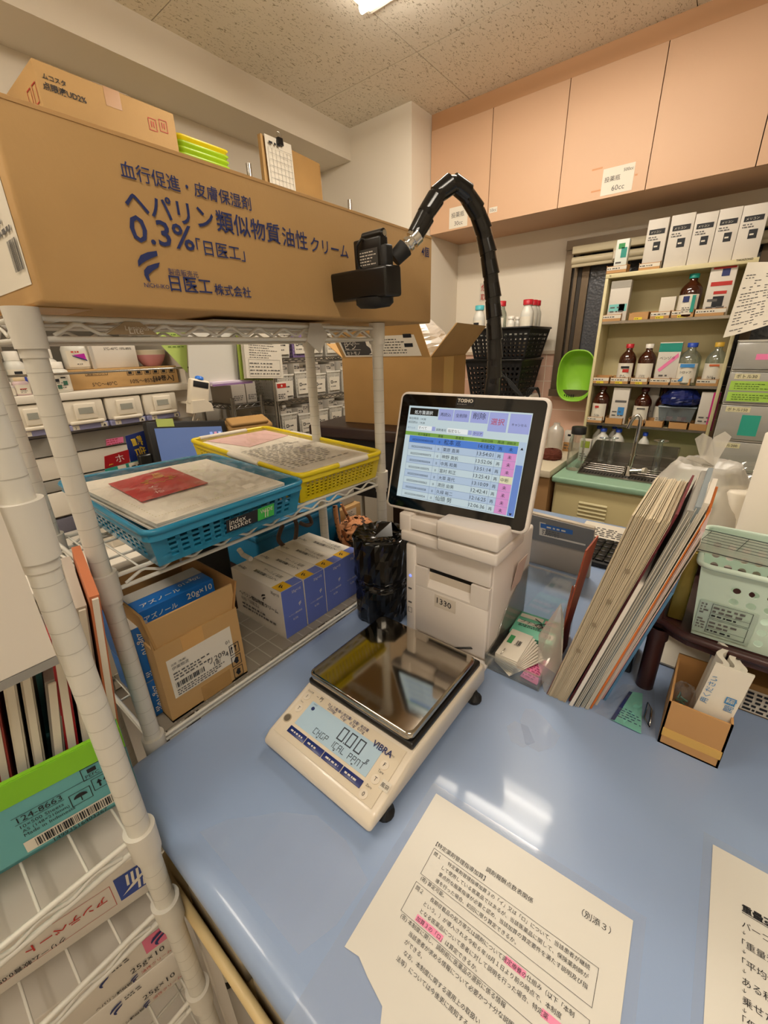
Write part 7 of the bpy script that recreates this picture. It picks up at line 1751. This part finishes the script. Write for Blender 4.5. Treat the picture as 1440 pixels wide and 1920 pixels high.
# card rack on the desk: tray with cards in it
t = thing('card_rack', 'small desk rack holding red and blue handwritten cards', 'rack', (.53,1.56,.80))
zr_ = ay(245,915,1.55).z
m=MB(); m.box(.42,.68,1.53,1.62,.7995,zr_-.02,M_mw,r=.003); m.part('rack_body', t)
standcard([(197,880),(244,868),(241,843),(196,856)],1.55,mat('deep_red_card','#9c141b',.35),'red handwritten card standing in the small desk rack',lambda m,O,u,v,W,H:(m.text('ホ',O+u*W*.5+v*H*.3,u,v,MATS['white_pen'],size=.03),m.tube([O+u*W*(.2+.03*i)+v*H*(.2+.1*(i%2))-Y_*.001 for i in range(6)],.001,MATS['yellow_pen'],n=4)))
standcard([(198,893),(280,872),(279,858),(197,880)],1.545,mat('teal_white_card','#2f8f80',.4),'teal and white folded card in front of the red card on the desk rack',lambda m,O,u,v,W,H:(m.decal(O+u*W*.3,u,v,W*.18,H,M_paper,.0006),m.decal(O+u*W*.55,u,v,W*.45,H,M_paper,.0006),m.dashes(O+u*W*.6+v*H*.2,u,v,W*.3,H*.5,1,M_ink,lift=.0012)))
standcard([(246,870),(292,855),(278,805),(235,818)],1.575,mat('navy_card','#1f2f72',.4),'navy blue card with yellow writing standing by the monitor',lambda m,O,u,v,W,H:m.text('警告',O+u*W*.35+v*H*.9,-v,u,MATS['yellow_pen'],width=H*.75,bold=.02))
standcard([(200,836),(232,830),(231,819),(199,824)],MY+.026,M_pink,'pink handwritten memo stuck on the machine front',lambda m,O,u,v,W,H:m.dashes(O+u*W*.05,u,v,W*.9,H,3,M_red,fill=.3),nm='memo',cat='note')
m=MB(); p_=ay(277,880,1.535); m.box(p_.x-.022,p_.x+.024,1.525,1.55,p_.z-.045,p_.z+.055,M_dark,r=.008); m.decal((p_.x-.016,1.525,p_.z-.006),X_,Z_,.014,.02,M_paper); m.solo('black_stamp','black hand stamp holder standing beside the monitor','stamp')
# ================================================================== STEEL WIRE RACK WITH WHITE BASKETS
GY0, GY1 = 2.0, 2.44; GX0 = ay(517,750,GY0).x; GX1 = ay(672,740,GY0).x
t = thing('steel_rack', 'chrome wire rack full of white medicine baskets against the back wall', 'rack', ((GX0+GX1)/2,2.2,0))
M_wire = mat('dull_chrome','#7f7c77',.3,metal=.9)
ptop = ay(460,305,GY0).z
for x in (GX0,GX1):
    for y in (GY0,GY1): m=MB(); m.cyl((x,y,.01),(x,y,ptop),.0125,M_steel,n=14); m.part('post', t)
levels = [ay(640,668,GY0).z, ay(640,737,GY0).z]; sp_ = levels[0]-levels[1]
lv = [levels[0]+sp_*1.5, levels[0], levels[1], levels[1]-sp_, levels[1]-2*sp_]
lv[0] = 2.06
for z in lv:
    wire_shelf(t, GX0, GX1, GY0, GY1, z, z-.022, m=M_wire, step=.04)
M_bask = mat('basket_white','#d9d4c8',.45); M_purp = mat('basket_purple','#9a82b8',.45)
def wbasket(x0,x1,y0,y1,z0,z1,front):
    t = thing('medicine_basket','', 'basket', ((x0+x1)/2,(y0+y1)/2,z0), 'white baskets on the chrome rack')
    m=MB(); i_=.008; b4=[V((x0+i_,y0+i_,z0)),V((x1-i_,y0+i_,z0)),V((x1-i_,y1-i_,z0)),V((x0+i_,y1-i_,z0))]; t4=[V((x0,y0,z1)),V((x1,y0,z1)),V((x1,y1,z1)),V((x0,y1,z1))]
    for i in range(4): j=(i+1)%4; m.lattice(b4[i],b4[j],t4[j],t4[i],9 if i%2==0 else 12,7,.002,front,br=.5)
    m.hexa(b4+[p+Z_*.003 for p in b4],front); m.box(x0-.003,x1+.003,y0-.003,y0+.004,z1-.010,z1,front,r=.002); m.box(x0-.003,x1+.003,y1-.004,y1+.003,z1-.010,z1,front,r=.002); m.box(x0-.003,x0+.004,y0,y1,z1-.010,z1,front); m.box(x1-.004,x1+.003,y0,y1,z1-.010,z1,front)
    m.part('basket_body', t)
    m=MB(); w=x1-x0; h=z1-z0; m.box(x0+w*.16,x1-w*.10,y0-.001,y0+.004,z0+h*.14,z0+h*.72,M_paper); m.frame((x0+w*.24,y0-.001,z0+h*.45),X_,Z_,.018,.018,.004,M_ink); m.dashes((x0+w*.42,y0-.001,z0+h*.46),X_,Z_,w*.36,.014,1,M_ink,seed=4); m.dashes((x0+w*.24,y0-.001,z0+h*.28),X_,Z_,w*.45,.012,1,M_grayink,seed=7); m.part('name_card', t)
    return t
bw = .120; pitch = .1315; bh = sp_*.62; bx0 = GX0+.035; nb = 5
rows_ = [(lv[1],'upper'),(lv[2],'middle'),(lv[3],'bottom')]
ordw = ['first','second','third','fourth','last']
for r_,(z,rn) in enumerate(rows_):
    for k in range(nb):
        x0 = bx0+pitch*k; mt = M_purp if (r_==0 and k==1) else M_bask
        b = wbasket(x0,x0+bw,GY0+.012,GY0+.30,z+.004,z+.004+bh*(.92+.06*((k+r_)%3)),mt)
        b['label'] = ('purple' if mt is M_purp else 'white')+' medicine basket, '+ordw[k]+' from the left on the '+rn+' row of the chrome rack'
        for q in range(2):
            m=MB(); xx=x0+.012+.055*q; h_=bh*(1.12+.10*((k+q+r_)%3)); m.box(xx,xx+.045,GY0+.03+.02*q,GY0+.16,z+.010,z+.010+h_,M_cwhite,r=.001); m.dashes((xx+.005,GY0+.0296+.02*q,z+h_-.02),X_,Z_,.035,.022,2,M_grayink,seed=k+q); m.decal((xx+.033,GY0+.03+.02*q,z+h_-.012),X_,Z_,.006,.007,M_ink,.0008)
            m.solo('drug_packet',('left' if q==0 else 'right')+' white drug packet in the '+ordw[k]+' basket of the '+rn+' row','packet','drug packets in the white baskets')
# boxes seen left of the chrome rack post, standing on a narrower rack behind
t = thing('steel_rack', 'lower chrome rack left of the tall chrome post', 'rack', (1.43,2.2,0))
NX0 = ay(437,760,2.08).x
for x in (NX0,GX0-.04):
    for y in (2.08,2.40): m=MB(); m.cyl((x,y,.01),(x,y,lv[2]+.04),.0115,M_steel,n=14); m.part('post', t)
for z in (lv[2],lv[3]): wire_shelf(t, NX0, GX0-.04, 2.08, 2.40, z, z-.022, m=M_wire, step=.05)
bx_=[(0,.085,lv[2],.10,None),(.09,.085,lv[2],.11,None),(.02,.16,lv[3],.13,1)]
for k,(o,w,z,h,rd2) in enumerate(bx_):
    m=MB(); x0=NX0+.01+o; m.box(x0,min(x0+w,GX0-.06),2.09,2.30,z+.004,z+.004+h,mat('faded_box','#b5aca0',.5),r=.002); m.dashes((x0+.01,2.0896,z+.02),X_,Z_,w*.7,.03,3,M_grayink,seed=k); 
    if rd2: m.decal((x0+w-.07,2.09,z+.06),X_,Z_,.035,.045,M_red,.0008); m.decal((x0+w-.058,2.09,z+.075),X_,Z_,.012,.016,M_paper,.0014)
    m.solo('faded_box',['grey faded box on the lower chrome rack, at its left end','grey faded box on the lower chrome rack, next to the tall post','long grey box with a red mark low on the small chrome rack'][k],'box')
m=MB(); a=ay(527,749,1.985); b=ay(540,748,1.985)
x0,x1=ay(522,748,GY0-.03).x,ay(541,748,GY0-.03).x; zt=ay(530,717,GY0-.03).z
m.box(x0,x1,GY0-.025,GY0+.009,lv[2]+.004,zt,M_cwhite,r=.001); m.decal((x0+.004,GY0-.025,zt-.030),X_,Z_,x1-x0-.008,.024,M_red,.0008); m.cyl(((x0+x1)/2,GY0-.0262,zt-.018),((x0+x1)/2,GY0-.0268,zt-.018),.006,M_paper,n=14); m.dashes((x0+.006,GY0-.025,lv[2]+.015),X_,Z_,x1-x0-.012,.03,3,M_ink); m.solo('medicine_box','narrow white box with a red emblem beside the chrome rack post','box')
# brown clipboard and calendar on top of the chrome rack
ZTOP = lv[0]+.004
t = thing('clip_board', 'brown board with a calendar sheet and black clip on the chrome rack', 'board', (1.8,2.1,ZTOP))
q=[ay(487,372,2.06),ay(600,380,2.06),ay(602,300,2.06),ay(497,252,2.06)]
zb_=ZTOP
m=MB(); xl,xr=ay(497,300,2.06).x,ay(604,330,2.06).x; zt=ay(497,252,2.06).z
m.sheet((xl,2.06,zb_),(xr,2.06,zb_),(xr,2.075,zt-.02),(xl,2.075,zt),.012,M_card2); m.box(xl-.012,xl,2.062,2.085,zb_,zt-.002,M_card); m.box(xr-.004,xr,2.072,2.10,zb_,zt-.03,M_card2); m.part('board', t)
m=MB(); x0_,x1_=ay(503,300,2.05).x,ay(551,300,2.05).x; zc_=ay(520,258,2.05).z; O=V((x0_,2.052,zc_-.26)); m.sheet(O,O+X_*(x1_-x0_),O+X_*(x1_-x0_)+Z_*.26+Y_*.010,O+Z_*.26+Y_*.010,.002,M_paper)
for k in range(8): m.decal(O+X_*.012+Z_*(.03+.026*k)-Y_*.0,X_,(Z_+Y_*.038).normalized(),x1_-x0_-.024,.0012,M_grayink,.001)
for k in range(7): m.decal(O+X_*(.012+(x1_-x0_-.026)/6*k)+Z_*.03,X_,(Z_+Y_*.038).normalized(),.0012,.182,M_grayink,.001)
m.dashes(O+X_*.015+Z_*.22,X_,(Z_+Y_*.038).normalized(),.10,.02,1,M_ink,lift=.0014); m.part('calendar_sheet', t)
m=MB(); xm=ay(525,262,2.05).x; m.prism([(-.018,-.03),(.018,-.03),(.014,.0),(-.014,.0)],(xm,2.085,zc_+.004),X_,Z_,.04,M_dark); m.tube([V((xm-.012,2.05,zc_+.002)),V((xm-.010,2.06,zc_+.03)),V((xm+.010,2.06,zc_+.03)),V((xm+.012,2.05,zc_+.002))],.0015,M_chrome,n=5); m.part('binder_clip', t)
# ================================================================== DARK TABLE WITH THE OPEN GLASSWARE CARTON
TB = 1.115; ang = R(9.5)
corner = az(577,796,TB); Mt = Tr(corner) @ Rz(ang)       # local +x away, local -y to the right
M_walnut = mat('dark_walnut','#332119',.4,noise=.2,nscale=14)
t = thing('dark_table', 'dark brown table carrying the opened glassware carton', 'table', (corner.x+.4,corner.y-.3,0))
m=MB(Mt); m.box(0,.80,-.72,0,-.05,0,M_walnut,r=.010,seg=3); m.part('table_top', t)
m=MB(Mt); m.box(.03,.77,-.69,-.03,-.30,-.0505,mat('apron_black','#0d0a09',.6)); m.part('apron', t)  # near-black apron, darker than the walnut top
for x_,y_ in ((.05,-.05),(.75,-.05),(.05,-.67),(.75,-.67)): m=MB(Mt); m.box(x_-.025,x_+.025,y_-.025,y_+.025,-TB,-.3005,M_walnut); m.part('leg', t)
BL_ = az(648,791,TB)
Mg = Tr(V((BL_.x,BL_.y,TB+.001))) @ Rz(ang)
GW, GD, GH = .405, .40, .262          # along -y (facing us), depth, height
t = thing('open_carton', 'large opened cardboard carton with a fragile glassware label on its raised flap', 'carton', (BL_.x+.2,BL_.y-.2,TB))
w=.005
m=MB(Mg); m.box(0,w,-GW,0,0,GH,M_card2); m.box(GD-w,GD,-GW,0,0,GH,M_card2); m.box(w,GD-w,-w,0,0,GH,M_card2); m.box(w,GD-w,-GW,-GW+w,0,GH,M_card2); m.box(w,GD-w,-GW+w,-w,0,w,M_card2); m.box(GD*.32,GD*.6,-GW-.0006,-GW,GH-.17,GH-.002,mat('brown_tape','#c69a5e',.3)); m.part('body', t)
fl_=.15
m=MB(Mg); q=[V((0,-.006,GH)),V((0,-GW+.006,GH)),V((-.05,-GW+.035,GH+fl_*.82)),V((-.05,.03,GH+fl_*.82))]
m.hexa([q[0]+X_*w,q[1]+X_*w,q[2]+X_*w,q[3]+X_*w]+q, M_card2)
u=(q[1]-q[0]).normalized(); vv=(q[2]-q[1]); vv=(vv-u*vv.dot(u)).normalized()
O=q[0]+u*.015+vv*.006; LH=.080
m.add([O-X_*.001,O+u*.345-X_*.001,O+u*.325+vv*LH-X_*.001,O-u*.02+vv*LH-X_*.001],[(0,1,2,3)],M_paper)
m.add([O+u*.006+vv*.006-X_*.0016,O+u*.165+vv*.006-X_*.0016,O+u*.155+vv*(LH-.006)-X_*.0016,O-u*.008+vv*(LH-.006)-X_*.0016],[(0,1,2,3)],mat('label_charcoal','#3b3836',.5))
for k,s in enumerate(('ガラス','ビ ン','セトモノ')): m.text(s,O+u*.012+vv*(.056-.0235*k)-X_*.002,u,vv,M_paper,width=(.055,.052,.064)[k],bold=.01); m.decal(O+u*.008+vv*(.052-.0235*k)-X_*.0016,u,vv,.075,.0015,M_paper) if k<2 else None
gl=[(a,b*.76) for a,b in [(.112,.095),(.15,.095),(.148,.06),(.136,.045),(.134,.022),(.15,.012),(.116,.012),(.130,.022),(.128,.045),(.114,.06)]]
m.add([O+u*a+vv*b-X_*.0022 for a,b in gl],[tuple(range(len(gl)))],M_paper); m.add([O+u*a+vv*b-X_*.0026 for a,b in ((.128,.074),(.138,.074),(.134,.065),(.14,.059),(.131,.05))],[(0,1,2,3,4)],MATS['label_charcoal'])
m.dashes(O+u*.185+vv*.010-X_*.001,u,vv,.11,.062,6,M_ink,seed=31,fill=.3); 
for k in range(2): m.decal(O+u*.28+vv*(.035+.035*k)-X_*.001,u,vv,.035,.014,M_ink,.001)
m.part('front_flap', t)
m=MB(Mg); q=[V((.0,-GW+.004,GH)),V((GD,-GW+.004,GH)),V((GD-.0,-GW-.085,GH+.115)),V((.03,-GW-.085,GH+.115))]
m.hexa([p+Y_*w for p in q]+q, M_card); m.part('side_flap', t)
m=MB(Mg); q=[V((GD,-.004,GH)),V((0.0,-.004,GH)),V((.03,.10,GH+.06)),V((GD-.03,.10,GH+.06))]; m.hexa([p-Y_*w for p in q]+q, M_card2); m.part('side_flap', t)
# packing film heaped in it
m=MB(Mg); bag_mesh(m,[(.12,.012),(.150,.06),(.158,.20),(.165,.30),(.125,.36),(.07,.415),(.01,.44)],(GD*.52,-GW*.56,0),clear('wrap_film','#fdfbf6',.10,.22,haze=.36,hcol='#f2ece2'),40,20,.10); m.solo('wrapping_film','big heap of crumpled clear wrapping film in the glassware carton','film')
# brown bag and papers near the desk end
m=MB(); a=ay(440,812,1.62); m.M=Tr(a)@Rz(R(-12))@Rx(R(20)); m.box(-.03,.17,-.02,.06,-.03,.035,M_card2,r=.012); m.box(-.02,.15,-.015,.05,.035,.05,M_card2,r=.006); m.solo('paper_bag','folded brown paper bag behind the yellow basket','bag')
# a rolling cart under the bag so that it stands
t = thing('side_stand', 'pale stand behind the yellow basket carrying the folded paper bag', 'stand', (1.2,1.65,0)); m=MB(); m.box(1.075,1.42,1.50,1.85,1.0,1.02,M_mg,r=.003); m.part('top', t)
for x_ in (1.10,1.39):
    for y_ in (1.53,1.82): m=MB(); m.cyl((x_,y_,0),(x_,y_,1.0),.014,M_mg); m.part('leg', t)
m=MB(); 
for k in range(4): q=[V((1.09+.01*k,1.52+.03*k,1.021+.004*k)),V((1.28+.01*k,1.54+.02*k,1.021+.004*k)),V((1.26,1.80,1.023+.004*k)),V((1.10,1.79,1.023+.004*k))]; m.hexa([p for p in q]+[p+Z_*.0015 for p in q],M_paper)
m.solo('loose_papers','loose white papers on the pale stand behind the yellow basket','papers')
# ================================================================== THINGS BEHIND THE LOWER SHELF
t = thing('storage_bin', 'blue plastic storage bin behind the cream boxes', 'bin', (.80,1.08,.79))
c0=ay(480,1010,.97); c1=ay(642,1000,.97)
M_bin = mat('bin_blue','#1d6f9a',.35)
m=MB(); x0,x1=c0.x,c1.x; zt=ay(600,948,.97).z
m.box(x0,x1,.97,1.25,.78,zt,M_bin,r=.010); m.box(x0-.006,x1+.006,.964,1.256,zt-.035,zt-.018,M_bin,r=.004); m.box(x0-.006,x1+.006,.964,1.256,zt-.006,zt+.006,M_bin,r=.004); m.part('bin_body', t)
m=MB(); m.box(x1-.10,x1-.05,.9625,.966,zt-.06,zt-.02,mat('bin_clip','#2c86b0',.35),r=.004); m.part('latch', t)
t = thing('low_shelf', 'low brown shelf behind the wire rack holding the bin and small cartons', 'shelf', (.9,1.1,0)); m=MB(); m.box(.30,1.12,.93,1.30,.745,.778,M_walnut,r=.003); m.part('shelf_board', t)
for x_ in (.33,1.09):
    for y_ in (.96,1.27): m=MB(); m.box(x_-.015,x_+.015,y_-.015,y_+.015,0,.745,M_walnut); m.part('leg', t)
m=MB(); a=ay(690,960,.99); m.box(x1+.02,1.10,1.0,1.2,.780,.872,M_card,r=.003); m.decal((x1+.05,1.0,.83),X_,Z_,.06,.03,M_paper,.0008); m.dashes((x1+.055,1.0,.833),X_,Z_,.045,.02,3,M_grayink,lift=.0012); m.solo('small_carton','brown carton with white slips behind the spotted tote','carton')
m=MB(); m.box(x1+.03,1.09,1.02,1.2,.873,.955,M_boxgrey,r=.003); m.decal((x1+.05,1.02,.90),X_,Z_,.10,.012,M_grayink,.0008); m.solo('grey_box','grey box lying on the brown carton behind the spotted tote','box')
def spot_mat():
    m = D.materials.new('spotted_cloth'); m.use_nodes = True; nt = m.node_tree; b = nt.nodes['Principled BSDF']; b.inputs['Roughness'].default_value=.8
    tc=nt.nodes.new('ShaderNodeTexCoord'); vo=nt.nodes.new('ShaderNodeTexNoise'); vo.inputs['Scale'].default_value=70; rp=nt.nodes.new('ShaderNodeValToRGB'); rp.color_ramp.elements[0].position=.38; rp.color_ramp.elements[0].color=lin('#3a2012'); rp.color_ramp.elements[1].position=.44; rp.color_ramp.elements[1].color=lin('#c98a5c')
    nt.links.new(tc.outputs['Object'],vo.inputs['Vector']); nt.links.new(vo.outputs['Fac'],rp.inputs[0]); nt.links.new(rp.outputs[0],b.inputs['Base Color']); return m
M_spot=spot_mat()
t = thing('tote_bag','orange brown spotted cloth tote lying behind the last cream box','bag',(.80,.92,.80))
a=ay(668,1005,.90)
m=MB(); bag_mesh(m,[(.045,0),(.066,.012),(.062,.04),(.04,.062),(.008,.07)],(a.x+.02,.915,ZS),M_spot,51,30,.12); m.part('bag_body', t)
m=MB(); m.tube(smooth([ay(628,948,.93),ay(632,980,.92),ay(640,1010,.915),ay(655,1025,.91)],5),.008,M_spot,n=8); m.tube(smooth([ay(640,945,.93),ay(655,975,.92),ay(668,1000,.915)],5),.005,M_spot,n=8); m.part('handles', t)
# braided dark handle cord
m=MB()
M_braid=mat('braided_cord','#4a3a32',.7,noise=.5,nscale=120)
pp=smooth([ay(530,985,.87),ay(522,1010,.86),ay(535,1024,.86),ay(552,1015,.86),ay(556,985,.87),ay(552,968,.88),ay(575,965,.87),ay(584,980,.87),ay(575,985,.87),ay(562,980,.88)],6)
m.tube(pp,.006,M_braid,n=8); m.solo('braided_handle','braided dark cord handle hanging below the baskets','cord')
m=MB(); m.box(.40,.495,.90,.955,.80,.975,M_mblack,r=.02,seg=3); m.solo('dark_bag','dark bag in the shadow behind the cream boxes','bag')
m=MB(); a=ay(455,1040,.84); m.tube([a,ay(470,1048,.80)],.006,M_white,n=10); m.tube([ay(448,1030,.84),a],.006,M_white,n=10); m.solo('white_hook','small white plastic hook beneath the blue basket','hook')
# table box beside terminal: white tab and brown card seen right of the black bag
m=MB(); m.box(.70,.78,.66,.86,ZS,ZS+.16,mat('dim_card','#8a7d6d',.6),r=.003) if False else None
